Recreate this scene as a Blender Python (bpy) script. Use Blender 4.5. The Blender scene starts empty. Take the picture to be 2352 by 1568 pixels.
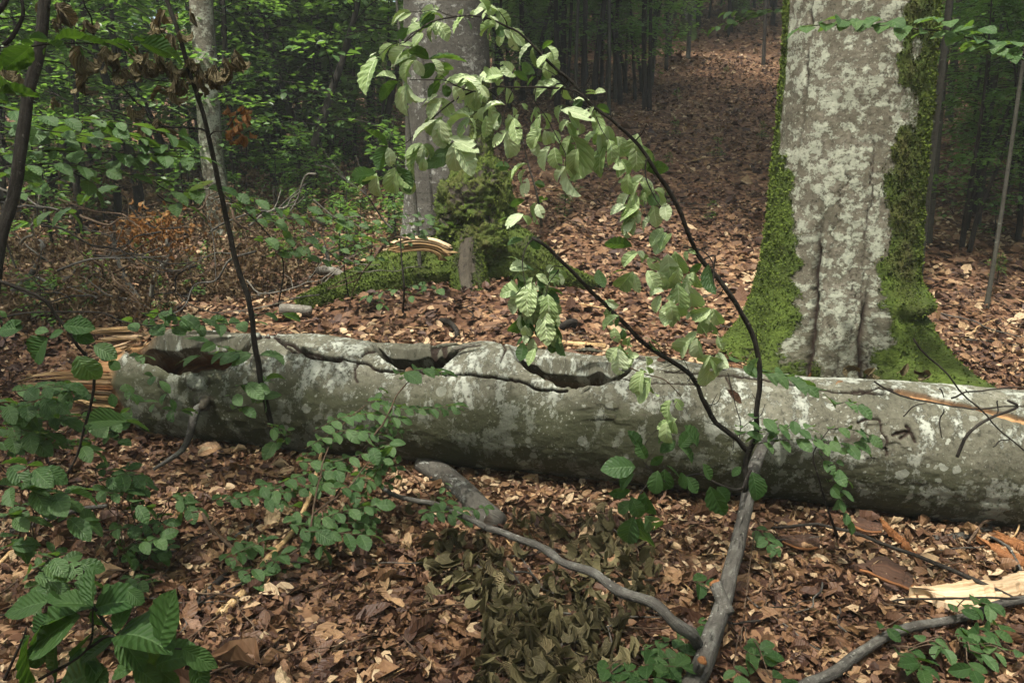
import bpy, math, random
import numpy as np
from mathutils import Vector, Matrix

# ------------------------------------------------------------------ camera, light, exposure
scene = bpy.context.scene
COL = scene.collection
FPX, CX, CY = 1846.0, 1176.0, 784.0          # focal length and centre for a 2352 x 1568 frame
CAMZ, PITCH = 1.6, math.radians(12)
cam_data = bpy.data.cameras.new("camera")
cam_data.sensor_width = 36.0
cam_data.lens = 36.0 * FPX / 2352.0
cam_data.clip_end = 400
cam = bpy.data.objects.new("camera", cam_data)
COL.objects.link(cam)
cam.location = (0, 0, CAMZ)
cam.rotation_euler = (math.radians(90) - PITCH, 0, 0)
scene.camera = cam

SUN_ELEV, SUN_AZ = math.radians(66), math.radians(212)   # azimuth clockwise from +Y: behind the camera, to its left
world = bpy.data.worlds.new("World")
scene.world = world
world.use_nodes = True
_nt = world.node_tree
_sky = _nt.nodes.new("ShaderNodeTexSky")
_sky.sky_type = 'NISHITA'
_sky.sun_disc = False
_sky.sun_elevation = SUN_ELEV
_sky.sun_rotation = SUN_AZ
_sky.air_density = 1.0
_sky.dust_density = 6.0
_sky.ozone_density = 0.4
_nt.links.new(_sky.outputs[0], _nt.nodes["Background"].inputs[0])
_nt.nodes["Background"].inputs[1].default_value = 0.15
sun_data = bpy.data.lights.new("sun", 'SUN')
sun_data.energy = 3.0
sun_data.angle = math.radians(1.5)
sun_data.color = (1.0, 0.95, 0.86)
sun = bpy.data.objects.new("sun", sun_data)
COL.objects.link(sun)
_sd = Vector((math.sin(SUN_AZ) * math.cos(SUN_ELEV), math.cos(SUN_AZ) * math.cos(SUN_ELEV), math.sin(SUN_ELEV)))
sun.rotation_euler = _sd.to_track_quat('Z', 'Y').to_euler()
sun.location = (-4, -6, 14)
scene.view_settings.view_transform = 'Standard'
scene.view_settings.look = 'None'
scene.view_settings.exposure = 1.38
scene.view_settings.gamma = 1.0
scene.view_settings.use_curve_mapping = False
scene.render.engine = 'CYCLES'
scene.cycles.max_bounces = 6
scene.cycles.diffuse_bounces = 3
scene.cycles.glossy_bounces = 2
scene.cycles.transmission_bounces = 3
scene.cycles.transparent_max_bounces = 4
scene.cycles.use_denoising = True

HAZE = .0033                                    # density of the air in the wood
rng = np.random.default_rng(7)
random.seed(7)

# ------------------------------------------------------------------ numpy noise
def _hash(i, j, k, seed):
    n = (i * 374761393 + j * 668265263 + k * 2147483647 + seed * 1274126177) & 0xFFFFFFFF
    n = ((n ^ (n >> 13)) * 1274126177) & 0xFFFFFFFF
    n = n ^ (n >> 16)
    return (n & 0xFFFFFF) / float(0xFFFFFF) * 2 - 1

def vnoise(P, seed=0):
    P = np.asarray(P, float)
    if P.shape[-1] == 2:
        P = np.concatenate([P, np.zeros(P.shape[:-1] + (1,))], -1)
    I = np.floor(P).astype(np.int64)
    f = P - I
    f = f * f * (3 - 2 * f)
    r = 0
    for a in (0, 1):
        wa = f[..., 0] if a else 1 - f[..., 0]
        for b in (0, 1):
            wb = f[..., 1] if b else 1 - f[..., 1]
            for c in (0, 1):
                wc = f[..., 2] if c else 1 - f[..., 2]
                r = r + wa * wb * wc * _hash(I[..., 0] + a, I[..., 1] + b, I[..., 2] + c, seed)
    return r

def fbm(P, octaves=4, seed=0):
    P = np.asarray(P, float)
    r, a, s = 0, 1.0, 0
    for o in range(octaves):
        r = r + a * vnoise(P * (2.03 ** o), seed + o * 17)
        s += a
        a *= 0.5
    return r / s

def sstep(a, b, x):
    t = np.clip((np.asarray(x, float) - a) / (b - a), 0, 1)
    return t * t * (3 - 2 * t)

# ------------------------------------------------------------------ terrain
_ty = np.linspace(-10, 130, 2801)
def _tab(ys, zs):
    v = np.interp(_ty, ys, zs)
    k = np.hanning(21); k /= k.sum()
    return np.convolve(np.pad(v, 10, mode='edge'), k, mode='valid')
_TR = _tab([-10, 4.2, 5, 6, 7, 8, 10, 14, 20, 30, 60, 100, 130], [0, 0, .2, .42, .62, .85, 1.35, 2.42, 4.15, 7.3, 17, 28, 35])
_TL = _tab([-10, 4.2, 5, 6, 7, 8, 10, 14, 20, 30, 60, 100, 130], [0, 0, .16, .36, .54, .72, 1.0, 1.5, 2.3, 3.9, 10, 20, 28])

def gz(x, y):
    x = np.asarray(x, float); y = np.asarray(y, float)
    w = sstep(-0.28, 0.12, x / np.maximum(y, 2.0))
    z = (1 - w) * np.interp(y, _ty, _TL) + w * np.interp(y, _ty, _TR)
    z = z - 0.025 * x * np.clip(1 - (y - 4) / 6, 0, 1)
    z = z + 0.10 * np.exp(-(((x + .75) / .85) ** 2 + ((y - 6.75) / .6) ** 2))
    P = np.stack([x, y], -1)
    z = z + 0.03 * vnoise(P * 1.3, 3) + 0.012 * vnoise(P * 4.1, 4)
    far = np.clip((y - 6) / 10, 0, 1)
    return z + far * 0.12 * vnoise(P * .22, 5) + far * .07 * vnoise(P * .7, 6)

def ray(px, py):
    dx, dv = (px - CX) / FPX, (CY - py) / FPX
    c, s = math.cos(PITCH), math.sin(PITCH)
    return dx, c + dv * s, -s + dv * c

def at(px, py, Y):
    """point of the place seen at photo position px, py at Y metres in front of the camera"""
    dx, dy, dz = ray(px, py)
    t = Y / dy
    return np.array([dx * t, Y, CAMZ + dz * t])

def on_ground(px, py, lift=0.0):
    dx, dy, dz = ray(px, py)
    t = np.linspace(1.0, 60, 6000)
    f = CAMZ + dz * t - gz(dx * t, dy * t) - lift
    i = int(np.argmax(f < 0)) if (f < 0).any() else len(t) - 1
    if i == 0: i = 1
    a = f[i - 1] / (f[i - 1] - f[i] + 1e-9)
    tt = t[i - 1] + a * (t[i] - t[i - 1])
    return np.array([dx * tt, dy * tt, CAMZ + dz * tt])

def project(V):
    x, y, z = V[..., 0], V[..., 1], V[..., 2] - CAMZ
    c, s = math.cos(PITCH), math.sin(PITCH)
    d = y * c - z * s
    u = y * s + z * c
    return CX + FPX * x / d, CY - FPX * u / d, d

def zc(col, row, *pts):
    """positions read in an enlarged third of the photo -> photo frame positions"""
    return [(784 * col + p[0] / 3.0, 522.667 * row + p[1] / 3.0) + tuple(p[2:]) for p in pts]

# ------------------------------------------------------------------ mesh and object helpers
def mk_mesh(name, V, F, smooth=True, uv=None, attrs=None, tint=None, mat_idx=None):
    V = np.asarray(V, np.float32)
    F = np.asarray(F, np.int32)
    me = bpy.data.meshes.new(name)
    n, k = F.shape
    me.vertices.add(len(V)); me.vertices.foreach_set("co", V.ravel())
    me.loops.add(n * k); me.loops.foreach_set("vertex_index", F.ravel())
    me.polygons.add(n)
    me.polygons.foreach_set("loop_start", np.arange(0, n * k, k, dtype=np.int32))
    try:
        me.polygons.foreach_set("loop_total", np.full(n, k, np.int32))
    except Exception:
        pass
    me.polygons.foreach_set("use_smooth", np.full(n, bool(smooth)))
    if mat_idx is not None:
        me.polygons.foreach_set("material_index", np.asarray(mat_idx, np.int32))
    if uv is not None:
        l = me.uv_layers.new(name="UVMap")
        l.data.foreach_set("uv", np.asarray(uv, np.float32)[F.ravel()].ravel())
    for an, av in (attrs or {}).items():
        a = me.attributes.new(an, 'FLOAT', 'POINT')
        a.data.foreach_set("value", np.asarray(av, np.float32))
    if tint is not None:
        a = me.attributes.new("tint", 'FLOAT', 'POINT')
        a.data.foreach_set("value", np.asarray(tint, np.float32))
    me.update(calc_edges=True)
    return me

def thing(name, label, cat, loc, group=None):
    o = bpy.data.objects.new(name, None)
    o.empty_display_size = 0.1
    COL.objects.link(o)
    o.location = tuple(float(c) for c in loc)
    o["label"] = label; o["category"] = cat
    if group: o["group"] = group
    return o

def tag(o, label, cat, group=None):
    o["label"] = label; o["category"] = cat
    if group: o["group"] = group
    return o

def part(name, V, F, m, parent, label=None, kind=None, **kw):
    """a mesh given in place, linked as a part under parent"""
    V = np.asarray(V, float)
    L = np.zeros(3)
    p = parent
    while p is not None:
        L = L + np.array(p.location); p = p.parent
    me = mk_mesh(name, V - L, F, **kw)
    for mm in (m if isinstance(m, (list, tuple)) else [m]):
        me.materials.append(mm)
    o = bpy.data.objects.new(name, me)
    COL.objects.link(o)
    o.parent = parent
    if label: o["label"] = label
    if kind: o["kind"] = kind
    return o

def solid(name, V, F, m, label=None, cat=None, group=None, kind=None, origin=None, **kw):
    """a top-level thing (or piece of the setting) that is one mesh"""
    V = np.asarray(V, float)
    L = np.zeros(3) if origin is None else np.asarray(origin, float)
    me = mk_mesh(name, V - L, F, **kw)
    for mm in (m if isinstance(m, (list, tuple)) else [m]):
        me.materials.append(mm)
    o = bpy.data.objects.new(name, me)
    COL.objects.link(o)
    o.location = tuple(L)
    if label: o["label"] = label
    if cat: o["category"] = cat
    if group: o["group"] = group
    if kind: o["kind"] = kind
    return o

def spline(P, step):
    P = np.asarray(P, float)
    if len(P) == 2:
        P = np.array([P[0], (P[0] + P[1]) / 2, P[1]])
    Q = np.vstack([2 * P[0] - P[1], P, 2 * P[-1] - P[-2]])
    out = []
    for i in range(1, len(Q) - 2):
        p0, p1, p2, p3 = Q[i - 1], Q[i], Q[i + 1], Q[i + 2]
        n = max(2, int(np.linalg.norm(p2[:3] - p1[:3]) / step))
        t = np.linspace(0, 1, n, endpoint=False)[:, None]
        out.append(.5 * (2 * p1 + (p2 - p0) * t + (2 * p0 - 5 * p1 + 4 * p2 - p3) * t ** 2 + (3 * p1 - p0 - 3 * p2 + p3) * t ** 3))
    return np.vstack(out + [Q[-2][None]])

def tube(P, r0, r1, sides=8, step=None, rough=.08, seed=0, wobble=0.0):
    """tapered, slightly knobbly tube through P; returns verts, quads, uv"""
    P = np.asarray(P, float)
    L = np.linalg.norm(np.diff(P, axis=0), axis=1).sum()
    step = step or max(L / (16 if r0 < .0045 else 30 if r0 < .012 else 60), min(r0 * 1.5, L / 6))
    C = spline(P, step)
    n = len(C)
    s = np.concatenate([[0], np.cumsum(np.linalg.norm(np.diff(C, axis=0), axis=1))])
    if wobble:
        w = np.stack([vnoise(np.stack([s / (r0 * 9 + .02), s * 0 + k * 7.3, s * 0 + seed], -1), seed + k) for k in range(3)], -1)
        C = C + w * wobble * np.minimum(1, np.minimum(s, s[-1] - s) / (0.1 * L + 1e-6))[:, None]
    R = r0 + (r1 - r0) * (s / s[-1])
    T = np.gradient(C, axis=0)
    T /= np.linalg.norm(T, axis=1)[:, None] + 1e-9
    up = np.array([0, 0, 1.0]) if abs(T[0, 2]) < .9 else np.array([1.0, 0, 0])
    N = np.zeros_like(T)
    a = np.cross(T[0], up); a /= np.linalg.norm(a)
    for i in range(n):
        a = a - T[i] * a.dot(T[i]); a /= np.linalg.norm(a) + 1e-9
        N[i] = a
    B = np.cross(T, N)
    th = np.linspace(0, 2 * math.pi, sides, endpoint=False)
    nz = 1 + rough * vnoise(np.stack(np.broadcast_arrays(s[:, None] / (r0 * 3 + 1e-4), np.cos(th)[None] * 1.5 + seed, np.sin(th)[None] * 1.5), -1), seed)
    V = C[:, None] + (R[:, None] * nz)[..., None] * (np.cos(th)[None, :, None] * N[:, None] + np.sin(th)[None, :, None] * B[:, None])
    uv = np.stack(np.broadcast_arrays(s[:, None], th[None] * R[:, None]), -1).reshape(-1, 2)
    V = V.reshape(-1, 3)
    i = np.arange(n - 1)[:, None] * sides; j = np.arange(sides)[None]; j2 = (j + 1) % sides
    F = np.stack([i + j, i + j2, i + sides + j2, i + sides + j], -1).reshape(-1, 4)
    V = np.vstack([V, C[0] - T[0] * R[0] * .15, C[-1] + T[-1] * R[-1] * .3])
    uv = np.vstack([uv, uv[0], uv[-1]])
    c0, c1 = len(V) - 2, len(V) - 1
    jj = np.arange(sides); jn = (jj + 1) % sides
    F0 = np.stack([np.full(sides, c0), jn, jj, jj], -1)
    e = (n - 1) * sides
    F1 = np.stack([np.full(sides, c1), e + jj, e + jn, e + jn], -1)
    # caps as tris expressed through quads would be degenerate: split into two real quads per pair of sides
    caps = []
    for k in range(0, sides - 1, 2):
        caps.append([c0, (k + 2) % sides, k + 1, k]); caps.append([c1, e + k, e + k + 1, e + (k + 2) % sides])
    return V, np.vstack([F, np.array(caps)]), uv

def joinm(items):
    """join (V, F, uv) pieces"""
    Vs, Fs, Us, o = [], [], [], 0
    for V, F, u in items:
        Vs.append(V); Fs.append(np.asarray(F) + o); Us.append(u); o += len(V)
    return np.vstack(Vs), np.vstack(Fs), np.vstack(Us)

def vert_normals(V, F):
    V = np.asarray(V, float)
    n = np.cross(V[F[:, 2]] - V[F[:, 0]], V[F[:, -1]] - V[F[:, 1]])
    N = np.zeros_like(V)
    for k in range(F.shape[1]):
        np.add.at(N, F[:, k], n)
    return N / (np.linalg.norm(N, axis=1)[:, None] + 1e-12)

# ------------------------------------------------------------------ materials
class NB:
    def __init__(s, name):
        s.m = bpy.data.materials.new(name); s.m.use_nodes = True
        s.nt = s.m.node_tree; s.nt.nodes.clear()
        s.out = s.n('OutputMaterial')
    def n(s, t, **kw):
        nd = s.nt.nodes.new('ShaderNode' + t)
        for k, v in kw.items(): setattr(nd, k, v)
        return nd
    def set(s, sock, v):
        if isinstance(v, bpy.types.NodeSocket): s.nt.links.new(v, sock)
        elif isinstance(v, (tuple, list)) and len(v) == 3 and sock.type == 'RGBA': sock.default_value = (*v, 1)
        else: sock.default_value = v
    def attr(s, name): return s.n('Attribute', attribute_name=name)
    def uv(s): return s.n('UVMap').outputs[0]
    def obj(s): return s.n('TexCoord').outputs['Object']
    def geo(s): return s.n('NewGeometry').outputs['Position']
    def mapping(s, v, scale=(1, 1, 1), loc=(0, 0, 0)):
        m = s.n('Mapping'); s.set(m.inputs[0], v); m.inputs[3].default_value = scale; m.inputs[1].default_value = loc
        return m.outputs[0]
    def noise(s, v, scale=1, detail=4, rough=.55, dist=0):
        t = s.n('TexNoise'); s.set(t.inputs['Vector'], v)
        t.inputs['Scale'].default_value = scale; t.inputs['Detail'].default_value = detail
        t.inputs['Roughness'].default_value = rough; t.inputs['Distortion'].default_value = dist
        return t.outputs[0]
    def voro(s, v, scale=1, feature='F1', rnd=1, out=0):
        t = s.n('TexVoronoi', feature=feature); s.set(t.inputs['Vector'], v)
        t.inputs['Scale'].default_value = scale; t.inputs['Randomness'].default_value = rnd
        return t.outputs[out]
    def ramp(s, f, *stops, mode='LINEAR'):
        r = s.n('ValToRGB'); s.set(r.inputs[0], f); cr = r.color_ramp; cr.interpolation = mode
        while len(cr.elements) < len(stops): cr.elements.new(.5)
        for e, (p, c) in zip(cr.elements, stops):
            e.position = p; e.color = (*c, 1) if isinstance(c, (tuple, list)) else (c, c, c, 1)
        return r.outputs[0]
    def math(s, op, a, b=0.0, clamp=False):
        m = s.n('Math', operation=op, use_clamp=clamp); s.set(m.inputs[0], a); s.set(m.inputs[1], b)
        return m.outputs[0]
    def mix(s, f, a, b, mode='MIX'):
        m = s.n('Mix', data_type='RGBA', blend_type=mode); s.set(m.inputs[0], f); s.set(m.inputs[6], a); s.set(m.inputs[7], b)
        return m.outputs[2]
    def bump(s, h, strength=.5, dist=.01, normal=None):
        b = s.n('Bump'); s.set(b.inputs['Height'], h); b.inputs['Strength'].default_value = strength; b.inputs['Distance'].default_value = dist
        if normal is not None: s.set(b.inputs['Normal'], normal)
        return b.outputs[0]
    def bsdf(s, col, rough=.8, normal=None, spec=.3):
        p = s.n('BsdfPrincipled'); s.set(p.inputs['Base Color'], col); s.set(p.inputs['Roughness'], rough)
        s.set(p.inputs['Specular IOR Level'], spec)
        if normal is not None: s.set(p.inputs['Normal'], normal)
        return p.outputs[0]
    def finish(s, sh):
        s.nt.links.new(sh, s.out.inputs[0]); return s.m

def leaf_mat(name, c0, c1, c2, trans, tcol, rough=.42, spec=.5, vein=.35, tint_attr=False, holes=0.0):
    b = NB(name)
    r = b.attr('tint').outputs['Fac'] if tint_attr else b.n('ObjectInfo').outputs['Random']
    uv = b.uv()
    sep = b.n('SeparateXYZ'); b.set(sep.inputs[0], uv)
    u = b.math('ABSOLUTE', b.math('SUBTRACT', sep.outputs[0], .5))
    wv = b.math('SINE', b.math('MULTIPLY', b.math('SUBTRACT', sep.outputs[1], b.math('MULTIPLY', u, .45)), 56.0))
    mid = b.math('LESS_THAN', u, .022)
    nz = b.noise(b.mapping(uv, (5, 5, 5)), 1, 3)
    col = b.ramp(r, (0, c0), (.5, c1), (1, c2))
    col = b.mix(b.math('MULTIPLY', nz, .5), col, tuple(c * .6 for c in c1))
    col = b.mix(b.math('MULTIPLY', b.math('MAXIMUM', b.math('MULTIPLY', b.math('GREATER_THAN', wv, .93), .45), mid), .5), col, tuple(min(1, c * 1.5 + .03) for c in c2))
    bp = b.bump(wv, vein, .004)
    sh = b.bsdf(col, rough, bp, spec)
    if trans > 0:
        t = b.n('BsdfTranslucent'); b.set(t.inputs[0], b.mix(b.math('MULTIPLY', nz, .6), tcol, tuple(c * .55 for c in tcol)))
        m = b.n('MixShader'); m.inputs[0].default_value = trans
        b.nt.links.new(sh, m.inputs[1]); b.nt.links.new(t.outputs[0], m.inputs[2]); sh = m.outputs[0]
    return b.finish(sh)

M = {}
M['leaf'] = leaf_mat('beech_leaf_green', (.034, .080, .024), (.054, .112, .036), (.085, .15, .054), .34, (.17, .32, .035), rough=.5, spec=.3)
M['leaf_pale'] = leaf_mat('beech_leaf_underside', (.21, .32, .10), (.38, .49, .23), (.57, .66, .43), .22, (.24, .40, .06), rough=.42, vein=.22)  # pale undersides, lightened further to paint in light on the arching branch
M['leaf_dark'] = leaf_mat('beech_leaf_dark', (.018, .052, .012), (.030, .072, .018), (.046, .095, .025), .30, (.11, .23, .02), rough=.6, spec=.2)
M['leaf_far'] = leaf_mat('distant_leaf', (.045, .105, .028), (.075, .155, .045), (.115, .21, .065), .45, (.22, .42, .055), tint_attr=True, vein=0)
M['leaf_wilted'] = leaf_mat('wilted_leaf_olive', (.04, .034, .017), (.085, .074, .035), (.16, .14, .068), .12, (.2, .18, .06), rough=.65, spec=.2, vein=.25)
M['leaf_dry'] = leaf_mat('dry_curled_leaf', (.07, .056, .026), (.125, .10, .048), (.21, .175, .09), .12, (.22, .15, .06), rough=.65, spec=.2, vein=.8)
M['leaf_dry_many'] = leaf_mat('dry_brush_leaf', (.05, .032, .016), (.12, .08, .042), (.29, .22, .125), .12, (.3, .17, .06), rough=.65, spec=.2, vein=.4, tint_attr=True)
M['leaf_rust'] = leaf_mat('rust_leaf', (.13, .06, .02), (.21, .10, .03), (.29, .16, .05), .2, (.4, .17, .04), rough=.6, spec=.2, vein=.4, tint_attr=True)

def litter_mat(name, attr):
    b = NB(name)
    r = b.attr('tint').outputs['Fac'] if attr else b.n('ObjectInfo').outputs['Random']
    col = b.ramp(r, (0, (.030, .015, .009)), (.20, (.062, .033, .020)), (.38, (.115, .062, .030)), (.52, (.185, .105, .050)),
                 (.64, (.14, .078, .048)), (.76, (.28, .172, .084)), (.88, (.40, .29, .165)), (1, (.52, .40, .25)))
    uv = b.uv()
    nz = b.noise(b.mapping(uv, (4, 4, 4)), 1, 4, .6)
    col = b.mix(b.ramp(nz, (.35, 0.0), (.75, .6)), col, (.07, .032, .02))
    sep = b.n('SeparateXYZ'); b.set(sep.inputs[0], uv)
    u = b.math('ABSOLUTE', b.math('SUBTRACT', sep.outputs[0], .5))
    wv = b.math('SINE', b.math('MULTIPLY', b.math('SUBTRACT', sep.outputs[1], b.math('MULTIPLY', u, .45)), 50.0))
    h = b.math('ADD', b.math('MULTIPLY', wv, .5), b.math('MULTIPLY', b.math('LESS_THAN', u, .03), 1.2))
    bp = b.bump(h, .35, .003)
    return b.finish(b.bsdf(col, .55, bp, .28))
M['litter'] = litter_mat('leaf_litter', True)
M['litter_one'] = litter_mat('fallen_leaf', False)

def ground_mat():
    b = NB('forest_soil')
    P = b.geo()
    w = b.noise(P, 6, 3)
    P2 = b.mix(.12, P, w)
    v = b.voro(b.mapping(P, (1, 1, 1)), 16, out=1)
    sx = b.n('SeparateColor'); b.set(sx.inputs[0], v)
    col = b.ramp(sx.outputs[0], (0, (.045, .022, .014)), (.35, (.11, .056, .03)), (.6, (.17, .092, .05)), (.85, (.23, .135, .07)), (1, (.36, .24, .14)))
    n = b.noise(P, 1.1, 5)
    col = b.mix(b.ramp(n, (.35, .0), (.65, .5)), col, (.06, .032, .02))
    d = b.voro(P, 16)
    return b.finish(b.bsdf(col, .85, b.bump(d, .8, .03), .2))
M['ground'] = ground_mat()

def bark_mat(name, dark, mid, light, lichen, stretch=(1, 1), algae_shade=(.05, .056, .026), spots=True, lich=.55, algw=.6, moss=True, lsc=7, flk=.75):
    """uv = metres along, metres round; 'low' algae amount, 'crack', 'wood', 'rot', 'moss' masks"""
    b = NB(name)
    uv = b.uv()
    sx, sy = stretch
    big = b.noise(uv, 2.2, 7, .68)
    fib = b.noise(b.mapping(uv, (sx * 26, sy * 26, 1)), 1, 6, .65)
    fine = b.noise(b.mapping(uv, (sx * 90, sy * 90, 1)), 1, 4, .6)
    tone = b.math('ADD', b.math('MULTIPLY', big, .55), b.math('ADD', b.math('MULTIPLY', fib, .35), b.math('MULTIPLY', fine, .15)))
    col = b.ramp(tone, (.34, dark), (.52, mid), (.68, light))
    fk = b.noise(b.mapping(uv, (sx * 34, sy * 34, 1)), 1, 8, .75)
    fleck = b.ramp(fk, (.53, 0.0), (.60, 1.0))
    col = b.mix(b.math('MULTIPLY', fleck, flk), col, tuple(c * .55 for c in dark))
    # algae film, on the log strengthened to paint its shaded lower side
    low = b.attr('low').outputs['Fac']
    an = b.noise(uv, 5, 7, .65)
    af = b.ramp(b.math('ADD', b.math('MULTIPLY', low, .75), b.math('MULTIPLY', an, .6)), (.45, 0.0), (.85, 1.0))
    col = b.mix(b.math('MULTIPLY', af, algw), col, algae_shade)
    # lichen crusts: ragged patches and round spots
    l1 = b.noise(b.mapping(uv, (sx * lsc, sy * lsc, 1)), 1, 10, .74)
    pat = b.noise(uv, 2.3, 4, .55)
    lf = b.ramp(b.math('ADD', b.math('MULTIPLY', l1, .75), b.math('MULTIPLY', pat, .35)), (lich + .03, 0.0), (lich + .06, 1.0))
    lf = b.math('MULTIPLY', lf, b.math('SUBTRACT', 1.0, b.math('MULTIPLY', low, .75)))
    lichn = b.mix(b.noise(uv, 60, 4), lichen, tuple(c * .62 for c in lichen))
    lf = b.math('MULTIPLY', lf, b.math('SUBTRACT', 1.0, b.math('MULTIPLY', fleck, .7)))
    col = b.mix(b.math('MULTIPLY', lf, .85), col, lichn)
    h = b.math('ADD', b.math('MULTIPLY', fib, .6), b.math('ADD', b.math('MULTIPLY', fine, .35), b.math('MULTIPLY', lf, .35)))
    if spots:
        wp = b.mix(.035, uv, b.noise(uv, 30, 2))
        vd = b.voro(wp, 17)
        rr = b.n('SeparateColor'); b.set(rr.inputs[0], b.voro(wp, 17, out=1))
        rad = b.math('MULTIPLY', rr.outputs[0], .48)
        sp = b.math('MULTIPLY', b.math('LESS_THAN', vd, rad), b.math('GREATER_THAN', rr.outputs[1], .62))
        spn = b.noise(uv, 1.3, 2)
        sp = b.math('MULTIPLY', sp, b.ramp(spn, (.42, 0.0), (.58, 1.0)))
        for sc_, th_, rs_ in ((38, .60, .40), (75, .66, .42)):
            v2 = b.voro(wp, sc_); r2 = b.n('SeparateColor'); b.set(r2.inputs[0], b.voro(wp, sc_, out=1))
            s2 = b.math('MULTIPLY', b.math('LESS_THAN', v2, b.math('MULTIPLY', r2.outputs[0], rs_)), b.math('GREATER_THAN', r2.outputs[1], th_))
            s2 = b.math('MULTIPLY', s2, b.ramp(b.noise(uv, 2.1, 3), (.38, 0.0), (.56, 1.0)))
            sp = b.math('MAXIMUM', sp, b.math('MULTIPLY', s2, .9))
        sp = b.math('MULTIPLY', sp, b.math('SUBTRACT', 1.0, b.math('MULTIPLY', low, .5)))
        col = b.mix(b.math('MULTIPLY', sp, .62), col, tuple(c * .85 for c in lichen))
        h = b.math('ADD', h, b.math('MULTIPLY', sp, .25))
    crack = b.attr('crack').outputs['Fac']
    wood = b.attr('wood').outputs['Fac']
    rot = b.attr('rot').outputs['Fac']
    wg = b.noise(b.mapping(uv, (3, 60, 1)), 1, 5, .6)
    col = b.mix(wood, col, b.ramp(wg, (.3, (.16, .075, .03)), (.5, (.34, .19, .085)), (.7, (.48, .31, .15))))
    col = b.mix(rot, col, b.ramp(wg, (.3, (.030, .015, .008)), (.5, (.085, .045, .02)), (.72, (.20, .12, .05))))
    col = b.mix(b.math('MINIMUM', crack, 1.0), col, (.022, .014, .009))
    h = b.math('ADD', h, b.math('MULTIPLY', b.math('MULTIPLY', wg, .8), b.math('ADD', wood, rot)))
    rough = .82
    if moss:
        ms = b.attr('moss').outputs['Fac']
        mn = b.noise(b.mapping(uv, (60, 60, 1)), 1, 6, .7)
        mb = b.noise(uv, 5, 4, .6)
        mf = b.ramp(b.math('ADD', ms, b.math('MULTIPLY', b.math('SUBTRACT', mn, .5), .8)), (.42, 0.0), (.56, 1.0))
        mc = b.ramp(b.math('ADD', b.math('MULTIPLY', mn, .5), b.math('MULTIPLY', mb, .5)), (.33, (.022, .030, .006)), (.5, (.055, .085, .012)), (.66, (.105, .155, .022)))
        mbrown = b.ramp(b.noise(uv, 3.2, 4), (.45, 0.0), (.62, .75))
        mc = b.mix(b.math('MULTIPLY', mbrown, b.attr('mossbrown').outputs['Fac']), mc, (.075, .06, .022))
        col = b.mix(mf, col, mc)
        h = b.math('ADD', h, b.math('MULTIPLY', mf, b.math('MULTIPLY', mn, 2.2)))
    return b.finish(b.bsdf(col, rough, b.bump(h, .9, .010), .25))

M['log'] = bark_mat('fallen_beech_bark', (.040, .040, .026), (.100, .098, .070), (.19, .188, .145), (.44, .47, .40), (1.15, .8), lich=.536, algw=.94, flk=.7, lsc=8, algae_shade=(.038, .041, .020))
M['beech'] = bark_mat('old_beech_bark', (.045, .04, .027), (.105, .096, .07), (.20, .185, .148), (.43, .465, .365), (.95, 1.1), lich=.515, spots=True, lsc=12, flk=.8)
M['beech_grey'] = bark_mat('grey_beech_bark', (.035, .032, .026), (.07, .066, .055), (.12, .115, .098), (.36, .37, .33), (.8, 1.2), lich=.565, spots=False, lsc=16, flk=.8)
M['root_bark'] = bark_mat('root_bark', (.022, .019, .013), (.05, .043, .03), (.09, .08, .058), (.2, .2, .16), (.8, 1.1), lich=.66, spots=False)
M['beech_thin'] = bark_mat('young_beech_bark', (.03, .029, .022), (.052, .05, .04), (.085, .085, .068), (.22, .25, .2), (.5, 1.4), lich=.60, spots=False, moss=False)

def stick_mat(name, dark, mid, light, scale=1.0):
    b = NB(name)
    uv = b.uv()
    n = b.noise(b.mapping(uv, (25 * scale, 60 * scale, 1)), 1, 5, .65)
    n2 = b.noise(uv, 9 * scale, 4)
    rg = b.noise(b.mapping(uv, (130 * scale, 14 * scale, 1)), 1, 5, .7)
    ck = b.ramp(b.noise(b.mapping(uv, (14 * scale, 90 * scale, 1)), 1, 6, .7, .3), (.36, 1.0), (.42, 0.0))
    col = b.ramp(b.math('ADD', b.math('MULTIPLY', n, .4), b.math('ADD', b.math('MULTIPLY', n2, .4), b.math('MULTIPLY', rg, .2))), (.36, dark), (.5, mid), (.62, light))
    col = b.mix(b.math('MULTIPLY', ck, .75), col, tuple(c * .35 for c in dark))
    sp = b.ramp(b.noise(uv, 48 * scale, 5, .6), (.62, 0.0), (.66, .7))
    col = b.mix(sp, col, tuple(min(.5, c * 1.7 + .02) for c in light))
    h = b.math('SUBTRACT', b.math('ADD', n, b.math('MULTIPLY', rg, .6)), b.math('MULTIPLY', ck, .8))
    return b.finish(b.bsdf(col, .8, b.bump(h, .8, .006), .15))
M['twig_dark'] = stick_mat('dark_stem_bark', (.012, .0105, .0085), (.024, .021, .017), (.052, .047, .039))
M['twig_grey'] = stick_mat('grey_limb_bark', (.035, .033, .028), (.072, .068, .059), (.145, .145, .127))
M['twig_brown'] = stick_mat('brown_dead_twig', (.035, .022, .014), (.075, .05, .032), (.15, .11, .075))
M['twig_tan'] = stick_mat('barkless_stick', (.20, .12, .05), (.40, .27, .13), (.56, .42, .24))
M['stump_grey'] = stick_mat('pale_dead_wood', (.085, .078, .062), (.15, .14, .115), (.26, .26, .225))

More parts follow.
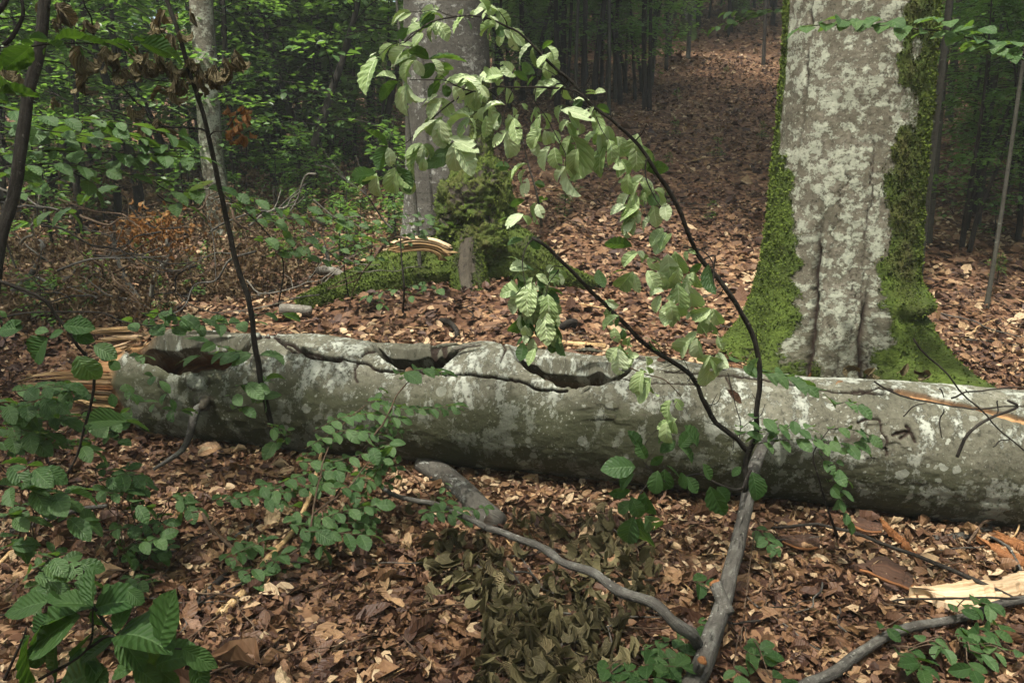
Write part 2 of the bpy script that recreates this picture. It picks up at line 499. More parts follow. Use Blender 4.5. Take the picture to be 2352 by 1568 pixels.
def wood_mat(name, dark, mid, light):
    b = NB(name)
    uv = b.uv()
    n = b.noise(b.mapping(uv, (4, 70, 1)), 1, 5, .6, .4)
    n2 = b.noise(b.mapping(uv, (2, 9, 1)), 1, 3)
    col = b.ramp(b.math('ADD', b.math('MULTIPLY', n, .6), b.math('MULTIPLY', n2, .4)), (.36, dark), (.48, mid), (.62, light))
    return b.finish(b.bsdf(col, .75, b.bump(n, .8, .006), .25))
M['wood_fresh'] = wood_mat('fresh_splintered_wood', (.28, .18, .09), (.52, .38, .235), (.66, .52, .35))
M['wood_old'] = wood_mat('weathered_split_wood', (.07, .042, .016), (.19, .118, .05), (.36, .25, .125))
M['bark_slab'] = wood_mat('inner_bark', (.018, .011, .008), (.04, .022, .014), (.085, .042, .024))
M['bark_edge'] = wood_mat('rusty_bark', (.09, .035, .012), (.19, .08, .028), (.30, .15, .06))

def moss_mat():
    b = NB('moss')
    r = b.attr('tint').outputs['Fac']
    col = b.ramp(r, (0, (.024, .026, .007)), (.3, (.052, .072, .011)), (.7, (.075, .112, .015)), (1, (.115, .15, .026)))
    return b.finish(b.bsdf(col, .85, None, .15))
M['moss'] = moss_mat()
# ------------------------------------------------------------------ leaf shapes (unit length along +Y, face up +Z)
def leaf_shape(seed, rows=12, pleat=.018, fold=.10, droop=.18, width=.64, curl=0.0, twist=0.0, serr=.03, holes=0):
    r = np.random.default_rng(seed)
    t = np.linspace(0, 1, rows + 1)
    w = width / 2 * np.sin(np.pi * t ** .86) ** .72
    w = w * (1 - .12 * t) * (1 - .38 * t ** 4)
    V, U = [], []
    for i, ti in enumerate(t):
        for c in (-1, -.5, 0, .5, 1) if rows < 6 else (-1, 0, 1):
            a = abs(c)
            tt = ti + .15 * a * (1 - ti) * ti * 2.2 * 1.0 - .04 * a * (ti < .05)
            ww = w[i] * c * (1 + serr * (1 if i % 2 else -1) * (0 < i < rows))
            z = fold * abs(ww) * 2 + (pleat * (1 if i % 2 else -1) * a)
            z += r.normal(0, .006)
            x, y = ww, tt
            if curl:
                ang = curl * abs(ww) / .3
                rad = .3 / max(curl, 1e-3)
                x = math.copysign(rad * math.sin(ang), ww); z += rad * (1 - math.cos(ang))
            yb, zb = y, z
            k = droop * 2
            if k:
                # bend along the length
                ang = -k * y
                R = 1 / k
                yb = R * math.sin(k * y) + z * math.sin(k * y)
                zb = -R * (1 - math.cos(k * y)) + z * math.cos(k * y)
            if twist:
                ca, sa = math.cos(twist * y), math.sin(twist * y)
                x, zb = x * ca - zb * sa, x * sa + zb * ca
            V.append((x, yb, zb)); U.append((.5 + c * .5, ti))
    nc = 5 if rows < 6 else 3
    F = []
    for i in range(rows):
        for j in range(nc - 1):
            if holes and 1 < i < rows - 1 and r.random() < holes: continue
            a = i * nc + j
            F.append((a, a + 1, a + nc + 1, a + nc))
    return np.array(V), np.array(F), np.array(U)

def shape_mesh(name, m, *a, **k):
    V, F, U = leaf_shape(*a, **k)
    me = mk_mesh(name, V, F, smooth=False, uv=U)
    me.materials.append(m)
    return me

def leafset(name, m, n, seed, **k):
    out = []
    for i in range(n):
        kk = {a: (b[0] + (b[1] - b[0]) * random.random() if isinstance(b, tuple) else b) for a, b in k.items()}
        out.append(shape_mesh(name, m, seed + i, **kk))
    return out

_g = dict(rows=12, pleat=(.006, .014), fold=(.03, .28), droop=(.05, .45), width=(.62, .74), twist=(-.35, .35), serr=.035)
LS = {
    'green': leafset('leaf', M['leaf'], 8, 10, **_g) + leafset('leaf', M['leaf'], 2, 30, holes=.07, **_g),
    'pale': leafset('leaf', M['leaf_pale'], 8, 50, **{**_g, 'pleat': (.006, .014), 'fold': (.1, .55), 'droop': (.1, .7), 'width': (.56, .68)}) + leafset('leaf', M['leaf_pale'], 4, 70, holes=.10, **{**_g, 'pleat': (.006, .014), 'width': (.56, .68)}),
    'dark': leafset('leaf', M['leaf_dark'], 6, 90, **_g),
    'wilted': leafset('leaf', M['leaf_wilted'], 10, 110, rows=12, pleat=(.008, .02), fold=(.2, .8), droop=(.2, 1.4), width=(.5, .72), curl=(.5, 2.8), twist=(-1.2, 1.2), serr=.02),
    'dry': leafset('leaf', M['leaf_dry'], 10, 140, rows=12, pleat=(.02, .04), fold=(.2, .4), droop=(.5, 1.7), width=(.6, .75), curl=(1.2, 3.2), twist=(-1.6, 1.6)),
    'fallen': leafset('leaf', M['litter_one'], 12, 170, rows=7, pleat=(.01, .03), fold=(-.25, .35), droop=(-.35, .45), width=(.6, .78), curl=(0, .9), twist=(-.7, .7)),
}

def basis(d, up):
    """rotation whose +Y is d and whose +Z is as near up as it can be"""
    y = np.asarray(d, float); y = y / (np.linalg.norm(y) + 1e-9)
    u = np.asarray(up, float)
    x = np.cross(y, u)
    if np.linalg.norm(x) < 1e-4: x = np.cross(y, [1, 0, 0.3])
    x = x / np.linalg.norm(x)
    z = np.cross(x, y)
    return np.stack([x, y, z], 1)

def put_leaf(parent, mesh, pos, d, up, size, wscale=1.0, name='leaf'):
    B = basis(d, up)
    L = np.zeros(3); p = parent
    while p is not None:
        L = L + np.array(p.location); p = p.parent
    o = bpy.data.objects.new(name, mesh)
    COL.objects.link(o)
    o.parent = parent
    m = Matrix.Identity(4)
    for i in range(3):
        m[i][0] = B[i, 0] * size * wscale; m[i][1] = B[i, 1] * size; m[i][2] = B[i, 2] * size
        m[i][3] = float(pos[i] - L[i])
    o.matrix_basis = m
    return o

def scatter(temps, pos, Bs, size, tint):
    """many leaves in one mesh. temps: list of (V,F,U); returns V,F,U,tint"""
    Vs, Fs, Us, Ts, off = [], [], [], [], 0
    pick = rng.integers(0, len(temps), len(pos))
    for k, (tv, tf, tu) in enumerate(temps):
        idx = np.nonzero(pick == k)[0]
        if not len(idx): continue
        W = np.einsum('nij,vj->nvi', Bs[idx], tv) * size[idx, None, None] + pos[idx, None]
        nv = len(tv)
        Fk = tf[None] + (np.arange(len(idx)) * nv)[:, None, None] + off
        Vs.append(W.reshape(-1, 3)); Fs.append(Fk.reshape(-1, tf.shape[1]))
        Us.append(np.tile(tu, (len(idx), 1))); Ts.append(np.repeat(tint[idx], nv))
        off += len(idx) * nv
    return np.vstack(Vs), np.vstack(Fs), np.vstack(Us), np.concatenate(Ts)

def bases(D, U):
    Y = D / (np.linalg.norm(D, axis=1)[:, None] + 1e-9)
    X = np.cross(Y, U); X /= np.linalg.norm(X, axis=1)[:, None] + 1e-9
    Z = np.cross(X, Y)
    return np.stack([X, Y, Z], 2)

T_LIT = [leaf_shape(200 + i, rows=4, pleat=random.choice([0, .03]), fold=random.uniform(-.35, .5), droop=random.uniform(-.6, .8), width=random.uniform(.45, .8), curl=random.uniform(0, 1.0) if i % 3 else random.uniform(1.2, 2.6), twist=random.uniform(-1.2, 1.2), serr=.12) for i in range(20)]
def low_leaf(seed, fold=.15, droop=.2, width=.62):
    t = [0, .33, .72, 1]
    w = [0.03, width / 2, width / 2 * .8, .02]
    V, U = [], []
    for ti, wi in zip(t, w):
        for c in (-1, 0, 1):
            V.append((c * wi, ti, abs(c) * wi * fold * 2 - droop * ti * ti)); U.append((.5 + .5 * c, ti))
    F = [(i * 3 + j, i * 3 + j + 1, i * 3 + j + 4, i * 3 + j + 3) for i in range(3) for j in range(2)]
    return np.array(V), np.array(F), np.array(U)
def tiny_leaf(fold, droop, width):
    V = np.array([[0, 0, 0], [-width / 2, .45, fold * width], [0, 1, -droop], [width / 2, .45, fold * width], [0, .5, -droop * .3]])
    return V, np.array([[0, 4, 2, 1], [0, 3, 2, 4]]), np.array([[.5, 0], [0, .45], [.5, 1], [1, .45], [.5, .5]])
T_TINY = [tiny_leaf(random.uniform(-.2, .4), random.uniform(-.2, .4), random.uniform(.6, .85)) for i in range(8)]
T_LOW = [low_leaf(i, random.uniform(-.2, .4), random.uniform(-.2, .4), random.uniform(.5, .75)) for i in range(8)]
T_DRY = [leaf_shape(300 + i, rows=3, pleat=.0, fold=.3, droop=random.uniform(.4, 1.3), width=.66, curl=random.uniform(1.2, 3), twist=random.uniform(-1.5, 1.5)) for i in range(8)]

# ------------------------------------------------------------------ forest floor
def axis_steps(*segs):
    out = []
    for a, b, s in segs:
        out.append(np.arange(a, b, s))
    return np.concatenate(out + [[segs[-1][1]]])
_xs = axis_steps((-75, -30, 5), (-30, -10, 1.2), (-10, -4, .3), (-4, 4, .07), (4, 10, .3), (10, 30, 1.2), (30, 75, 5))
_ys = axis_steps((-16, 0, .8), (0, 8, .07), (8, 16, .25), (16, 40, .8), (40, 76, 3))
_X, _Y = np.meshgrid(_xs, _ys)
_V = np.stack([_X, _Y, gz(_X, _Y)], -1).reshape(-1, 3)
_nx = len(_xs)
_i = (np.arange(len(_ys) - 1)[:, None] * _nx + np.arange(_nx - 1)[None]).ravel()
solid('forest_floor', _V, np.stack([_i, _i + 1, _i + _nx + 1, _i + _nx], -1), M['ground'], kind='structure')

def gnormal(x, y):
    e = .04
    return np.stack([-(gz(x + e, y) - gz(x - e, y)) / (2 * e), -(gz(x, y + e) - gz(x, y - e)) / (2 * e), np.ones_like(x)], -1)

def floor_points(n, y0, y1, margin=.25, power=1.0):
    u = rng.random(n)
    y = np.sqrt(y0 ** 2 + u * (y1 ** 2 - y0 ** 2))
    x = y * (rng.random(n) * 2 - 1) * (.69 + margin / 2)
    return x, y

def litter(n, y0, y1, size, temps, thick, tilt, name_seed=0):
    x, y = floor_points(n, y0, y1)
    N = gnormal(x, y) + rng.normal(0, tilt, (n, 3))
    a = rng.random(n) * 2 * np.pi
    D = np.stack([np.cos(a), np.sin(a), np.zeros(n)], -1)
    D -= N * (np.sum(D * N, 1) / np.sum(N * N, 1))[:, None]
    s = size * np.exp(rng.normal(0, .42, n))
    pos = np.stack([x, y, gz(x, y) + rng.random(n) * thick], -1) - D / np.linalg.norm(D, axis=1)[:, None] * s[:, None] * .5
    t = np.clip(rng.random(n) * .88 + .22 * vnoise(np.stack([x, y], -1) * .9, 21) + .10 * vnoise(np.stack([x, y], -1) * 2.7, 22) + .05 * rng.normal(size=n), 0, 1)
    t = np.where(rng.random(n) < .04, rng.random(n) * .12 + .86, t)
    return scatter(temps, pos, bases(D, N), s, t)

def merge_sc(L):
    Vs, Fs, Us, Ts, o = [], [], [], [], 0
    for V, F, U, T in L:
        Vs.append(V); Fs.append(F + o); Us.append(U); Ts.append(T); o += len(V)
    return np.vstack(Vs), np.vstack(Fs), np.vstack(Us), np.concatenate(Ts)

_L = [litter(16000, 1.5, 3.6, .042, T_LIT, .032, .30), litter(11000, 3.6, 6.0, .046, T_LIT, .032, .30), litter(13000, 3.6, 6.0, .043, T_LOW, .032, .34),
      litter(16000, 1.5, 5.5, .020, T_TINY, .05, .6), litter(27000, 6.0, 10, .052, T_LOW, .04, .38), litter(52000, 10, 20, .058, T_TINY, .045, .38), litter(56000, 20, 44, .10, T_TINY, .05, .38)]
_V, _F, _U, _T = merge_sc(_L)
solid('leaf_litter', _V, _F, M['litter'], label='brown fallen beech leaves covering the whole forest floor', cat='leaf litter', kind='stuff', smooth=False, uv=_U, tint=_T)

# ------------------------------------------------------------------ the fallen log
LP = np.array([[-2.36, 4.70, .36], [-1.2, 4.44, .35], [.06, 4.17, .335], [1.2, 3.93, .295], [2.18, 3.73, .25], [3.4, 3.47, .20]])
LR = np.array([.325, .325, .33, .325, .33, .335])
def log_axis(s):
    q = np.linspace(0, 1, len(LP))
    return np.stack([np.interp(s, np.linspace(0, 1, len(LP)), LP[:, k]) for k in range(3)], -1), np.interp(s, q, LR)
def seg_dist(px, py, poly):
    """distance in photo pixels to a polyline, and side (sign)"""
    d = np.full(px.shape, 1e9)
    q = np.array([p[:2] for p in poly], float); lo, hi = q.min(0) - 30, q.max(0) + 30
    m = (px > lo[0]) & (px < hi[0]) & (py > lo[1]) & (py < hi[1])
    full = d; px, py, d = px[m], py[m], d[m]
    for (x0, y0), (x1, y1) in zip(poly[:-1], poly[1:]):
        vx, vy = x1 - x0, y1 - y0
        t = np.clip(((px - x0) * vx + (py - y0) * vy) / (vx * vx + vy * vy + 1e-9), 0, 1)
        d = np.minimum(d, np.hypot(px - x0 - t * vx, py - y0 - t * vy))
    full[m] = d
    return full
def jag(poly, amp, step, seed):
    P = spline(np.array(poly, float), step)
    n = np.random.default_rng(seed).normal(0, amp, P.shape)
    return [tuple(p) for p in P + n]

def build_log():
    ns = 980
    th = np.radians(np.concatenate([np.linspace(-80, 118, 260), np.linspace(118, 280, 40)[1:-1]]))
    s = np.linspace(0, 1, ns)
    C, R = log_axis(s)
    ax = np.gradient(C, axis=0); ax /= np.linalg.norm(ax, axis=1)[:, None]
    up = np.array([0, 0, 1.0])
    fr = np.cross(ax, up) * 1.0
    fr /= np.linalg.norm(fr, axis=1)[:, None]        # points towards -y (the camera)
    fr *= np.sign(-fr[:, 1:2])
    u2 = np.cross(fr, ax); u2 *= np.sign(u2[:, 2:3])
    S = s[:, None] + 0 * th[None]
    TH = th[None] + 0 * s[:, None]
    dirv = np.cos(TH)[..., None] * fr[:, None] + np.sin(TH)[..., None] * u2[:, None]
    smet = np.concatenate([[0], np.cumsum(np.linalg.norm(np.diff(C, axis=0), axis=1))])
    SM = smet[:, None] + 0 * TH
    cyl = np.stack([SM, np.cos(TH) * .33, np.sin(TH) * .33], -1)
    rad = R[:, None] * (1 + .055 * fbm(cyl * np.array([1.1, 2.0, 2.0]), 3, 31) + .022 * fbm(cyl * np.array([3.5, 6, 6]), 3, 33)) + .0055 * fbm(cyl * np.array([18, 26, 26]), 4, 35)
    for sx_, sw_, sa_ in ((720, 60, .022), (1110, 75, .02), (1500, 70, .022), (1830, 110, -.014), (900, 70, -.012)):
        ppx = project(C)[0]; rad = rad + (sa_ * np.exp(-((ppx - sx_) / sw_) ** 2))[:, None] * (.6 + .4 * np.sin(TH))
    P0 = C[:, None] + dirv * rad[..., None]
    px, py, _ = project(P0)
    vis = (TH > math.radians(-85)) & (TH < math.radians(112))
    crack = np.zeros_like(rad); wood = np.zeros_like(rad); rot = np.zeros_like(rad); dr = np.zeros_like(rad)
    deg = np.degrees(TH)
    # --- hollows: front lip as a curve in (px -> degrees round the log), back roll behind
    Rr = rad
    h2 = np.cos(TH) * Rr; v2 = np.sin(TH) * Rr         # cross-section: forwards, upwards
    def hollow(x0, x1, front, back, low_roll, roll, end, floor=-.05):
        """an open trough: front lip, floor, and a rolled bark edge at the back that overhangs the floor"""
        nonlocal h2, v2, rot
        u = (px - x0) / (x1 - x0)
        uu = np.clip(u, 0, 1)
        q = np.sin(np.pi * uu) ** .5
        f = front[0] + (front[1] - front[0]) * q + 2.6 * vnoise(np.stack([px / 40, px * 0], -1), 77) + 1.2 * vnoise(np.stack([px / 9, px * 0], -1), 79)
        e = sstep(0, end / (x1 - x0), uu) * sstep(0, end / (x1 - x0), 1 - uu) * (u > 0) * (u < 1)
        g = (deg - f) / (back - f)
        ins = (g > 0) & (g < 1) & (e > 0)
        gg = np.clip(g, 0, 1)
        fr_ = np.radians(f)
        lh, lv = np.cos(fr_) * .33, np.sin(fr_) * .33
        bh, bv = np.cos(np.radians(back)) * .325, np.sin(np.radians(back)) * .325
        rb = low_roll + .022 * vnoise(np.stack([px / 30, px * 0 + 3], -1), 78)
        kn = [0, .07, .16, .28, .45, .55, .66, .76, .86, 1.0]
        ph = [lh, lh - .022, lh - .05, .10 + 0 * lh, -.13 + 0 * lh, -.19 + 0 * lh, roll - .055 + 0 * lh, roll + 0 * lh, roll + .004 - .02 + 0 * lh, bh + 0 * lh]
        pv = [lv, lv - .012, lv - .075, floor + .05 + 0 * lh, floor + .02 + 0 * lh, floor + .12 + 0 * lh, rb - .005, rb + .045, .298 + 0 * lh, bv + 0 * lh]
        def path(arrs):
            out = arrs[-1] * 0
            for a in range(len(kn) - 1):
                t = np.clip((gg - kn[a]) / (kn[a + 1] - kn[a]), 0, 1)
                m = (gg >= kn[a]) & (gg <= kn[a + 1])
                out = np.where(m, arrs[a] * (1 - t) + arrs[a + 1] * t, out)
            return out
        H_, V_ = path(ph), path(pv)
        n_ = .022 * fbm(cyl * np.array([3, 16, 16]), 4, 51) * sstep(.12, .3, gg) * sstep(.7, .6, gg)
        w = e * ins
        h2 = h2 * (1 - w) + (H_ + n_) * w
        v2 = v2 * (1 - w) + (V_ + n_) * w
        inside = sstep(.10, .2, gg) * sstep(.70, .60, gg) * sstep(.3, .8, e) * ins
        # swollen lip in front and rounded ends
        lip = np.exp(-((deg - f + 7) / 7) ** 2) * e * .010 * (deg < f)
        return inside, lip
    i1, l1_ = hollow(262, 585, (72, 28), 108, .165, -.02, 45)
    i2, l2_ = hollow(850, 1066, (84, 46), 110, .205, .0, 60)
    i3, l3_ = hollow(1168, 1470, (84, 42), 110, .19, .0, 60)
    dr += l1_ + l2_ + l3_
    rot = np.maximum(rot, np.maximum(i1, np.maximum(.45 * i2, .55 * i3)))
    # dip of the bark running out of the hollow on its near-end side
    dimple = np.exp(-(((px - 1462) / 40) ** 2 + ((py - 905) / 34) ** 2))
    dr -= .03 * dimple * vis
    bulge = np.exp(-(((px - 1395) / 60) ** 2 + ((py - 910) / 40) ** 2)); dr += .018 * bulge * vis
    saddle = np.exp(-(((px - 1120) / 55) ** 2)) * np.exp(-((deg - 78) / 34) ** 2); dr += .02 * saddle
    # --- cracks
    C1 = zc(1, 1, (-420, 790), (-330, 850), (-250, 845), (-120, 895), (0, 900), (40, 915), (130, 925), (200, 940), (260, 985), (500, 995), (740, 1012), (900, 1010), (1000, 1030), (1250, 1062), (1350, 1110), (1560, 1130))
    C1b = zc(1, 1, (-600, 765), (-480, 740), (-400, 790), (-300, 830), (-220, 880), (-100, 908), (0, 912))
    C2 = zc(1, 1, (140, 890), (200, 852), (330, 846), (430, 882), (480, 872), (540, 822), (640, 812), (790, 806))
    C3 = zc(2, 1, (-120, 985), (250, 1012), (480, 1030), (680, 1062), (900, 1104), (1200, 1137), (1400, 1137))
    C3b = zc(2, 1, (820, 1085), (1000, 1118), (1150, 1130), (1400, 1105), (1560, 1140))
    C4 = zc(2, 1, (1210, 1330), (1350, 1322), (1362, 1392), (1400, 1460), (1412, 1568))
    C5 = zc(2, 1, (1445, 1432), (1555, 1400), (1600, 1470)); C6 = zc(2, 1, (1540, 1368), (1562, 1402), (1500, 1452))
    C7 = zc(1, 1, (120, 940), (90, 1010), (115, 1060)); C8 = zc(1, 1, (1110, 800), (1130, 850), (1100, 935))
    C9 = zc(2, 1, (300, 1030), (330, 1100), (350, 1160)); C10 = zc(1, 1, (760, 880), (830, 840), (960, 830))
    C11 = zc(2, 1, (-480, 1060), (-420, 1040), (-300, 1060), (-200, 1068), (-60, 1075), (160, 1085))
    for k, (poly, wpx, dep, amp) in enumerate([(C1, 1.8, .022, 1.5), (C1b, 2.4, .03, 2), (C2, 1.8, .014, 2.2), (C3, 1.7, .02, 1.2), (C3b, 1.6, .015, 1.0),
                                               (C4, 2.0, .014, 1.6), (C5, 2.2, .014, 1), (C6, 2.2, .014, 1), (C7, 1.8, .012, 1.5), (C8, 1.8, .012, 1.5), (C9, 1.5, .01, 1), (C10, 1.3, .008, 1), (C11, 1.1, .01, .8)]):
        d = seg_dist(px, py, jag(poly, amp, 9, 400 + k))
        wv_ = wpx * (1.45 + .5 * vnoise(np.stack([px / 22, py / 22], -1), k + 500))
        c = np.exp(-(d / wv_) ** 2) * vis
        crack = np.maximum(crack, sstep(.15, .5, c))
        dr -= 1.3 * dep * c
        if k in (1, 2):   # raised torn edge of bark beside the crack
            d2_ = seg_dist(px, py + 6, jag(poly, amp, 9, 400 + k))
            dr += .010 * np.exp(-(d2_ / 4) ** 2) * vis
    # --- long split with bare wood
    up_ = np.array(zc(2, 1, (1385, 1105), (1500, 1105), (1600, 1130), (1800, 1182), (1960, 1215), (2352, 1305), (2700, 1400)))
    lo_ = np.array(zc(2, 1, (1385, 1108), (1500, 1150), (1650, 1190), (1830, 1225), (2000, 1246), (2352, 1355), (2700, 1450)))
    yu = np.interp(px, up_[:, 0], up_[:, 1]) + 1.5 * vnoise(np.stack([px / 12, px * 0], -1), 8)
    yl = np.interp(px, lo_[:, 0], lo_[:, 1]) + 1.5 * vnoise(np.stack([px / 14, px * 0 + 4], -1), 9)
    ins = sstep(-1, 1.5, py - yu) * sstep(-1, 1.5, yl - py) * (px > up_[0, 0]) * vis
    wood = np.maximum(wood, ins)
    dr -= .016 * ins + .012 * ins * np.abs(vnoise(np.stack([px / 60, (py - yu) / 3.2], -1), 12))
    crack = np.maximum(crack, .75 * np.exp(-((py - yu - 1.5) / 2.2) ** 2) * (px > up_[0, 0]) * vis)
    # --- knots
    for (kx, ky, kr) in [(457, 872, 20), (424, 845, 0), (596, 838, 14)]:
        if kr:
            d = np.hypot((px - kx) / 1.1, py - ky)
            dr += (.014 * np.exp(-((d - kr) / 6) ** 2) - .008 * np.exp(-(d / (kr * .6)) ** 2)) * vis
            crack = np.maximum(crack, .7 * np.exp(-((d - kr * 1.25) / 2.2) ** 2) * vis * (vnoise(np.stack([px / 9, py / 9], -1), 14) > -.2))
    dk = np.hypot((px - 470) / 1.5, py - 917); dr += .05 * np.exp(-(dk / 16) ** 2) * vis; crack = np.maximum(crack, .6 * np.exp(-((dk - 14) / 4) ** 2) * vis)
    # flaking plates of bark on the underside towards the near end
    fl = vnoise(np.stack([px / 26, py / 11], -1), 41)
    zone = np.exp(-(((px - 1430) / 90) ** 2 + ((py - 950) / 22) ** 2)) + np.exp(-(((px - 1990) / 90) ** 2 + ((py - 1010) / 45) ** 2))
    dr += .012 * zone * (fl > .05) * vis
    crack = np.maximum(crack, zone * np.exp(-(fl - .05) ** 2 / .012) * .8 * vis)
    # broken far end: ragged edge
    e0 = sstep(0, .03, S - .006 - .012 * (vnoise(np.stack([np.cos(TH) * 4, np.sin(TH) * 4, TH * 0], -1), 61) + 1))
    wood = np.maximum(wood, (1 - e0) * (1 - rot))
    dr -= (1 - e0) * .10
    low = 1.15 * sstep(.85, -.15, np.sin(TH) + .22 * fbm(cyl * 3, 4, 71)) + .35 * np.exp(-((px - 420) / 220) ** 2) * (deg < 40)  # algal film strengthened downwards to paint shade on the log's lower side
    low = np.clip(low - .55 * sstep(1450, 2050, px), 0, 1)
    P = C[:, None] + h2[..., None] * fr[:, None] + v2[..., None] * u2[:, None] + dirv * dr[..., None]
    V = P.reshape(-1, 3)
    nt = len(th)
    i = np.arange(ns - 1)[:, None] * nt; j = np.arange(nt)[None]; j2 = (j + 1) % nt
    F = np.stack([i + j, i + j2, i + nt + j2, i + nt + j], -1).reshape(-1, 4)
    uv = np.stack([SM, TH * .33], -1).reshape(-1, 2)
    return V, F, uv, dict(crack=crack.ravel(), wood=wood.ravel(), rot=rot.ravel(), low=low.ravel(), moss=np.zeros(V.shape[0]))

fallen = thing('fallen_log', 'long grey fallen beech log with three dark hollows along its top', 'log', (-2.0, 4.6, 0.03))
_V, _F, _U, _A = build_log()
# turn faces outwards
_n = vert_normals(_V, _F)
_c, _r = log_axis(np.repeat(np.linspace(0, 1, 980), len(_V) // 980))
if np.sum((_V - _c) * _n) < 0: _F = _F[:, ::-1]
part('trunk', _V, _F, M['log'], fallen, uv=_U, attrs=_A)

def splinter(poly_top, poly_bot, Y, thick, n=40, seed=0, curve=0.0):
    """a flat torn piece of wood between an upper and a lower edge, with real thickness and a fibrous end"""
    A = spline(np.array([list(at(p[0], p[1], Y + (p[2] if len(p) > 2 else 0))) for p in poly_top]), .02)
    B = spline(np.array([list(at(p[0], p[1], Y + (p[2] if len(p) > 2 else 0))) for p in poly_bot]), .02)
    def rs(Q, k):
        s = np.concatenate([[0], np.cumsum(np.linalg.norm(np.diff(Q, axis=0), axis=1))]); s /= s[-1]
        return np.stack([np.interp(np.linspace(0, 1, k), s, Q[:, c]) for c in range(3)], -1)
    A, B = rs(A, n), rs(B, n)
    m = 9
    w = np.linspace(0, 1, m)
    G = A[:, None] * (1 - w)[None, :, None] + B[:, None] * w[None, :, None]
    along = (A[-1] - A[0]); along /= np.linalg.norm(along)
    r = np.random.default_rng(seed)
    jit = r.normal(0, .02, m) ; jit2 = r.normal(0, .03, m)
    q = np.linspace(0, 1, n)
    G = G + along * ((sstep(.85, 1, q)[:, None] * jit2[None] + (1 - sstep(0, .12, q))[:, None] * jit[None]))[..., None]
    nrm = np.cross(A[n // 2] - A[0], B[n // 2] - A[0]); nrm /= np.linalg.norm(nrm)
    if nrm[1] > 0: nrm = -nrm
    rel = .35 * thick * (np.sin(w * 14 + seed)[None] + vnoise(np.stack(np.broadcast_arrays(q[:, None] * 3, w[None] * 9 + seed), -1), seed)) + curve * np.sin(np.pi * w)[None]
    Ft = G + nrm * rel[..., None]
    Bk = G - nrm * thick
    V = np.vstack([Ft.reshape(-1, 3), Bk.reshape(-1, 3)])
    i = np.arange(n - 1)[:, None] * m; j = np.arange(m - 1)[None]
    f = np.stack([i + j, i + j + 1, i + m + j + 1, i + m + j], -1).reshape(-1, 4)
    o = n * m
    F = [f, (f + o)[:, ::-1]]
    ii = np.arange(n - 1) * m
    F.append(np.stack([ii, ii + m, ii + m + o, ii + o], -1)); k = ii + m - 1
    F.append(np.stack([k, k + o, k + m + o, k + m], -1))
    jj = np.arange(m - 1)
    F.append(np.stack([jj, jj + o, jj + 1 + o, jj + 1], -1)); e = (n - 1) * m + jj
    F.append(np.stack([e, e + 1, e + 1 + o, e + o], -1))
    L = np.linalg.norm(A[-1] - A[0]); Wd = np.linalg.norm(A[n // 2] - B[n // 2])
    uvg = np.stack(np.broadcast_arrays(q[:, None] * L, w[None] * Wd), -1).reshape(-1, 2)
    return V, np.vstack(F), np.vstack([uvg, uvg])

def e3(*pts):  # positions read in the enlargement of the log's broken end
    return [(p[0] / 3.6, 697 + p[1] / 3.6) + tuple(p[2:]) for p in pts]
_sp = [
    (e3((1080, 190), (820, 205), (600, 222)), e3((1080, 270), (820, 262), (640, 232)), 4.78, .03, M['wood_old']),
    (e3((1130, 262), (900, 262), (740, 262)), e3((1130, 325), (920, 322), (790, 308)), 4.66, .03, M['wood_old']),
    (e3((900, 560), (640, 552), (400, 562), (220, 600), (140, 660)), e3((900, 700), (700, 690), (480, 680), (300, 680), (170, 700)), 4.42, .05, M['wood_old']),
    (e3((910, 690), (700, 680), (520, 690), (400, 720)), e3((910, 860), (760, 850), (620, 830), (480, 760)), 4.40, .05, M['wood_old']),
    (e3((900, 830), (760, 850), (560, 880)), e3((900, 960), (760, 960), (560, 930)), 4.44, .05, M['wood_old']),
    (e3((660, 960), (600, 965), (540, 975)), e3((660, 1000), (600, 1005), (550, 1000)), 4.36, .03, M['wood_fresh']),
    (e3((1050, 320), (940, 350), (820, 400), (700, 440)), e3((1060, 420), (960, 440), (860, 470), (760, 500)), 4.62, .05, M['wood_old']),
]
_sr = np.random.default_rng(19)
def _rs2(poly, n=7):
    P = np.array([p[:2] for p in poly], float)
    d = np.concatenate([[0], np.cumsum(np.hypot(*np.diff(P, axis=0).T))]); d /= d[-1]
    return np.stack([np.interp(np.linspace(0, 1, n), d, P[:, c]) for c in range(2)], -1)
for k, (a, b_, Y, t, m_) in enumerate(_sp):
    A2, B2 = _rs2(a), _rs2(b_)
    hgt = np.abs(B2[0] - A2[0]).max()
    nb_ = max(3, int(hgt / 3.2))
    ws = np.sort(np.concatenate([[0, 1], _sr.random(nb_ - 1)]))
    for q in range(nb_):
        w0, w1 = ws[q], min(1, ws[q + 1] + .06)
        if w1 - w0 < .04: continue
        Lf = _sr.uniform(.45, 1.05)
        cut = lambda P: np.stack([np.interp(np.linspace(0, Lf, 7), np.linspace(0, 1, 7), P[:, c]) for c in range(2)], -1)
        E0, E1 = cut(A2 * (1 - w0) + B2 * w0), cut(A2 * (1 - w1) + B2 * w1)
        tp = np.linspace(0, 1, 7)[:, None] ** 2.2 * .9
        md = (E0 + E1) / 2 + np.linspace(0, 1, 7)[:, None] * _sr.normal(0, 5, 2)
        E0, E1 = E0 * (1 - tp) + md * tp, E1 * (1 - tp) + md * tp
        V, F, U = splinter([tuple(p) for p in E0], [tuple(p) for p in E1], Y + _sr.normal(0, .05), _sr.uniform(.006, .02), n=22, seed=k * 9 + q, curve=.004)
        part('splinter', V, F, (M['wood_fresh'] if _sr.random() < .15 else M['bark_edge'] if _sr.random() < .2 else M['twig_tan'] if _sr.random() < .2 else M['wood_old']), fallen, uv=U, smooth=False)
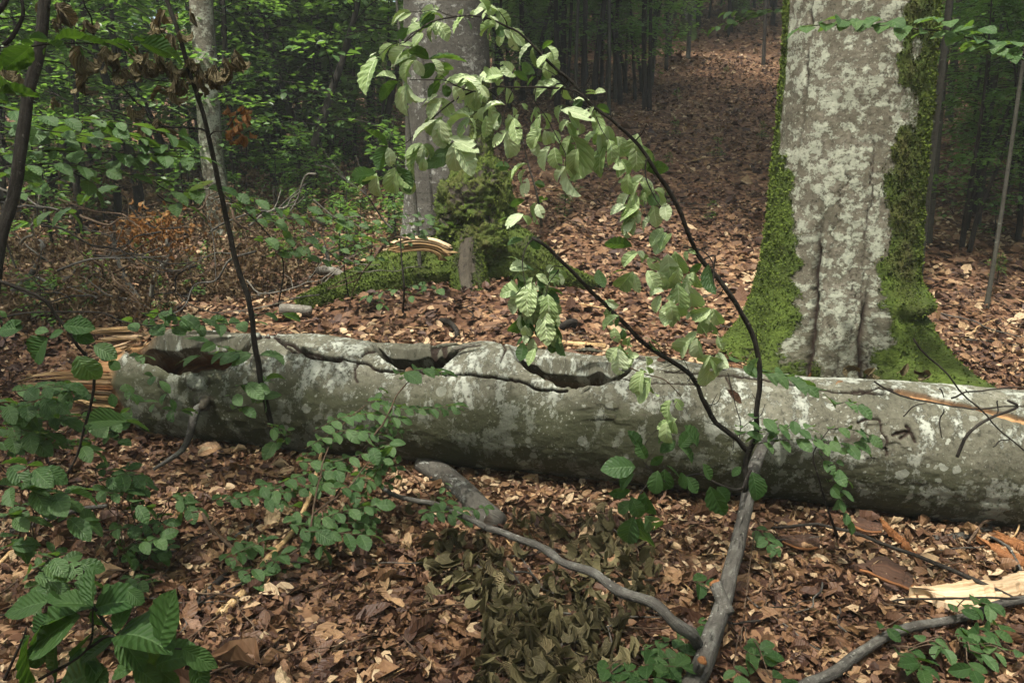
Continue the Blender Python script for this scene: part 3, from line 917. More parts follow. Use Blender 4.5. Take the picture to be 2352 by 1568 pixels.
V, F, U = tube([at(p[0], p[1], y) for p, y in zip(e3((1700, 850), (1630, 870), (1600, 960), (1570, 1090), (1510, 1210), (1400, 1290), (1270, 1370)), (4.15, 4.05, 4.02, 4.0, 3.97, 3.93, 3.9))], .026, .008, 9, rough=.2, seed=5)
part('dead_branch', V, F, M['twig_grey'], fallen, uv=U)
V, F, U = tube([at(470, 918, 4.20), at(468, 930, 4.06), at(462, 938, 4.02)], .030, .018, 10, rough=.4, seed=9)
part('branch_stub', V, F, M['root_bark'], fallen, uv=U)
# loose plates of bark standing off the log
_fl = [((995, 795), (1045, 788), 4.16), ((1040, 800), (1085, 790), 4.12), ((1330, 800), (1378, 803), 4.1), ((1395, 985), (1470, 1000), 3.80), ((1330, 905), (1350, 890), 3.86),
       ((640, 771), (700, 787), 4.45), ((430, 760), (520, 762), 4.6), ((1440, 815), (1480, 820), 4.02)]
for k, (a, b_, Y) in enumerate(_fl):
    V, F, U = splinter([a, ((a[0] + b_[0]) / 2, (a[1] + b_[1]) / 2 - 3), b_], [(a[0] + 2, a[1] + 7), ((a[0] + b_[0]) / 2, (a[1] + b_[1]) / 2 + 6), (b_[0] - 2, b_[1] + 6)], Y - .03, .006, n=14, seed=k + 30, curve=.006)
    part('bark_flake', V, F, M['stump_grey'] if k % 2 else M['log'], fallen, uv=U)

# ------------------------------------------------------------------ standing beeches
def trunk_surface(cx, cy, zs, rfun, nphi=220, lean=(0, 0), face=None):
    """face: azimuth (radians) of the direction towards the camera; phi=0 faces the camera, positive to its right"""
    zs = np.asarray(zs); phi = np.linspace(-np.pi, np.pi, nphi, endpoint=False)
    PH, Z = phi[None] + 0 * zs[:, None], zs[:, None] + 0 * phi[None]
    R, attrs = rfun(PH, Z)
    v = np.array([-cx, -cy]); v = v / np.linalg.norm(v)
    rt = np.array([-v[1], v[0]])
    if rt[0] < 0: rt = -rt
    D = np.cos(PH)[..., None] * v + np.sin(PH)[..., None] * rt
    z0 = zs[0]
    XY = np.array([cx, cy]) + D * R[..., None] + ((Z - z0)[..., None]) * np.array(lean)
    V = np.concatenate([XY, Z[..., None]], -1).reshape(-1, 3)
    n = nphi
    i = np.arange(len(zs) - 1)[:, None] * n; j = np.arange(n)[None]; j2 = (j + 1) % n
    F = np.stack([i + j, i + j2, i + n + j2, i + n + j], -1).reshape(-1, 4)
    if np.sum((V - np.repeat(np.array([[cx, cy, 0]]), len(V), 0))[:, :2] * vert_normals(V, F)[:, :2]) < 0: F = F[:, ::-1]
    uv = np.stack([PH * .5, Z], -1).reshape(-1, 2)
    return V, F, uv, {k: a.ravel() for k, a in attrs.items()}

def moss_tufts(V, F, mask, n, seed, size=.014, brown=None, bias=0.0):
    r = np.random.default_rng(seed)
    N = vert_normals(V, F)
    idx = np.nonzero(mask > .45)[0]
    if not len(idx): return None
    k = r.choice(idx, n)
    P = V[k] + r.normal(0, .012, (n, 3)); P = P - N[k] * np.sum((P - V[k]) * N[k], 1)[:, None]
    nn = N[k] + r.normal(0, .45, (n, 3))
    Dz = nn + np.array([0, 0, .25])
    B = bases(Dz, r.normal(size=(n, 3)))
    s = size * np.exp(r.normal(0, .35, n))
    cl = vnoise(P * 11, seed) * .5 + .5
    cl2 = vnoise(P * 3.5, seed + 1) * .5 + .5
    t = np.clip(.06 + bias + .5 * cl + .45 * cl2 + r.normal(0, .13, n), 0, 1)
    if brown is not None: t = t * (1 - .85 * brown[k])
    quad = (np.array([[-.32, 0, 0], [.32, 0, 0], [.22, 1, .15], [-.22, 1, .15]]), np.array([[0, 1, 2, 3]]), np.zeros((4, 2)))
    quad2 = (np.array([[-.4, 0, 0], [.4, 0, 0], [.1, .8, -.2], [-.3, .9, .1]]), np.array([[0, 1, 2, 3]]), np.zeros((4, 2)))
    return scatter([quad, quad2], P - N[k] * .003, B, s, t)

def lobe(PH, c, w):
    d = (PH - math.radians(c) + np.pi) % (2 * np.pi) - np.pi
    return np.exp(-(d / math.radians(w)) ** 2)

def crackline(PH, Z, c0, amp, freq, width, seed):
    mid = math.radians(c0) + amp * vnoise(np.stack([Z * freq, Z * 0, Z * 0 + seed], -1), seed) + .35 * amp * vnoise(np.stack([Z * freq * 6, Z * 0, Z * 0 + seed], -1), seed + 1) + .25 * amp * vnoise(np.stack([Z * freq * 21, Z * 0, Z * 0 + seed], -1), seed + 2)
    return np.exp(-((PH - mid) / math.radians(width)) ** 2)

# --- big beech with green buttresses
RT = (2.30, 5.62); RZ = float(gz(2.3, 5.1))
def r_right(PH, Z):
    h = Z - RZ
    hp = np.maximum(h, -.15)
    cyl = np.stack([np.cos(PH) * .5, np.sin(PH) * .5, Z], -1)
    R = .475 + .07 * np.exp(-hp / .9) - .010 * np.clip(h, 0, 10)
    for c, w, A, H in [(-78, 20, .50, .27), (-36, 17, .30, .36), (2, 13, .12, .40), (40, 19, .34, .40), (66, 11, .70, .22), (120, 25, .45, .3), (-140, 25, .5, .3), (175, 25, .4, .3)]:
        R = R + A * np.exp(-hp / H) * lobe(PH, c, w)
    cr = np.zeros_like(R)
    for c, a, fq, w, zz, dep, sd in [(-14, .05, 1.6, 2.0, 1.3, .06, 1), (19, .04, 2.0, 1.8, .9, .045, 2), (-56, .06, 2.0, 3.0, .55, .07, 3), (-3, .10, 2.5, .8, 1.75, .012, 4), (17, .07, 2.5, .8, 1.9, .012, 5), (8, .08, 3, .6, 1.2, .010, 6), (-40, .05, 2, 1.2, 3.0, .02, 7)]:
        k = crackline(PH, Z, c, a, fq, w, sd) * (1 - sstep(zz - .5, zz, h))
        if sd == 7: k = k * sstep(1.2, 1.5, h)
        R = R - dep * k
        brk = sstep(-.45, .15, vnoise(np.stack([Z * 7, PH * 6, PH * 0], -1), sd)) if sd not in (1, 2, 3) else 1.0
        cr = np.maximum(cr, sstep(.35, .85, k) * brk)
    # fold low on the side
    zf = .52 + .03 * np.sin(PH * 5)
    fold = lobe(PH, 66, 26)
    R = R + fold * (.07 * np.exp(-((h - zf - .06) / .07) ** 2) - .05 * np.exp(-((h - zf + .02) / .025) ** 2))
    R = R * (1 + .03 * fbm(cyl * 1.8, 3, 81)) + .008 * fbm(cyl * 9, 4, 83)
    nz = fbm(cyl * 3.2, 4, 85) + .7 * fbm(cyl * 11, 4, 86); d = np.degrees(PH)
    mleft = sstep(-12, -38, d + 14 * nz + 30 * sstep(.75, 1.6, h)) * (1 - sstep(1.2, 1.7, h + .3 * nz) * sstep(-75, -60, d))
    mright = sstep(16, 38, d + 14 * nz - 5 * sstep(.6, 1.6, h)) * (1 - .55 * sstep(.15, .5, vnoise(cyl * 6, 87)) * sstep(.8, 1.6, h) * (d < 60))
    base = sstep(.30, .08, h + .10 * nz) * (np.abs(d - 6) > 12)
    moss = np.clip(np.maximum(np.maximum(mleft, mright), base) * (1 - .8 * cr), 0, 1)
    R = R + .012 * moss + .014 * moss * fbm(cyl * 16, 3, 88)
    mb = np.clip(sstep(14, 44, d) * sstep(74, 48, d) * sstep(.35, .9, h) + .5 * (d < -30) * sstep(.2, .6, nz), 0, 1)
    low = .22 + .35 * sstep(.7, .1, h) + 0 * R
    z0 = np.zeros_like(R)
    return R, dict(moss=moss, crack=cr, low=low, mossbrown=mb, wood=z0, rot=z0)
_zs = np.concatenate([np.arange(RZ - .35, RZ + 2.9, .0125), np.arange(RZ + 2.9, 15, .3)])
beech = thing('beech_tree', 'stout old beech with pale lichen bark and mossy green buttress roots', 'tree', (RT[0], RT[1], RZ))
_V, _F, _U, _A = trunk_surface(*RT, _zs, r_right, 300, lean=(-.004, .0))
part('trunk', _V, _F, M['beech'], beech, uv=_U, attrs=_A)
_sel = _V[:, 2] < 3.2
_s = moss_tufts(_V, _F, np.where(_sel & (_V[:, 1] < RT[1] + .35), _A['moss'], 0), 42000, 4, .011, _A['mossbrown'])
part('moss', _s[0], _s[1], M['moss'], beech, kind='stuff', smooth=False, tint=_s[3])

# --- middle beech with the burl
MT = (-.58, 7.55); MZ = float(gz(-.5, 7.2))
def r_mid(PH, Z):
    h = Z - MZ; hp = np.maximum(h, -.2)
    cyl = np.stack([np.cos(PH) * .4, np.sin(PH) * .4, Z], -1)
    R = .40 - .012 * np.clip(h, 0, 12) + .03 * np.exp(-hp / .8)
    d = np.degrees(PH)
    for c, w, A, H in [(-62, 24, .42, .20), (38, 9, .10, .55), (64, 16, .62, .26), (150, 30, .4, .3), (-130, 30, .4, .3)]:
        R = R + A * np.exp(-hp / H) * lobe(PH, c, w)
    cl = lobe(PH, 40, 12) * sstep(.62, .40, h); R = R - .16 * cl
    R = R * (1 + .03 * fbm(cyl * 2, 3, 91)) + .005 * fbm(cyl * 12, 3, 93)
    nz = fbm(cyl * 3, 4, 95)
    moss = np.clip(sstep(14, 30, d + 14 * nz) * sstep(2.1, 1.5, h + .4 * nz) + sstep(.34, .2, h + .12 * nz), 0, 1) * (1 - cl)
    R = R + .012 * moss * (1 + fbm(cyl * 14, 3, 96))
    z0 = np.zeros_like(R)
    return R, dict(moss=moss, crack=.9 * cl, low=.12 + z0, mossbrown=.6 + z0, wood=z0, rot=z0)
_zs = np.concatenate([np.arange(MZ - .4, MZ + 3.6, .02), np.arange(MZ + 3.6, 15, .3)])
burl_tree = thing('beech_tree', 'grey beech with a lumpy mossy burl above its hollow base, behind the log', 'tree', (MT[0], MT[1], MZ))
_V, _F, _U, _A = trunk_surface(*MT, _zs, r_mid, 200)
part('trunk', _V, _F, M['beech_grey'], burl_tree, uv=_U, attrs=_A)
_tufts = [moss_tufts(_V, _F, np.where((_V[:, 1] < MT[1] + .1) & (_V[:, 2] < 3.2), _A['moss'], 0), 12000, 14, .011)]

def blob(c, r, nu=90, nv=60, amp=.2, freq=2.2, seed=0):
    u = np.linspace(0, 2 * np.pi, nu, endpoint=False); v = np.linspace(.02, np.pi - .02, nv)
    U_, V_ = np.meshgrid(u, v)
    D = np.stack([np.sin(V_) * np.cos(U_), np.sin(V_) * np.sin(U_), np.cos(V_)], -1)
    k = 1 + amp * fbm(D * freq, 4, seed) + amp * .5 * fbm(D * freq * 4, 3, seed + 3)
    P = np.asarray(c) + D * k[..., None] * np.asarray(r)
    i = np.arange(nv - 1)[:, None] * nu; j = np.arange(nu)[None]; j2 = (j + 1) % nu
    F = np.stack([i + j, i + nu + j, i + nu + j2, i + j2], -1).reshape(-1, 4)
    P = P.reshape(-1, 3)
    uv = np.stack([U_ * r[0], V_ * r[0]], -1).reshape(-1, 2)
    cav = np.clip(-fbm(D * freq * 4, 3, seed + 3) * 2, 0, 1).ravel()
    return P, F, uv, cav

_bl = [blob(at(1072, 462, 7.14), (.25, .22, .28), amp=.36, freq=2.6, seed=101), blob(at(1098, 555, 7.10), (.22, .2, .22), amp=.38, freq=2.8, seed=111), blob(at(1152, 470, 7.2), (.11, .14, .28), amp=.5, seed=121), blob(at(1040, 520, 7.15), (.14, .15, .2), amp=.5, freq=3, seed=131), blob(at(1120, 420, 7.2), (.16, .16, .22), amp=.5, freq=3, seed=141), blob(at(1135, 540, 7.12), (.12, .13, .2), amp=.5, freq=3, seed=151), blob(at(1090, 400, 7.24), (.15, .15, .3), amp=.4, freq=3, seed=161)]
_VF = joinm([(b[0], b[1], b[2]) for b in _bl]); _cav = np.concatenate([b[3] for b in _bl])
_mm = np.clip(.95 - .8 * _cav + .9 * fbm(_VF[0] * 5, 3, 5), 0, 1)
burl = part('burl', _VF[0], _VF[1], M['root_bark'], burl_tree, uv=_VF[2], attrs=dict(moss=_mm, mossbrown=np.full(len(_mm), .9), crack=.35 * (_cav > .5)))
_tufts.append(moss_tufts(_VF[0], _VF[1], np.where(_VF[0][:, 1] < 7.25, _mm, 0), 26000, 15, .0095, .45 * np.clip(_cav * 1.2 + .3 * fbm(_VF[0] * 7, 3, 8) - .2, 0, 1), .22))
# root leg under the burl
_rt = tube([at(1096, 500, 7.1), at(1084, 560, 7.02), at(1078, 610, 6.96), at(1080, 650, 6.91), at(1086, 690, 6.86), at(1090, 715, 6.82)], .09, .20, 28, step=.025, rough=.3, seed=3)
_rm = sstep(.10, .55, vnoise(_rt[0] * 3.1, 9) + .9 * sstep(.95, .62, _rt[0][:, 2]) - .25)
_rm = np.clip(np.where(np.abs(_rt[0][:, 0] - at(1072, 640, 6.9)[0]) < .055, _rm * .6, _rm + .5), 0, 1)
part('root', _rt[0], _rt[1], M['root_bark'], burl_tree, uv=_rt[2], attrs=dict(moss=_rm, mossbrown=_rm * 0))
_tufts.append(moss_tufts(_rt[0], _rt[1], _rm, 8000, 16, .010))
# mossy roots spreading from the base
for k, (pts, r0, r1, n) in enumerate([
        ([at(1050, 595, 7.3), at(985, 610, 7.15), at(915, 622, 7.0), at(850, 645, 6.85), at(760, 680, 6.7), at(690, 700, 6.55)], .30, .07, 22000),
        ([at(1150, 570, 7.3), at(1210, 590, 7.22), at(1270, 625, 7.12), at(1325, 655, 7.05), at(1370, 680, 7.0)], .28, .06, 11000)]):
    P = np.array(pts)
    for q in range(len(P)):
        rr = r0 + (r1 - r0) * q / (len(P) - 1)
        P[q, 2] = max(gz(P[q, 0], P[q, 1]) + rr * .3, P[q, 2] - rr * .15)
    t_ = tube(P, r0, r1, 22, step=.03, rough=.28, seed=20 + k)
    mk = np.clip(.95 + .5 * fbm(t_[0] * 4, 3, 6 + k) - .3 * (k == 1) * sstep(.1, -.3, vnoise(t_[0] * 5, 3)), 0, 1)
    part('root', t_[0], t_[1], M['root_bark'], burl_tree, uv=t_[2], attrs=dict(moss=mk, mossbrown=mk * .3))
    _tufts.append(moss_tufts(t_[0], t_[1], mk, n, 17 + k, .011, .5 * sstep(0, .5, fbm(t_[0] * 5, 3, 30 + k))))
_s = merge_sc([t for t in _tufts if t is not None])
part('moss', _s[0], _s[1], M['moss'], burl_tree, kind='stuff', smooth=False, tint=_s[3])

# --- plain round trunks farther off: base position, radius, height, lean
def plain_trunk(parent, x, y, r, h, lean=(0, 0), m=None, seed=0, nphi=18, mossy=0.0, wob=.15):
    z0 = float(gz(x, y)) - .1
    zs = np.concatenate([np.linspace(0, .6, 7), np.linspace(.6, h, int(10 + h * 3))[1:]])
    n = len(zs)
    cx = x + lean[0] * zs + wob * r * 6 * vnoise(np.stack([zs * .35, zs * 0 + seed], -1), seed) * np.minimum(1, zs)
    cy = y + lean[1] * zs
    R = r * (1 - .5 * zs / h) + r * .55 * np.exp(-zs / .18)
    ph = np.linspace(0, 2 * np.pi, nphi, endpoint=False)
    RR = R[:, None] * (1 + .07 * vnoise(np.stack(np.broadcast_arrays(zs[:, None] * 2, np.cos(ph)[None] * 1.2 + seed, np.sin(ph)[None] * 1.2), -1), seed))
    V = np.stack([cx[:, None] + RR * np.cos(ph), cy[:, None] + RR * np.sin(ph), z0 + zs[:, None] + 0 * RR], -1).reshape(-1, 3)
    i = np.arange(n - 1)[:, None] * nphi; j = np.arange(nphi)[None]; j2 = (j + 1) % nphi
    F = np.stack([i + j, i + j2, i + nphi + j2, i + nphi + j], -1).reshape(-1, 4)
    uv = np.stack(np.broadcast_arrays(ph[None] * r, zs[:, None]), -1).reshape(-1, 2)
    ms = np.clip(mossy * (1.2 - zs[:, None] / .8) + 0 * RR, 0, 1).ravel()
    return part('trunk', V, F, m or M['beech_thin'], parent, uv=uv, attrs=dict(moss=ms, low=np.full(len(V), .25)))

# crowns: leaves spread through the volume of a tree top, shared between trees
def crown_mesh(seed, R, H, n, size, m, layers=True):
    r = np.random.default_rng(seed)
    nb = 46
    bp = r.normal(size=(nb, 3)); bp /= np.linalg.norm(bp, axis=1)[:, None]
    bp *= (r.random(nb) ** .4)[:, None] * np.array([R, R, H / 2])
    k = r.integers(0, nb, n)
    P = bp[k] + r.normal(0, 1, (n, 3)) * np.array([.85, .85, .22]) * R * .22
    a = r.random(n) * 2 * np.pi
    D = np.stack([np.cos(a), np.sin(a), r.normal(-.25, .25, n)], -1)
    U = np.array([0, 0, 1.0]) + r.normal(0, .35, (n, 3))
    s = size * np.exp(r.normal(0, .25, n))
    t = np.clip(r.random(n) * .7 + .3 * r.random(nb)[k], 0, 1)
    V, F, U_, T = scatter(T_TINY, P, bases(D, U), s, t)
    me = mk_mesh('crown', V, F, smooth=False, uv=U_, tint=T)
    me.materials.append(m)
    return me
CROWNS = [crown_mesh(500 + i, 3.6, 6.5, 6500, .21, M['leaf_far']) for i in range(3)]
def add_crown(parent, off, sc=1.0, rot=0.0, mesh=None):
    o = bpy.data.objects.new('crown', mesh or random.choice(CROWNS))
    COL.objects.link(o); o.parent = parent
    o.location = off; o.scale = (sc, sc, sc); o.rotation_euler = (0, 0, rot)
    return o

# ------------------------------------------------------------------ damp forest air
_hz = bpy.data.meshes.new('haze')
_b = [(-78, 78), (-20, 79), (-5, 37)]
_hv = [(x, y, z) for x in _b[0] for y in _b[1] for z in _b[2]]
_hz.from_pydata(_hv, [], [(0, 1, 3, 2), (4, 6, 7, 5), (0, 4, 5, 1), (2, 3, 7, 6), (0, 2, 6, 4), (1, 5, 7, 3)])
_hb = NB('forest_air')
_pv = _hb.n('VolumePrincipled')
_pv.inputs['Color'].default_value = (.86, .93, .88, 1)
_pv.inputs['Density'].default_value = HAZE
_pv.inputs['Anisotropy'].default_value = .2
_hb.nt.links.new(_pv.outputs[0], _hb.out.inputs[1])
_hz.materials.append(_hb.m)
_ho = bpy.data.objects.new('haze', _hz); COL.objects.link(_ho)
_ho['kind'] = 'stuff'; _ho['label'] = 'faint damp haze between the far trees'; _ho['category'] = 'haze'
# ------------------------------------------------------------------ background trees
for tr, hh in ((beech, 13), (burl_tree, 14)):
    for k in range(3 if tr is beech else 2):
        a = k * 2.1 + 1
        add_crown(tr, (1.9 * math.cos(a), 2.2 + 1.9 * math.sin(a), hh - 1 + k), 1.0, k)

def tall_tree(px, Y, wpx, label, h=15, lean=(0, 0), m=None, mossy=0.0, crown=True, seed=0, group=None, name='beech_tree', crown_sc=1.0, nphi=16, cz=.75, cat='tree'):
    x = (px - CX) / FPX * Y * 1.0
    d = project(np.array([[x, Y, CAMZ + .2 * Y * .3]]))[2][0]
    x = (px - CX) / FPX * d
    r = wpx / FPX * d / 2
    z0 = float(gz(x, Y))
    t = thing(name, label, cat, (x, Y, z0), group)
    plain_trunk(t, x, Y, r, h, lean, m, seed, nphi, mossy)
    if crown:
        add_crown(t, (lean[0] * h, lean[1] * h, h * cz + 1), crown_sc, seed * 1.3)
    return t

tall_tree(494, 9.0, 54, 'slim pale grey beech behind the dark leaning stem with dead leaves', 14, (.006, 0), M['beech'], 0, seed=3, nphi=28, crown=False)
tall_tree(527, 11.6, 14, 'thin dark trunk standing close against the slim pale grey beech', 9, (.01, 0), M['twig_dark'], 0, seed=4, crown_sc=.6)
tall_tree(612, 16, 26, 'straight grey trunk with a lit edge in the green thicket', 15, (0, 0), M['beech_grey'], seed=5, crown=False)
tall_tree(742, 19, 34, 'dark ivy-shaded trunk in the thicket beside the burl tree', 15, (0, 0), M['beech_grey'], seed=6, crown=False)
tall_tree(133, 12, 22, 'dark upright trunk behind the hanging dead leaves near the dark leaning stem', 13, (.0, 0), M['beech_thin'], seed=7, crown=False)
tall_tree(176, 13.5, 20, 'second dark trunk beside the upright one in the leafy thicket', 13, (.0, 0), M['beech_thin'], seed=8)
tall_tree(1572, 23, 34, 'grey trunk with a mossy foot at the upper edge of the brown slope', 15, (0, 0), M['beech_grey'], .9, seed=9)
tall_tree(1690, 27, 40, 'dark trunk with a mossy flared foot high on the brown slope', 15, (0, 0), M['beech_grey'], 1.0, seed=10)
tall_tree(1245, 26, 26, 'dark trunk just beyond the burl tree on the upper slope', 14, (0, 0), M['beech_grey'], seed=11)
tall_tree(2163, 8.2, 13, 'thin grey sapling trunk next to the stout beech', 8, (-.005, 0), M['beech_thin'], seed=12, crown_sc=.55)
tall_tree(2275, 8.8, 11, 'thinner grey sapling trunk, second from the stout beech', 7, (.0, 0), M['beech_thin'], seed=13, crown_sc=.5)
tall_tree(2318, 6.6, 10, 'leaning grey sapling trunk rising from the litter past the log end', 7, (.03, 0), M['beech_thin'], seed=14, crown_sc=.5)
tall_tree(2148, 6.6, 20, 'crooked grey sapling pressed behind the stout beech', 4, (.0, 0), M['beech_thin'], seed=15, crown=False)
tall_tree(960, 6.9, 10, 'thin mossy stem in front of the burl tree', 3.4, (-.06, 0), M['beech_thin'], .8, seed=16, crown=False)

# unseen beeches added beside and behind the viewer to shade and dapple the ground
for k, (x, y, h) in enumerate([(-7.8, .6, 12), (-4.6, -6.5, 10), (2.6, -7.5, 10), (7.2, -3.0, 11), (8.6, 2.6, 12)]):
    t = thing('beech_tree', ['beech beyond the frame on the side of the dark leaning stem', 'beech out of frame behind the viewer, the one in line with the log hollows', 'beech out of frame past the splintered log end', 'beech out of frame behind the viewer, on the pale board side', 'beech out of frame past the end of the pale board'][k], 'tree', (x, y, float(gz(x, y))))
    plain_trunk(t, x, y, .22, h, (0, 0), M['beech_grey'], 300 + k, 14, .3)
    add_crown(t, (0, 0, h - 2.5), .95, k * 1.7)

CROWNS_THIN = [crown_mesh(540, 4.2, 5.0, 1500, .20, M['leaf_far'])]  # sparse crown added out of frame to break up the sunlight
t = thing('beech_tree', 'slender beech out of frame whose thin crown leans over the fallen log', 'tree', (-4.9, -.6, float(gz(-4.9, -.6))))
plain_trunk(t, -4.9, -.6, .16, 11, (.16, .05), M['beech_grey'], 311, 14, .3)
add_crown(t, (2.7, -.8, 9.0), 1.0, 4.4, CROWNS_THIN[0])

# pole-thin trees on the upper slope, all alike
_r = np.random.default_rng(21)
for k in range(46):
    px = _r.uniform(1130, 1800) if k < 30 else _r.uniform(2080, 2420)
    Y = _r.uniform(19, 40) if k < 30 else _r.uniform(12, 30)
    tall_tree(px, Y, _r.uniform(8, 17), 'thin dark pole-like young tree on the shaded upper slope', _r.uniform(9, 14), (_r.normal(0, .02), _r.normal(0, .02)), M['twig_dark'] if k % 3 else M['beech_thin'],
              seed=30 + k, group='thin young trees on the upper slope', name='young_tree', nphi=8, crown_sc=_r.uniform(.5, .7), cz=.68, crown=k % 3 == 0)
for k in range(26):
    px = _r.uniform(-80, 930); Y = _r.uniform(12, 32)
    tall_tree(px, Y, _r.uniform(7, 14), 'thin dark trunk half hidden in the green thicket', _r.uniform(8, 14), (_r.normal(0, .03), _r.normal(0, .02)), M['beech_thin'] if k % 2 else M['twig_dark'],
              seed=80 + k, group='thin trunks in the green thicket', name='young_tree', nphi=8, crown_sc=_r.uniform(.45, .7), cz=.72, crown=False)

# --- leafy saplings of the thicket: side branches carrying flat layered sprays
def sapling_meshes(seed, h, nbr, leaf, per, spread=1.0):
    r = np.random.default_rng(seed)
    items, P, D, U = [], [], [], []
    zs = np.linspace(0, h, 9)
    stem = np.stack([.10 * h * vnoise(np.stack([zs * .5, zs * 0 + seed], -1), seed), .10 * h * vnoise(np.stack([zs * .5, zs * 0 + seed + 9], -1), seed), zs], -1)
    items.append(tube(stem, .010 * h + .006, .004, 6, seed=seed))
    for b_ in range(nbr):
        f = r.uniform(.12, 1.0) ** .8
        p0 = np.array([np.interp(f * h, zs, stem[:, k]) for k in range(3)])
        a = r.uniform(0, 2 * np.pi); L = spread * (1.25 - .75 * f) * r.uniform(.5, 1.1) * h * .30
        d = np.array([math.cos(a), math.sin(a), r.uniform(.05, .45)])
        q = np.linspace(0, 1, 5)
        br = p0 + d * (q * L)[:, None] - np.array([0, 0, 1]) * (q ** 2 * L * .35)[:, None]
        items.append(tube(br, .006, .0025, 4, step=L / 4, seed=b_))
        n = per
        f2 = r.uniform(.15, 1.05, n)
        side = np.array([-d[1], d[0], 0]); side /= np.linalg.norm(side)
        w = r.uniform(-1, 1, n) * L * .38 * np.sin(np.pi * np.clip(f2, 0, .93) ** .8)
        pp = np.stack([np.interp(f2, q, br[:, k]) for k in range(3)], -1) + side * w[:, None] + np.stack([0 * w, 0 * w, r.normal(0, .03, n) - .12 * np.abs(w)], -1)
        dd = d * .8 + side * np.sign(w)[:, None] * .8 + r.normal(0, .35, (n, 3)); dd[:, 2] = r.normal(-.15, .2, n)
        P.append(pp); D.append(dd); U.append(np.array([0, 0, 1.0]) + r.normal(0, .22, (n, 3)))
    P, D, U = map(np.vstack, (P, D, U))
    V, F, U_, T = scatter(T_LOW, P, bases(D, U), leaf * np.exp(r.normal(0, .22, len(P))), r.random(len(P)))
    cm = mk_mesh('crown', V, F, smooth=False, uv=U_, tint=T); cm.materials.append(M['leaf_far'])
    V, F, U_ = joinm(items)
    tm = mk_mesh('stem', V, F, uv=U_); tm.materials.append(M['twig_dark'])
    return tm, cm
SAP = [sapling_meshes(600 + i, 3.4, 40, .064, 42, 1.15) for i in range(6)]
LOWSAP = [sapling_meshes(640 + i, .9, 14, .060, 13, 1.3) for i in range(5)]

def sapling(px, Y, sc, rot, kind, label, group, name, cat='sapling', squash=1.0):
    x = (px - CX) / FPX * Y * 1.03
    z0 = float(gz(x, Y)) - .03
    t = thing(name, label, cat, (x, Y, z0), group)
    for nm, me in zip(('stem', 'crown'), kind):
        o = bpy.data.objects.new(nm, me); COL.objects.link(o); o.parent = t
    t.rotation_euler = (0, 0, rot); t.scale = (sc, sc, sc * squash)
    return t
_r = np.random.default_rng(33)
for k in range(110):
    px = _r.uniform(-140, 930) if k < 78 else _r.uniform(540, 940); Y = 9.0 + 16 * _r.random()
    if px > 640 and Y < 9.8: Y += 3
    sapling(px, Y, _r.uniform(.8, 1.7), _r.uniform(0, 6.3), SAP[k % 6], 'leafy green beech sapling of the shady thicket', 'green saplings of the thicket', 'beech_sapling')
for k in range(44):
    px = _r.uniform(900, 1800); Y = _r.uniform(22, 38)
    sapling(px, Y, _r.uniform(1.0, 1.9), _r.uniform(0, 6.3), SAP[k % 6], 'dark green beech sapling between the poles of the upper slope', 'green saplings of the upper slope', 'beech_sapling')
for k in range(34):
    px = _r.uniform(1120, 1490); Y = _r.uniform(14.5, 24)
    sapling(px, Y, _r.uniform(.9, 1.6), _r.uniform(0, 6.3), SAP[k % 6], 'dark green beech sapling between the poles of the upper slope', 'green saplings of the upper slope', 'beech_sapling')
for k in range(12):
    px = _r.uniform(1500, 1810); Y = _r.uniform(24, 31)
    sapling(px, Y, _r.uniform(1.0, 1.6), _r.uniform(0, 6.3), SAP[k % 6], 'dark green beech sapling between the poles of the upper slope', 'green saplings of the upper slope', 'beech_sapling')
for k in range(14):
    px = _r.uniform(2170, 2500); Y = _r.uniform(7.8, 11.5)
    sapling(px, Y, _r.uniform(.6, 1.0), _r.uniform(0, 6.3), SAP[k % 6], 'green beech sapling on the slope past the stout beech', 'green saplings past the stout beech', 'beech_sapling')
for k in range(26):
    px = _r.uniform(1130, 1500); Y = _r.uniform(14, 22)
    tall_tree(px, Y, _r.uniform(6, 13), 'thin dark pole-like young tree on the shaded upper slope', _r.uniform(8, 12), (_r.normal(0, .02), _r.normal(0, .02)), M['twig_dark'] if k % 3 else M['beech_thin'],
              seed=130 + k, group='thin young trees on the upper slope', name='young_tree', nphi=8, crown=False)
for k in range(32):
    px = _r.uniform(2090, 2480); Y = _r.uniform(9.5, 22)
    sapling(px, Y, _r.uniform(.6, 1.3), _r.uniform(0, 6.3), SAP[k % 6], 'green beech sapling on the slope past the stout beech', 'green saplings past the stout beech', 'beech_sapling')
for k in range(40):
    px = _r.uniform(480, 950) if k < 30 else _r.uniform(-60, 480); Y = _r.uniform(8.5, 15) if k < 30 else _r.uniform(7.5, 11)
    sapling(px, Y, _r.uniform(.7, 1.3), _r.uniform(0, 6.3), LOWSAP[k % 5], 'low green seedling on the dark ground at the thicket edge', 'low seedlings at the thicket edge', 'beech_seedling', 'seedling')
for k in range(26):
    px = _r.uniform(560, 930); Y = _r.uniform(7.4, 10)
    sapling(px, Y, _r.uniform(.35, .75), _r.uniform(0, 6.3), LOWSAP[k % 5], 'low green seedling on the dark ground at the thicket edge', 'low seedlings at the thicket edge', 'beech_seedling', 'seedling')
for k in range(14):
    px = _r.uniform(-40, 560); Y = _r.uniform(5.9, 7.4)
    sapling(px, Y, _r.uniform(.3, .6), _r.uniform(0, 6.3), LOWSAP[k % 5], 'small green seedling poking through the dry brush', 'small seedlings in the dry brush', 'beech_seedling', 'seedling')
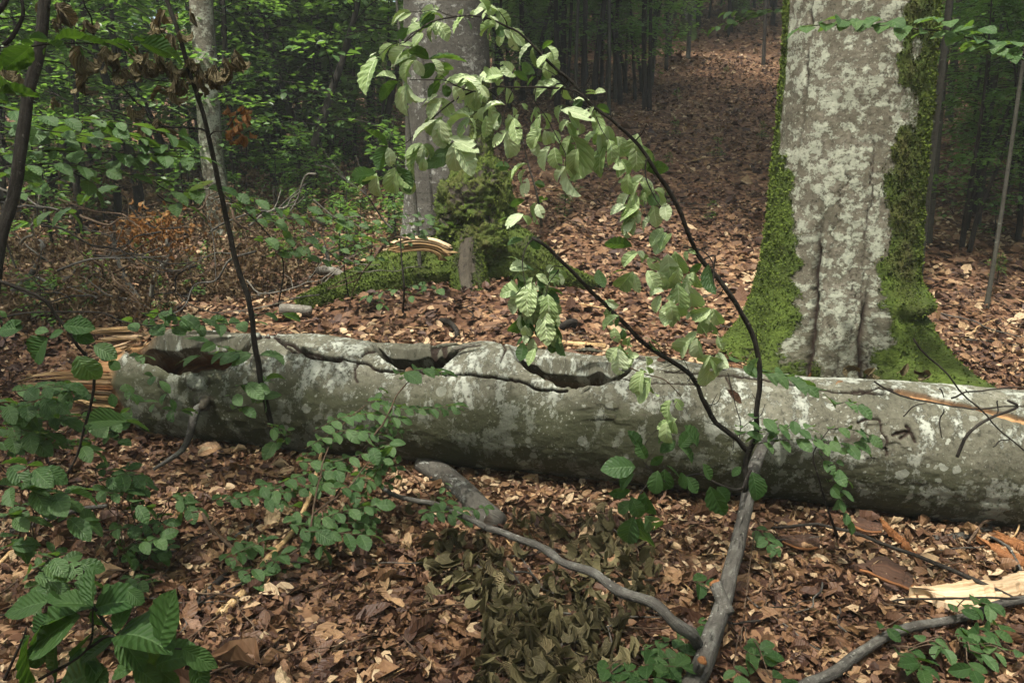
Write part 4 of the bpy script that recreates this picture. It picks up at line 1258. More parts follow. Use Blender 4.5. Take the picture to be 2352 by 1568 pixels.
for k in range(14):
    px = _r.uniform(1250, 1780); Y = _r.uniform(8, 18)
    sapling(px, Y, _r.uniform(.22, .42), _r.uniform(0, 6.3), LOWSAP[k % 5], 'tiny green seedling on the bare brown slope', 'tiny seedlings on the brown slope', 'beech_seedling', 'seedling')
for k in range(16):
    px = _r.uniform(2150, 2420); Y = _r.uniform(6.5, 12)
    sapling(px, Y, _r.uniform(.25, .6), _r.uniform(0, 6.3), LOWSAP[k % 5], 'small green seedling in the litter past the stout beech', 'small seedlings past the stout beech', 'beech_seedling', 'seedling')

# the wood beyond, read as one mass
_n = 90000
_y = _r.uniform(34, 62, _n); _x = _y * _r.uniform(-.95, .95, _n)
_cl = fbm(np.stack([_x * .22, _y * .22], -1), 3, 44)
_z = gz(_x, _y) + _r.random(_n) ** .8 * 16
_keep = vnoise(np.stack([_x * .35, _y * .35, _z * .5], -1), 45) > -.25
_x, _y, _z = _x[_keep], _y[_keep], _z[_keep]; _n = len(_x)
_a = _r.random(_n) * 6.283
_D = np.stack([np.cos(_a), np.sin(_a), _r.normal(-.2, .25, _n)], -1)
_V, _F, _U, _T = scatter(T_TINY[:4], np.stack([_x, _y, _z], -1), bases(_D, np.array([0, 0, 1.]) + _r.normal(0, .4, (_n, 3))), .42 * np.exp(_r.normal(0, .25, _n)), _r.random(_n))
_n2 = 26000
_ang = _r.uniform(-2.3, 2.3, _n2); _rad = _r.uniform(12, 17, _n2)          # unseen foliage ring added behind the viewer to block low skylight
_x2, _y2 = _rad * np.sin(_ang), -_rad * np.cos(_ang) * .95
_z2 = gz(_x2, _y2) + _r.random(_n2) * 11
_k2 = vnoise(np.stack([_x2 * .4, _y2 * .4, _z2 * .5], -1), 46) > -.3
_x2, _y2, _z2 = _x2[_k2], _y2[_k2], _z2[_k2]; _n2 = len(_x2); _a = _r.random(_n2) * 6.283
_D = np.stack([np.cos(_a), np.sin(_a), _r.normal(-.2, .25, _n2)], -1)
_W2 = scatter(T_TINY[:4], np.stack([_x2, _y2, _z2], -1), bases(_D, np.array([0, 0, 1.]) + _r.normal(0, .5, (_n2, 3))), .34 * np.exp(_r.normal(0, .25, _n2)), _r.random(_n2))
_V, _F, _U, _T = merge_sc([(_V, _F, _U, _T), _W2])
solid('distant_woods', _V, _F, M['leaf_far'], label='deep green foliage of the wood far behind the trees', cat='woods', kind='stuff', smooth=False, uv=_U, tint=_T)
# ------------------------------------------------------------------ plants and branches in front
def poly3(pts, Y0, Y1):
    n = len(pts)
    out = []
    for i, p in enumerate(pts):
        Y = p[2] if len(p) > 2 else Y0 + (Y1 - Y0) * i / max(1, n - 1)
        out.append(at(p[0], p[1], Y))
    return np.array(out)

def stem(parent, P, r0, r1, m, name='stem', sides=8, rough=.12, seed=0, wobble=0.0, label=None, step=None):
    V, F, U = tube(P, r0, r1, sides, rough=rough, seed=seed, wobble=wobble, step=step)
    return part(name, V, F, m, parent, uv=U, label=label)

CAMP = np.array([0, 0, CAMZ])
def spray(parent, P, size, spacing, kind='green', t0=.05, flat=.85, droop=.15, jit=.3, seed=0, tip=True, spread=.9, twig=None, rad=.0022, up=None, wsc=(.85, 1.1)):
    """leaves set alternately along a twig, in a roughly level layer"""
    r = np.random.default_rng(seed)
    size = size * 1.28
    C = spline(P, .01)
    s = np.concatenate([[0], np.cumsum(np.linalg.norm(np.diff(C, axis=0), axis=1))])
    L = s[-1]
    if twig is not None:
        stem(parent, P, rad, rad * .5, twig, 'twig', 5, seed=seed)
    q = np.arange(t0 * L + r.random() * spacing * .5, L, spacing)
    for k, d in enumerate(q):
        p = np.array([np.interp(d, s, C[:, c]) for c in range(3)])
        p2 = np.array([np.interp(min(L, d + .01), s, C[:, c]) for c in range(3)]); p1 = np.array([np.interp(max(0, d - .01), s, C[:, c]) for c in range(3)])
        T = p2 - p1; T /= np.linalg.norm(T) + 1e-9
        U = np.array([0, -.38, 0.92]) if up is None else np.array(up, float)
        S = np.cross(T, U); S /= np.linalg.norm(S) + 1e-9
        sd = 1 if k % 2 else -1
        dv = T * .55 + S * sd * spread + r.normal(0, jit, 3) * .6 + np.array([0, 0, -droop])
        dv[2] *= (1.2 - flat)
        uv_ = U + r.normal(0, jit, 3)
        put_leaf(parent, random.choice(LS[kind]), p, dv, uv_, size * r.uniform(.7, 1.2), r.uniform(*wsc))
    if tip:
        T = C[-1] - C[-4]; T /= np.linalg.norm(T)
        put_leaf(parent, random.choice(LS[kind]), C[-1], T + np.array([0, 0, -droop * .5]), np.array([0, 0, 1.0]) + r.normal(0, jit, 3), size * r.uniform(.8, 1.1))

def leaf_px(parent, col, row, b, t, Y, kind, seed=0, up=(0, 0, 1), jit=.25, wsc=1.0, dz=.0, scale=1.0):
    """a leaf whose stalk end and tip are where the photo shows them"""
    r = np.random.default_rng(seed)
    (bx, by), (tx, ty) = zc(col, row, b, t)
    A, B = at(bx, by, Y), at(tx, ty, Y + dz)
    d = B - A
    L = np.linalg.norm(d)
    d = d / L
    slope = r.normal(0, .25)
    B = at(tx, ty, Y + dz + slope * L)
    d = B - A; L = np.linalg.norm(d)
    put_leaf(parent, random.choice(LS[kind]), A, d, np.array(up, float) + r.normal(0, jit, 3), L * 1.05 * scale * (r.uniform(.72, 1.08) if kind == 'pale' else 1.0), wsc * r.uniform(.9, 1.15))

# --- A. the bent, leaf-hung branch arching over the log
bb = thing('bent_branch', 'arching beech branch hung with pale green leaves, its thick grey foot on the litter', 'branch', on_ground(1605, 1500))
limb = poly3([(1570, 1600, 2.24), (1606, 1530, 2.33), (1650, 1420, 2.55), (1690, 1300, 2.78), (1708, 1200, 2.95), (1722, 1110, 3.10), (1752, 1040, 3.27), (1775, 1000, 3.36)], 0, 0)
stem(bb, limb, .034, .024, M['twig_grey'], 'limb', 14, .22, 1, .016)
arch = poly3([(1712, 1130, 3.06), (1722, 1050, 3.06), (1742, 950, 3.02), (1749, 870, 3.0), (1738, 785, 2.97), (1690, 700, 2.93), (1640, 640, 2.9), (1600, 580, 2.86), (1550, 468, 2.8), (1510, 405, 2.76), (1482, 355, 2.74), (1437, 304, 2.72), (1368, 248, 2.7), (1345, 228, 2.7), (1318, 193, 2.69), (1280, 160, 2.68), (1227, 103, 2.66), (1190, 70, 2.65), (1165, 60, 2.65), (1130, 44, 2.64), (1075, 40, 2.62), (1015, 45, 2.6), (975, 60, 2.59), (930, 98, 2.58)], 0, 0)
stem(bb, arch[:8], .0115, .0085, M['twig_dark'], 'shoot', 10, .3, 2, .012)
stem(bb, arch[7:], .0085, .0018, M['twig_dark'], 'shoot', 8, .3, 3, .007)
sh2 = poly3([(1722, 1040, 3.12), (1690, 1008, 3.1), (1650, 972, 3.06), (1615, 915, 3.02), (1585, 860, 2.99), (1522, 816, 2.95), (1462, 772, 2.9), (1440, 745, 2.88), (1390, 692, 2.83), (1365, 672, 2.8), (1320, 628, 2.76), (1300, 606, 2.74), (1262, 570, 2.7), (1222, 546, 2.67)], 0, 0)
bs = thing('bent_branch', 'lower arching dark shoot ending in a dense hanging cluster of green leaves above the log', 'branch', at(1722, 1040, 3.12))
stem(bs, sh2, .0105, .006, M['twig_dark'], 'shoot', 9, .3, 4, .012)
for k, (pts, r0, r1) in enumerate([
        (zc(1, 0, (1690, 690), (1620, 630), (1500, 612), (1350, 605), (1180, 602), (1080, 592), (1000, 620), (900, 630), (780, 590), (700, 555), (470, 550)), .0042, .0015),
        (zc(1, 0, (905, 632), (780, 690), (640, 810), (500, 930), (430, 1000), (320, 1012)), .003, .0013),
        (zc(1, 0, (1690, 690), (1600, 640), (1500, 540), (1390, 470)), .002, .001),
        (zc(1, 0, (1340, 610), (1330, 700), (1390, 780), (1450, 880), (1500, 960), (1540, 1060), (1545, 1150)), .0022, .0012),
        (zc(1, 0, (1190, 610), (1150, 720), (1120, 830), (1130, 900)), .002, .001),
        (zc(1, 0, (1010, 620), (1100, 690), (1140, 730)), .002, .001),
        (zc(1, 0, (1380, 1560), (1340, 1330), (1300, 1190), (1270, 1080), (1255, 980)), .0055, .002),
        (zc(1, 0, (1520, 615), (1515, 700), (1500, 740)), .0018, .001),
        (zc(1, 0, (1750, 745), (1760, 800), (1790, 880), (1840, 970)), .0025, .001),
        (zc(1, 0, (2110, 1090), (2090, 1200), (2140, 1320), (2200, 1420), (2260, 1400)), .003, .0012),
        (zc(1, 0, (590, 175), (480, 240), (430, 300), (350, 310), (240, 395)), .0018, .001),
        (zc(1, 0, (850, 120), (720, 105), (640, 75), (440, 88)), .0015, .001),
        (zc(1, 0, (700, 440), (690, 500), (720, 550)), .0016, .001),
        (zc(1, 0, (390, 1060), (380, 1110), (375, 1165)), .0016, .001),
        (zc(1, 1, (1380, 60), (1300, 100), (1250, 220), (1270, 420)), .003, .001),
        (zc(1, 1, (1530, 268), (1460, 270), (1410, 345)), .0025, .001),
        (zc(1, 1, (1500, 290), (1440, 360), (1400, 480)), .0018, .001),
        (zc(2, 1, (120, 230), (215, 190), (205, 300), (215, 400)), .004, .002),
        (zc(2, 1, (0, 140), (60, 140), (150, 170), (215, 260), (210, 390)), .0035, .002),
        (zc(1, 2, (2352, 235), (2270, 200), (2190, 150), (2080, 90)), .004, .0015),
        (zc(1, 2, (2190, 150), (2100, 60), (2180, -60)), .002, .001),
        (zc(2, 2, (410, 230), (350, 235), (230, 190), (120, 130), (0, 152)), .006, .004),
        (zc(2, 2, (470, 100), (440, 160), (410, 230)), .007, .006),
        (zc(2, 0, (-260, 1390), (-240, 1500)), .002, .001)]):
    Yk = {6: 2.68, 14: 2.7, 15: 2.76, 16: 2.74, 17: 2.92, 18: 2.92, 19: 2.95, 20: 2.92, 21: 3.0, 22: 3.04}.get(k, 2.68 if k not in (8, 9) else 2.72)
    stem(bs if k in (6, 14, 15, 16) else bb, poly3(pts, Yk, Yk - .05), r0, r1, M['twig_dark'] if k != 6 else M['twig_grey'], 'twig', 6, .1, 10 + k, .003)

for k, (a, r0, r1) in enumerate([([(1672, 1410, 2.555), (1656, 1372, 2.60), (1642, 1338, 2.63)], .027, .023), ([(1600, 1545, 2.3), (1606, 1530, 2.27), (1612, 1516, 2.25)], .020, .017)]):
    stub = stem(bb, poly3(a, 0, 0), r0, r1, M['twig_grey'], 'stub', 12, .15, 5 + k)
    E_ = at(*a[-1]); E0 = at(*a[-2])
    V, F, U = tube([E_ - (E_ - E0) * .1, E_ + (E_ - E0) * .12], r1 * .9, r1 * .8, 12, step=.004, rough=.3, seed=k)
    part('broken_end', V, F, M['bark_edge'], stub, uv=U)

_A1 = """440,85,330,110 435,90,335,175 630,85,515,140 560,160,465,215 650,160,580,255 660,160,740,240 625,95,700,100 860,105,755,180 845,110,790,150 590,170,480,280 560,230,505,295
985,60,890,80 950,0,1030,50 980,20,1080,50 1080,60,1145,180 1000,70,960,130 1010,120,1090,165 1060,170,915,210 1060,170,980,235 1120,220,1060,310 1120,210,1185,270 1160,200,1245,285 1164,250,1190,355
1310,305,1190,385 1320,330,1330,455 1410,380,1350,455 1420,325,1490,395 1425,380,1480,490 355,310,265,380 245,395,130,455 240,410,135,555 240,365,190,385 440,330,335,420 500,380,345,435 470,330,530,300
620,415,700,495 500,420,395,545 510,420,555,515 375,545,260,490 440,590,395,745 470,600,520,745 440,600,375,650 660,660,545,725 685,680,570,805 690,680,755,790 650,830,510,925 680,830,690,1025 655,830,735,960
880,805,730,800 880,810,785,930 890,820,960,910 1000,800,1010,925 930,545,750,525 900,540,800,595 930,550,900,625 770,600,865,735 1110,520,990,500 1200,530,1100,430 1110,530,1055,565
1500,570,1320,592 1525,590,1415,655 1540,600,1565,720 1130,600,1072,635 1200,560,1220,625 1140,610,1180,735 960,590,1010,665 1120,720,990,712 990,740,950,835 1180,740,1205,805
1190,815,1125,865 1190,820,1200,960 1200,815,1275,955 1130,900,1045,995 1140,910,1190,1080 1340,740,1300,835 1370,790,1335,900 1380,790,1455,855 1380,890,1310,975 1400,900,1430,1015 1520,730,1465,825
1520,760,1700,795 1560,770,1625,855 1550,830,1485,895 1560,850,1615,935 1600,690,1690,680 1640,850,1670,930 1580,940,1500,1045 1590,940,1720,1155 1560,950,1550,1085 1440,1010,1355,1105 1470,1020,1480,1185 1630,1030,1580,1165
1545,1150,1450,1225 1545,1150,1550,1358 1550,1150,1625,1235 1740,740,1700,800 1750,780,1785,905 1780,905,1680,965 1780,910,1815,1045 1830,870,1860,965 1850,970,1905,1145 1840,960,1830,1005
1930,1100,2015,1205 1960,1180,1910,1205 2030,990,2040,1170 1980,1200,1960,1335 2060,1260,2145,1325 2050,1260,1985,1335 2040,1330,1990,1455 2090,1330,2060,1435 2160,1310,2245,1365 2050,1430,1905,1480 2080,1440,2040,1560
2150,1420,2180,1560 2000,1460,1990,1545 2230,1400,2240,1500 550,990,440,1045 555,995,445,1175 560,1000,665,1075 560,1000,540,1115 570,1090,560,1195 770,995,790,1190 780,985,912,1145 240,1200,215,1395 370,1160,335,1355 380,1170,435,1335
1280,1130,1150,1170 1270,1170,1205,1255 1280,1230,1255,1335 1340,1400,1310,1515 1350,1410,1385,1500 1250,1480,1140,1555 1250,1490,1312,1540 320,1020,365,1155
815,640,870,700 860,560,960,600 1010,620,950,690 760,540,700,600 1460,900,1520,985 1650,900,1590,960 1760,650,1690,640 1090,790,1030,850"""
_A1D = """1075,170,1110,248 1385,340,1430,280 600,410,500,330 610,410,812,378 640,440,565,515 690,480,765,440 385,565,262,655 720,520,620,560 680,570,605,645 700,590,745,655 1190,500,1280,530 1330,505,1238,455 1340,530,1268,575 1430,510,1380,540
1020,770,1095,825 1660,690,1608,735 1750,745,1838,745 2110,1170,2222,1140 2110,1170,2170,1105 2100,1320,2175,1405 315,1010,215,900 315,1015,235,1135 235,1195,72,1225 390,1160,492,1285 765,990,635,1165 1160,1150,1083,1140 1330,1260,1390,1275
1350,1400,1405,1350 1260,1380,1175,1400 1140,1500,1085,1512 640,85,560,170 460,200,395,255 860,130,905,180"""
_A2 = """1230,240,1165,170 1280,290,1180,250 1240,300,1188,352 1230,420,1105,440 1240,430,1200,560 1280,400,1270,565 1330,380,1308,475 1380,370,1455,402 1350,380,1402,445 1490,330,1478,405 1300,460,1288,605 1340,480,1330,705 1400,480,1398,645
1440,500,1492,612 1250,590,1198,722 1400,580,1412,765 1430,640,1442,765 1290,700,1258,785 1460,720,1482,835 1310,830,1298,965 2040,170,1925,232 2080,210,2048,140 2200,150,2240,5 2000,310,1885,475 2020,320,2032,425 2110,210,2182,292
2110,300,2165,395 2250,190,2272,405 2300,170,2332,335 2320,400,2342,585 2220,440,2125,440 2200,470,2138,585 2260,500,2292,645 1910,540,1825,520 1910,610,1795,655 1880,690,1890,785 1900,830,1825,905 1910,840,1922,1005 1980,760,1938,835
2050,880,1985,880 2100,890,2142,965 2100,960,2152,1015 2130,1040,2035,1185 2120,1060,2132,1215 2300,1180,2355,1255 2260,1190,2205,1335 2240,1340,2228,1485 2290,1330,2268,1435 2300,500,2240,560 2180,300,2230,420 2330,280,2290,400"""
_A2D = """1250,80,1162,85 1300,60,1355,132 1400,420,1505,430 2000,130,1845,90 2000,60,2062,20 1940,290,1842,312 2080,760,2195,772 2120,770,2155,855 1910,620,1888,665 1300,760,1312,815 1940,700,1942,765 1770,290,1790,400"""
_A3 = """30,160,18,235 90,180,45,150 70,310,5,425 80,310,112,455 20,470,62,535 190,560,85,612 210,560,255,675 120,640,142,745 100,720,5,795 90,760,78,905 240,720,262,855 190,880,85,965 190,890,190,1135 240,900,242,1015 60,560,20,640"""
_A3D = """180,260,168,425 520,900,455,985 450,960,500,1010 130,250,60,300"""
_A4 = """2010,130,1915,205 2000,290,2062,425 2000,320,1905,385 2010,430,1955,605 2060,440,2050,645 2020,80,1845,80 2100,420,2185,525"""
_A4D = """1990,240,1875,265 2090,260,2112,405 2180,110,2158,245 2230,100,2222,235 2130,60,2205,20 2330,150,2268,80 2340,120,2360,205 2100,20,2050,-60 2200,-20,2280,-90 2060,-40,2010,-150 2190,-80,2230,-180"""
_A5D = """190,220,265,385 240,220,305,305 60,60,20,-60 30,150,90,240 -20,-60,60,-150 100,-60,60,-180 140,60,190,150 480,120,530,280 400,80,350,130"""
def leaf_list(parent, txt, col, row, Y, kind, seed, **kw):
    kw.setdefault('scale', 1.2)
    for k, w in enumerate(txt.split()):
        a, b, c, d = map(float, w.split(','))
        Yk = Y(a, b) if callable(Y) else Y
        leaf_px(parent, col, row, (a, b), (c, d), Yk + (k % 5 - 2) * .012, kind, seed + k, **kw)
_Ya = lambda x, y: 2.64 + .09 * max(0, x - 900) / 1450 + .03 * y / 1568
leaf_list(bb, _A1, 1, 0, _Ya, 'pale', 1000, up=(-.22, -.6, .9))
_r = np.random.default_rng(4)
_w = _A1.split()
_ex = []
for k in range(84):
    a = np.array(list(map(float, _w[_r.integers(len(_w))].split(','))))
    c = _r.normal(0, 38, 2); th_ = _r.normal(0, .5); d = a[2:] - a[:2]
    d = np.array([d[0] * math.cos(th_) - d[1] * math.sin(th_), d[0] * math.sin(th_) + d[1] * math.cos(th_)]) * _r.uniform(.75, 1.0)
    _ex.append('%.0f,%.0f,%.0f,%.0f' % (a[0] + c[0], a[1] + c[1], a[0] + c[0] + d[0], a[1] + c[1] + d[1]))
leaf_list(bb, ' '.join(_ex), 1, 0, lambda x, y: _Ya(x, y) + .05, 'pale', 3000, up=(-.3, -.6, .8), jit=.5)
leaf_list(bb, _A1D, 1, 0, lambda x, y: _Ya(x, y) + .02, 'green', 1300, up=(.2, .6, .5), jit=.35)
_split = lambda txt, far: ' '.join(w for w in txt.split() if (float(w.split(',')[0]) > 1600) == far)
def more(txt, n, seed, sp=38):
    r = np.random.default_rng(seed); w = txt.split(); out = []
    for k in range(n):
        a = np.array(list(map(float, w[r.integers(len(w))].split(','))))
        c = r.normal(0, sp, 2); th_ = r.normal(0, .5); d = a[2:] - a[:2]
        d = np.array([d[0] * math.cos(th_) - d[1] * math.sin(th_), d[0] * math.sin(th_) + d[1] * math.cos(th_)]) * r.uniform(.7, 1.05)
        out.append('%.0f,%.0f,%.0f,%.0f' % (a[0] + c[0], a[1] + c[1], a[0] + c[0] + d[0], a[1] + c[1] + d[1]))
    return ' '.join(out)
_n2, _f2 = _split(_A2, False), _split(_A2, True)
_Y2 = lambda x, y: 2.68 + .13 * x / 2352
leaf_list(bs, _n2 + ' ' + more(_n2, 40, 5), 1, 1, _Y2, 'pale', 1500, up=(-.25, -.8, .5), jit=.4)
leaf_list(bs, _split(_A2D, False) + ' ' + more(_n2, 34, 6), 1, 1, lambda x, y: _Y2(x, y) + .02, 'green', 1600, up=(.1, -.2, .8), jit=.5)
leaf_list(bb, _f2, 1, 1, _Y2, 'pale', 1550, up=(-.25, -.8, .5), jit=.35)
leaf_list(bb, _split(_A2D, True), 1, 1, lambda x, y: _Y2(x, y) + .02, 'green', 1650, up=(.1, .3, .8), jit=.4)
leaf_list(bs, _A3 + ' ' + more(_A3, 10, 7) , 2, 1, 2.86, 'pale', 1700, up=(-.25, -.8, .5), jit=.35)
leaf_list(bs, _A3D + ' ' + more(_f2, 0, 7), 2, 1, 2.88, 'green', 1750, up=(.1, .3, .8), jit=.35)
leaf_list(bs, more(_f2, 34, 8), 1, 1, lambda x, y: _Y2(x, y) + .04, 'pale', 1780, up=(-.25, -.7, .6), jit=.45)
leaf_list(bs, more(' '.join(w for w in _A1.split() if float(w.split(',')[0]) > 1700), 26, 9), 1, 0, lambda x, y: _Ya(x, y) + .04, 'pale', 1790, up=(-.25, -.7, .6), jit=.45)
hang = thing('hanging_shoot', 'drooping green leafy shoot in front of the log beside the thick grey limb', 'branch', at(1690, 1120, 2.98))
leaf_list(hang, _A4, 1, 2, 2.86, 'green', 1800, up=(-.1, -.7, .6), jit=.4)
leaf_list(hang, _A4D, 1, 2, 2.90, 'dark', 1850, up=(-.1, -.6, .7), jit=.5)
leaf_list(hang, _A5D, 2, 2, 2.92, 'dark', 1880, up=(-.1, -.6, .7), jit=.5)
stem(hang, poly3(zc(1, 2, (2352, 225), (2270, 190), (2180, 130), (2080, 40), (2100, -90), (2210, -210)), 2.97, 2.9), .003, .001, M['twig_dark'], 'twig', 6, seed=3)
stem(hang, poly3(zc(1, 2, (2180, 130), (2060, 260), (2020, 420), (2050, 520)), 2.94, 2.86), .003, .001, M['twig_dark'], 'twig', 6, seed=4)

# short spurs and buds along the arching shoots
for src, tgt, k0 in ((arch, bb, 0), (sh2, bs, 50)):
    C_ = spline(src, .02)
    for k in range(26):
        i = _r.integers(4, len(C_) - 4); T_ = C_[i + 2] - C_[i - 2]; T_ /= np.linalg.norm(T_)
        d = T_ * .5 + _r.normal(0, .7, 3); d /= np.linalg.norm(d); L_ = _r.uniform(.015, .09)
        stem(tgt, [C_[i], C_[i] + d * L_ * .5 + _r.normal(0, L_ * .06, 3), C_[i] + d * L_ + T_ * L_ * .25], .0022, .0009, M['twig_dark'], 'spur', 5, .2, 900 + k + k0)

# --- B. long branch slanting over the litter to the limb, with wilted leaves hanging from side twigs
gb = thing('fallen_branch', 'long grey branch slanting over the litter under wilted olive leaves', 'branch', on_ground(1400, 1350))
main = poly3(zc(1, 2, (180, 110, 3.72), (340, 260, 3.42), (650, 340, 3.2), (850, 420, 3.06), (1000, 500, 2.96), (1100, 530, 2.92), (1300, 610, 2.80), (1500, 710, 2.68), (1750, 830, 2.56), (1950, 930, 2.46), (2150, 1030, 2.38), (2290, 1150, 2.34), (2412, 1220, 2.37), (2458, 1300, 2.40)), 0, 0)
stem(gb, main[:5], .008, .013, M['twig_grey'], 'limb', 9, .12, 5, .006)
stem(gb, main[4:], .013, .020, M['twig_grey'], 'limb', 10, .25, 6, .014)
_side = [zc(1, 2, (940, 760), (1000, 790), (1290, 820), (1400, 920), (1570, 990), (1790, 1080)), zc(1, 2, (1390, 1160), (1420, 1090), (1610, 1110), (1730, 1190), (1900, 1160), (1960, 1110), (2200, 1115)),
         zc(1, 2, (1130, 1510), (1300, 1420), (1430, 1350), (1560, 1280), (1720, 1190)), zc(1, 2, (340, 30), (450, 100), (590, 250), (640, 340)), zc(1, 2, (1230, 640), (1280, 760), (1400, 920)),
         zc(1, 2, (1280, 520), (1380, 620), (1550, 700), (1760, 740), (1900, 760)), zc(1, 2, (590, 560), (800, 760), (1000, 700), (1200, 620)), zc(1, 2, (2010, 950), (1900, 800), (1700, 620), (1640, 480)),
         zc(1, 2, (1940, 960), (1880, 1150), (1850, 1300), (1900, 1420))]
for k, p in enumerate(_side):
    q = np.array([on_ground(a[0], a[1], .04 if k < 3 else .03) for a in p])
    stem(gb, q, .0055 if k != 2 else .011, .002 if k != 2 else .007, M['twig_grey'] if k in (0, 1, 2, 4) else M['twig_brown'], 'twig', 7, .15, 20 + k, .006)
_r = np.random.default_rng(55)
_areas = [(640, 1150, 560, 830, 34, .085), (500, 700, 250, 330, 8, .08), (960, 1300, 880, 1180, 40, .075), (1000, 1300, 1180, 1540, 30, .085), (1250, 1700, 1000, 1200, 36, .07), (1400, 1700, 700, 900, 22, .07), (1450, 1900, 380, 720, 32, .07), (1600, 2050, 1130, 1420, 44, .065), (1850, 2200, 600, 950, 24, .065), (1300, 1650, 1350, 1560, 22, .085)]
for (x0, x1, y0, y1, n, sz) in _areas:
    for k in range(int(n * (.83 if n > 0 else 1))):
        (px, py), = zc(1, 2, (_r.uniform(x0, x1), _r.uniform(y0, y1)))
        h = _r.uniform(.02, .13)
        p = on_ground(px, py, h)
        d = np.array([_r.normal(0, .5), _r.normal(-.3, .45), -_r.uniform(.1, .9)])
        put_leaf(gb, random.choice(LS['wilted']), p, d, (_r.normal(0, .4), _r.normal(-.5, .4), _r.uniform(.3, 1)), sz * _r.uniform(.75, 1.25), _r.uniform(.65, 1.1))

# --- C. grey branch along the lower edge
cb = thing('fallen_branch', 'smooth grey branch lying below the pale splintered board', 'branch', on_ground(2100, 1450))
_p = [on_ground(x, y, .055) for x, y in zc(2, 2, (780, 1640), (870, 1568), (1000, 1490), (1150, 1385), (1330, 1275), (1500, 1205), (1620, 1175), (1800, 1150), (1990, 1100), (2130, 1040), (2250, 1010), (2420, 985))]
stem(cb, _p, .020, .014, M['twig_grey'], 'limb', 12, .22, 31, .010)

# --- D. short broken limb piece with a carved-looking crack
lp = thing('broken_limb', 'short broken grey limb with a looping dark bark crack sticking out from under the log', 'limb', on_ground(1060, 1150))
_q = [on_ground(*p, .035) for p in zc(1, 2, (560, 60), (690, 130), (820, 230), (940, 350), (1060, 470))]
_V, _F, _U = tube(_q, .054, .058, 40, step=.008, rough=.12, seed=12)
_px, _py, _ = project(_V)
_d = seg_dist(_px, _py, zc(1, 2, (915, 420), (930, 370), (960, 348), (1000, 360), (1015, 400), (990, 440), (980, 470), (1040, 440), (1060, 410)))
_cr = np.exp(-(_d / 2.2) ** 2)
_N = vert_normals(_V, _F); _V = _V - _N * (.006 * _cr)[:, None]
part('trunk', _V, _F, M['beech_grey'], lp, uv=_U, attrs=dict(crack=sstep(.2, .7, _cr), low=np.zeros(len(_V))))

# --- E. dark leaning stem at the edge
es = thing('sapling_stem', 'dark bare leaning stem in front of the thicket and brush', 'sapling', at(-10, 800, 2.55))
_p = poly3([(112, -60, 2.75)] + zc(0, 0, (312, 0, 2.72), (285, 200, 2.7), (262, 430, 2.68), (208, 620, 2.66), (160, 900, 2.62), (112, 1200, 2.58), (62, 1450, 2.55), (15, 1600, 2.52)) + [(-15, 640, 2.48), (-80, 1000, 2.4), (-140, 1500, 2.2)], 0, 0)
stem(es, _p, .017, .021, M['twig_dark'], 'stem', 12, .14, 41, .006)
for k, (pts, r0) in enumerate([(zc(0, 0, (-20, 130), (200, 115), (350, 150), (440, 185)), .0022), (zc(0, 0, (20, 310), (80, 240), (150, 100), (140, -40)), .008), (zc(0, 0, (-60, 120), (10, 60), (60, -40)), .012), (zc(0, 0, (300, 420), (420, 440), (470, 470)), .003)]):
    stem(es, poly3(pts, 2.72, 2.75), r0, r0 * .6, M['twig_dark'], 'twig', 7, seed=50 + k, wobble=.004)

# --- F. thin dark stem crossing in front of the log, with curled dead leaves
fs = thing('dead_sapling', 'thin dark stem crossing before the log, its upper twigs hung with curled dead leaves', 'sapling', at(625, 1080, 3.75))
_p = poly3([(378, -60, 3.62)] + zc(0, 0, (1150, 0, 3.62), (1210, 180, 3.62), (1270, 370, 3.64), (1345, 600, 3.66), (1392, 780, 3.68), (1430, 920, 3.7), (1475, 1100, 3.72), (1512, 1300, 3.74), (1560, 1480, 3.76)) + zc(0, 1, (1620, 200, 3.78), (1680, 380, 3.8), (1722, 560, 3.8), (1742, 650, 3.8), (1762, 830, 3.8), (1802, 1040, 3.8), (1850, 1260, 3.82), (1880, 1420, 3.85)), 0, 0)
stem(fs, _p, .0085, .015, M['twig_dark'], 'stem', 10, .15, 60, .006)
for k, (pts, r0, r1) in enumerate([
        (zc(0, 0, (1430, 920), (1390, 890), (1290, 880), (1130, 875), (950, 830), (700, 750), (450, 680), (250, 610)), .005, .002),
        (zc(0, 0, (1435, 950), (1480, 905), (1550, 895), (1600, 840), (1640, 790), (1700, 730)), .004, .0015),
        (zc(0, 0, (1060, 860), (960, 720), (910, 660), (820, 560), (740, 470), (640, 380), (520, 300)), .005, .002),
        (zc(0, 0, (1180, 560), (1060, 555), (930, 515), (850, 430)), .003, .0015),
        (zc(0, 0, (1260, 350), (1180, 300), (1110, 220), (1100, 120)), .003, .0015),
        (zc(0, 0, (1350, 600), (1420, 540), (1520, 450), (1640, 380)), .0035, .0015),
        (zc(0, 0, (640, 240), (620, 100), (560, -20)), .004, .003),
        (zc(0, 0, (1215, 690), (1100, 770), (980, 820)), .002, .001),
        (zc(0, 0, (730, 730), (640, 780), (520, 880), (400, 930), (370, 1050)), .004, .002),
        (zc(0, 0, (740, 650), (640, 640), (530, 690)), .002, .001)]):
    stem(fs, poly3(pts, 3.68, 3.6), r0, r1, M['twig_dark'] if k != 8 else M['twig_brown'], 'twig', 6, seed=70 + k, wobble=.008)
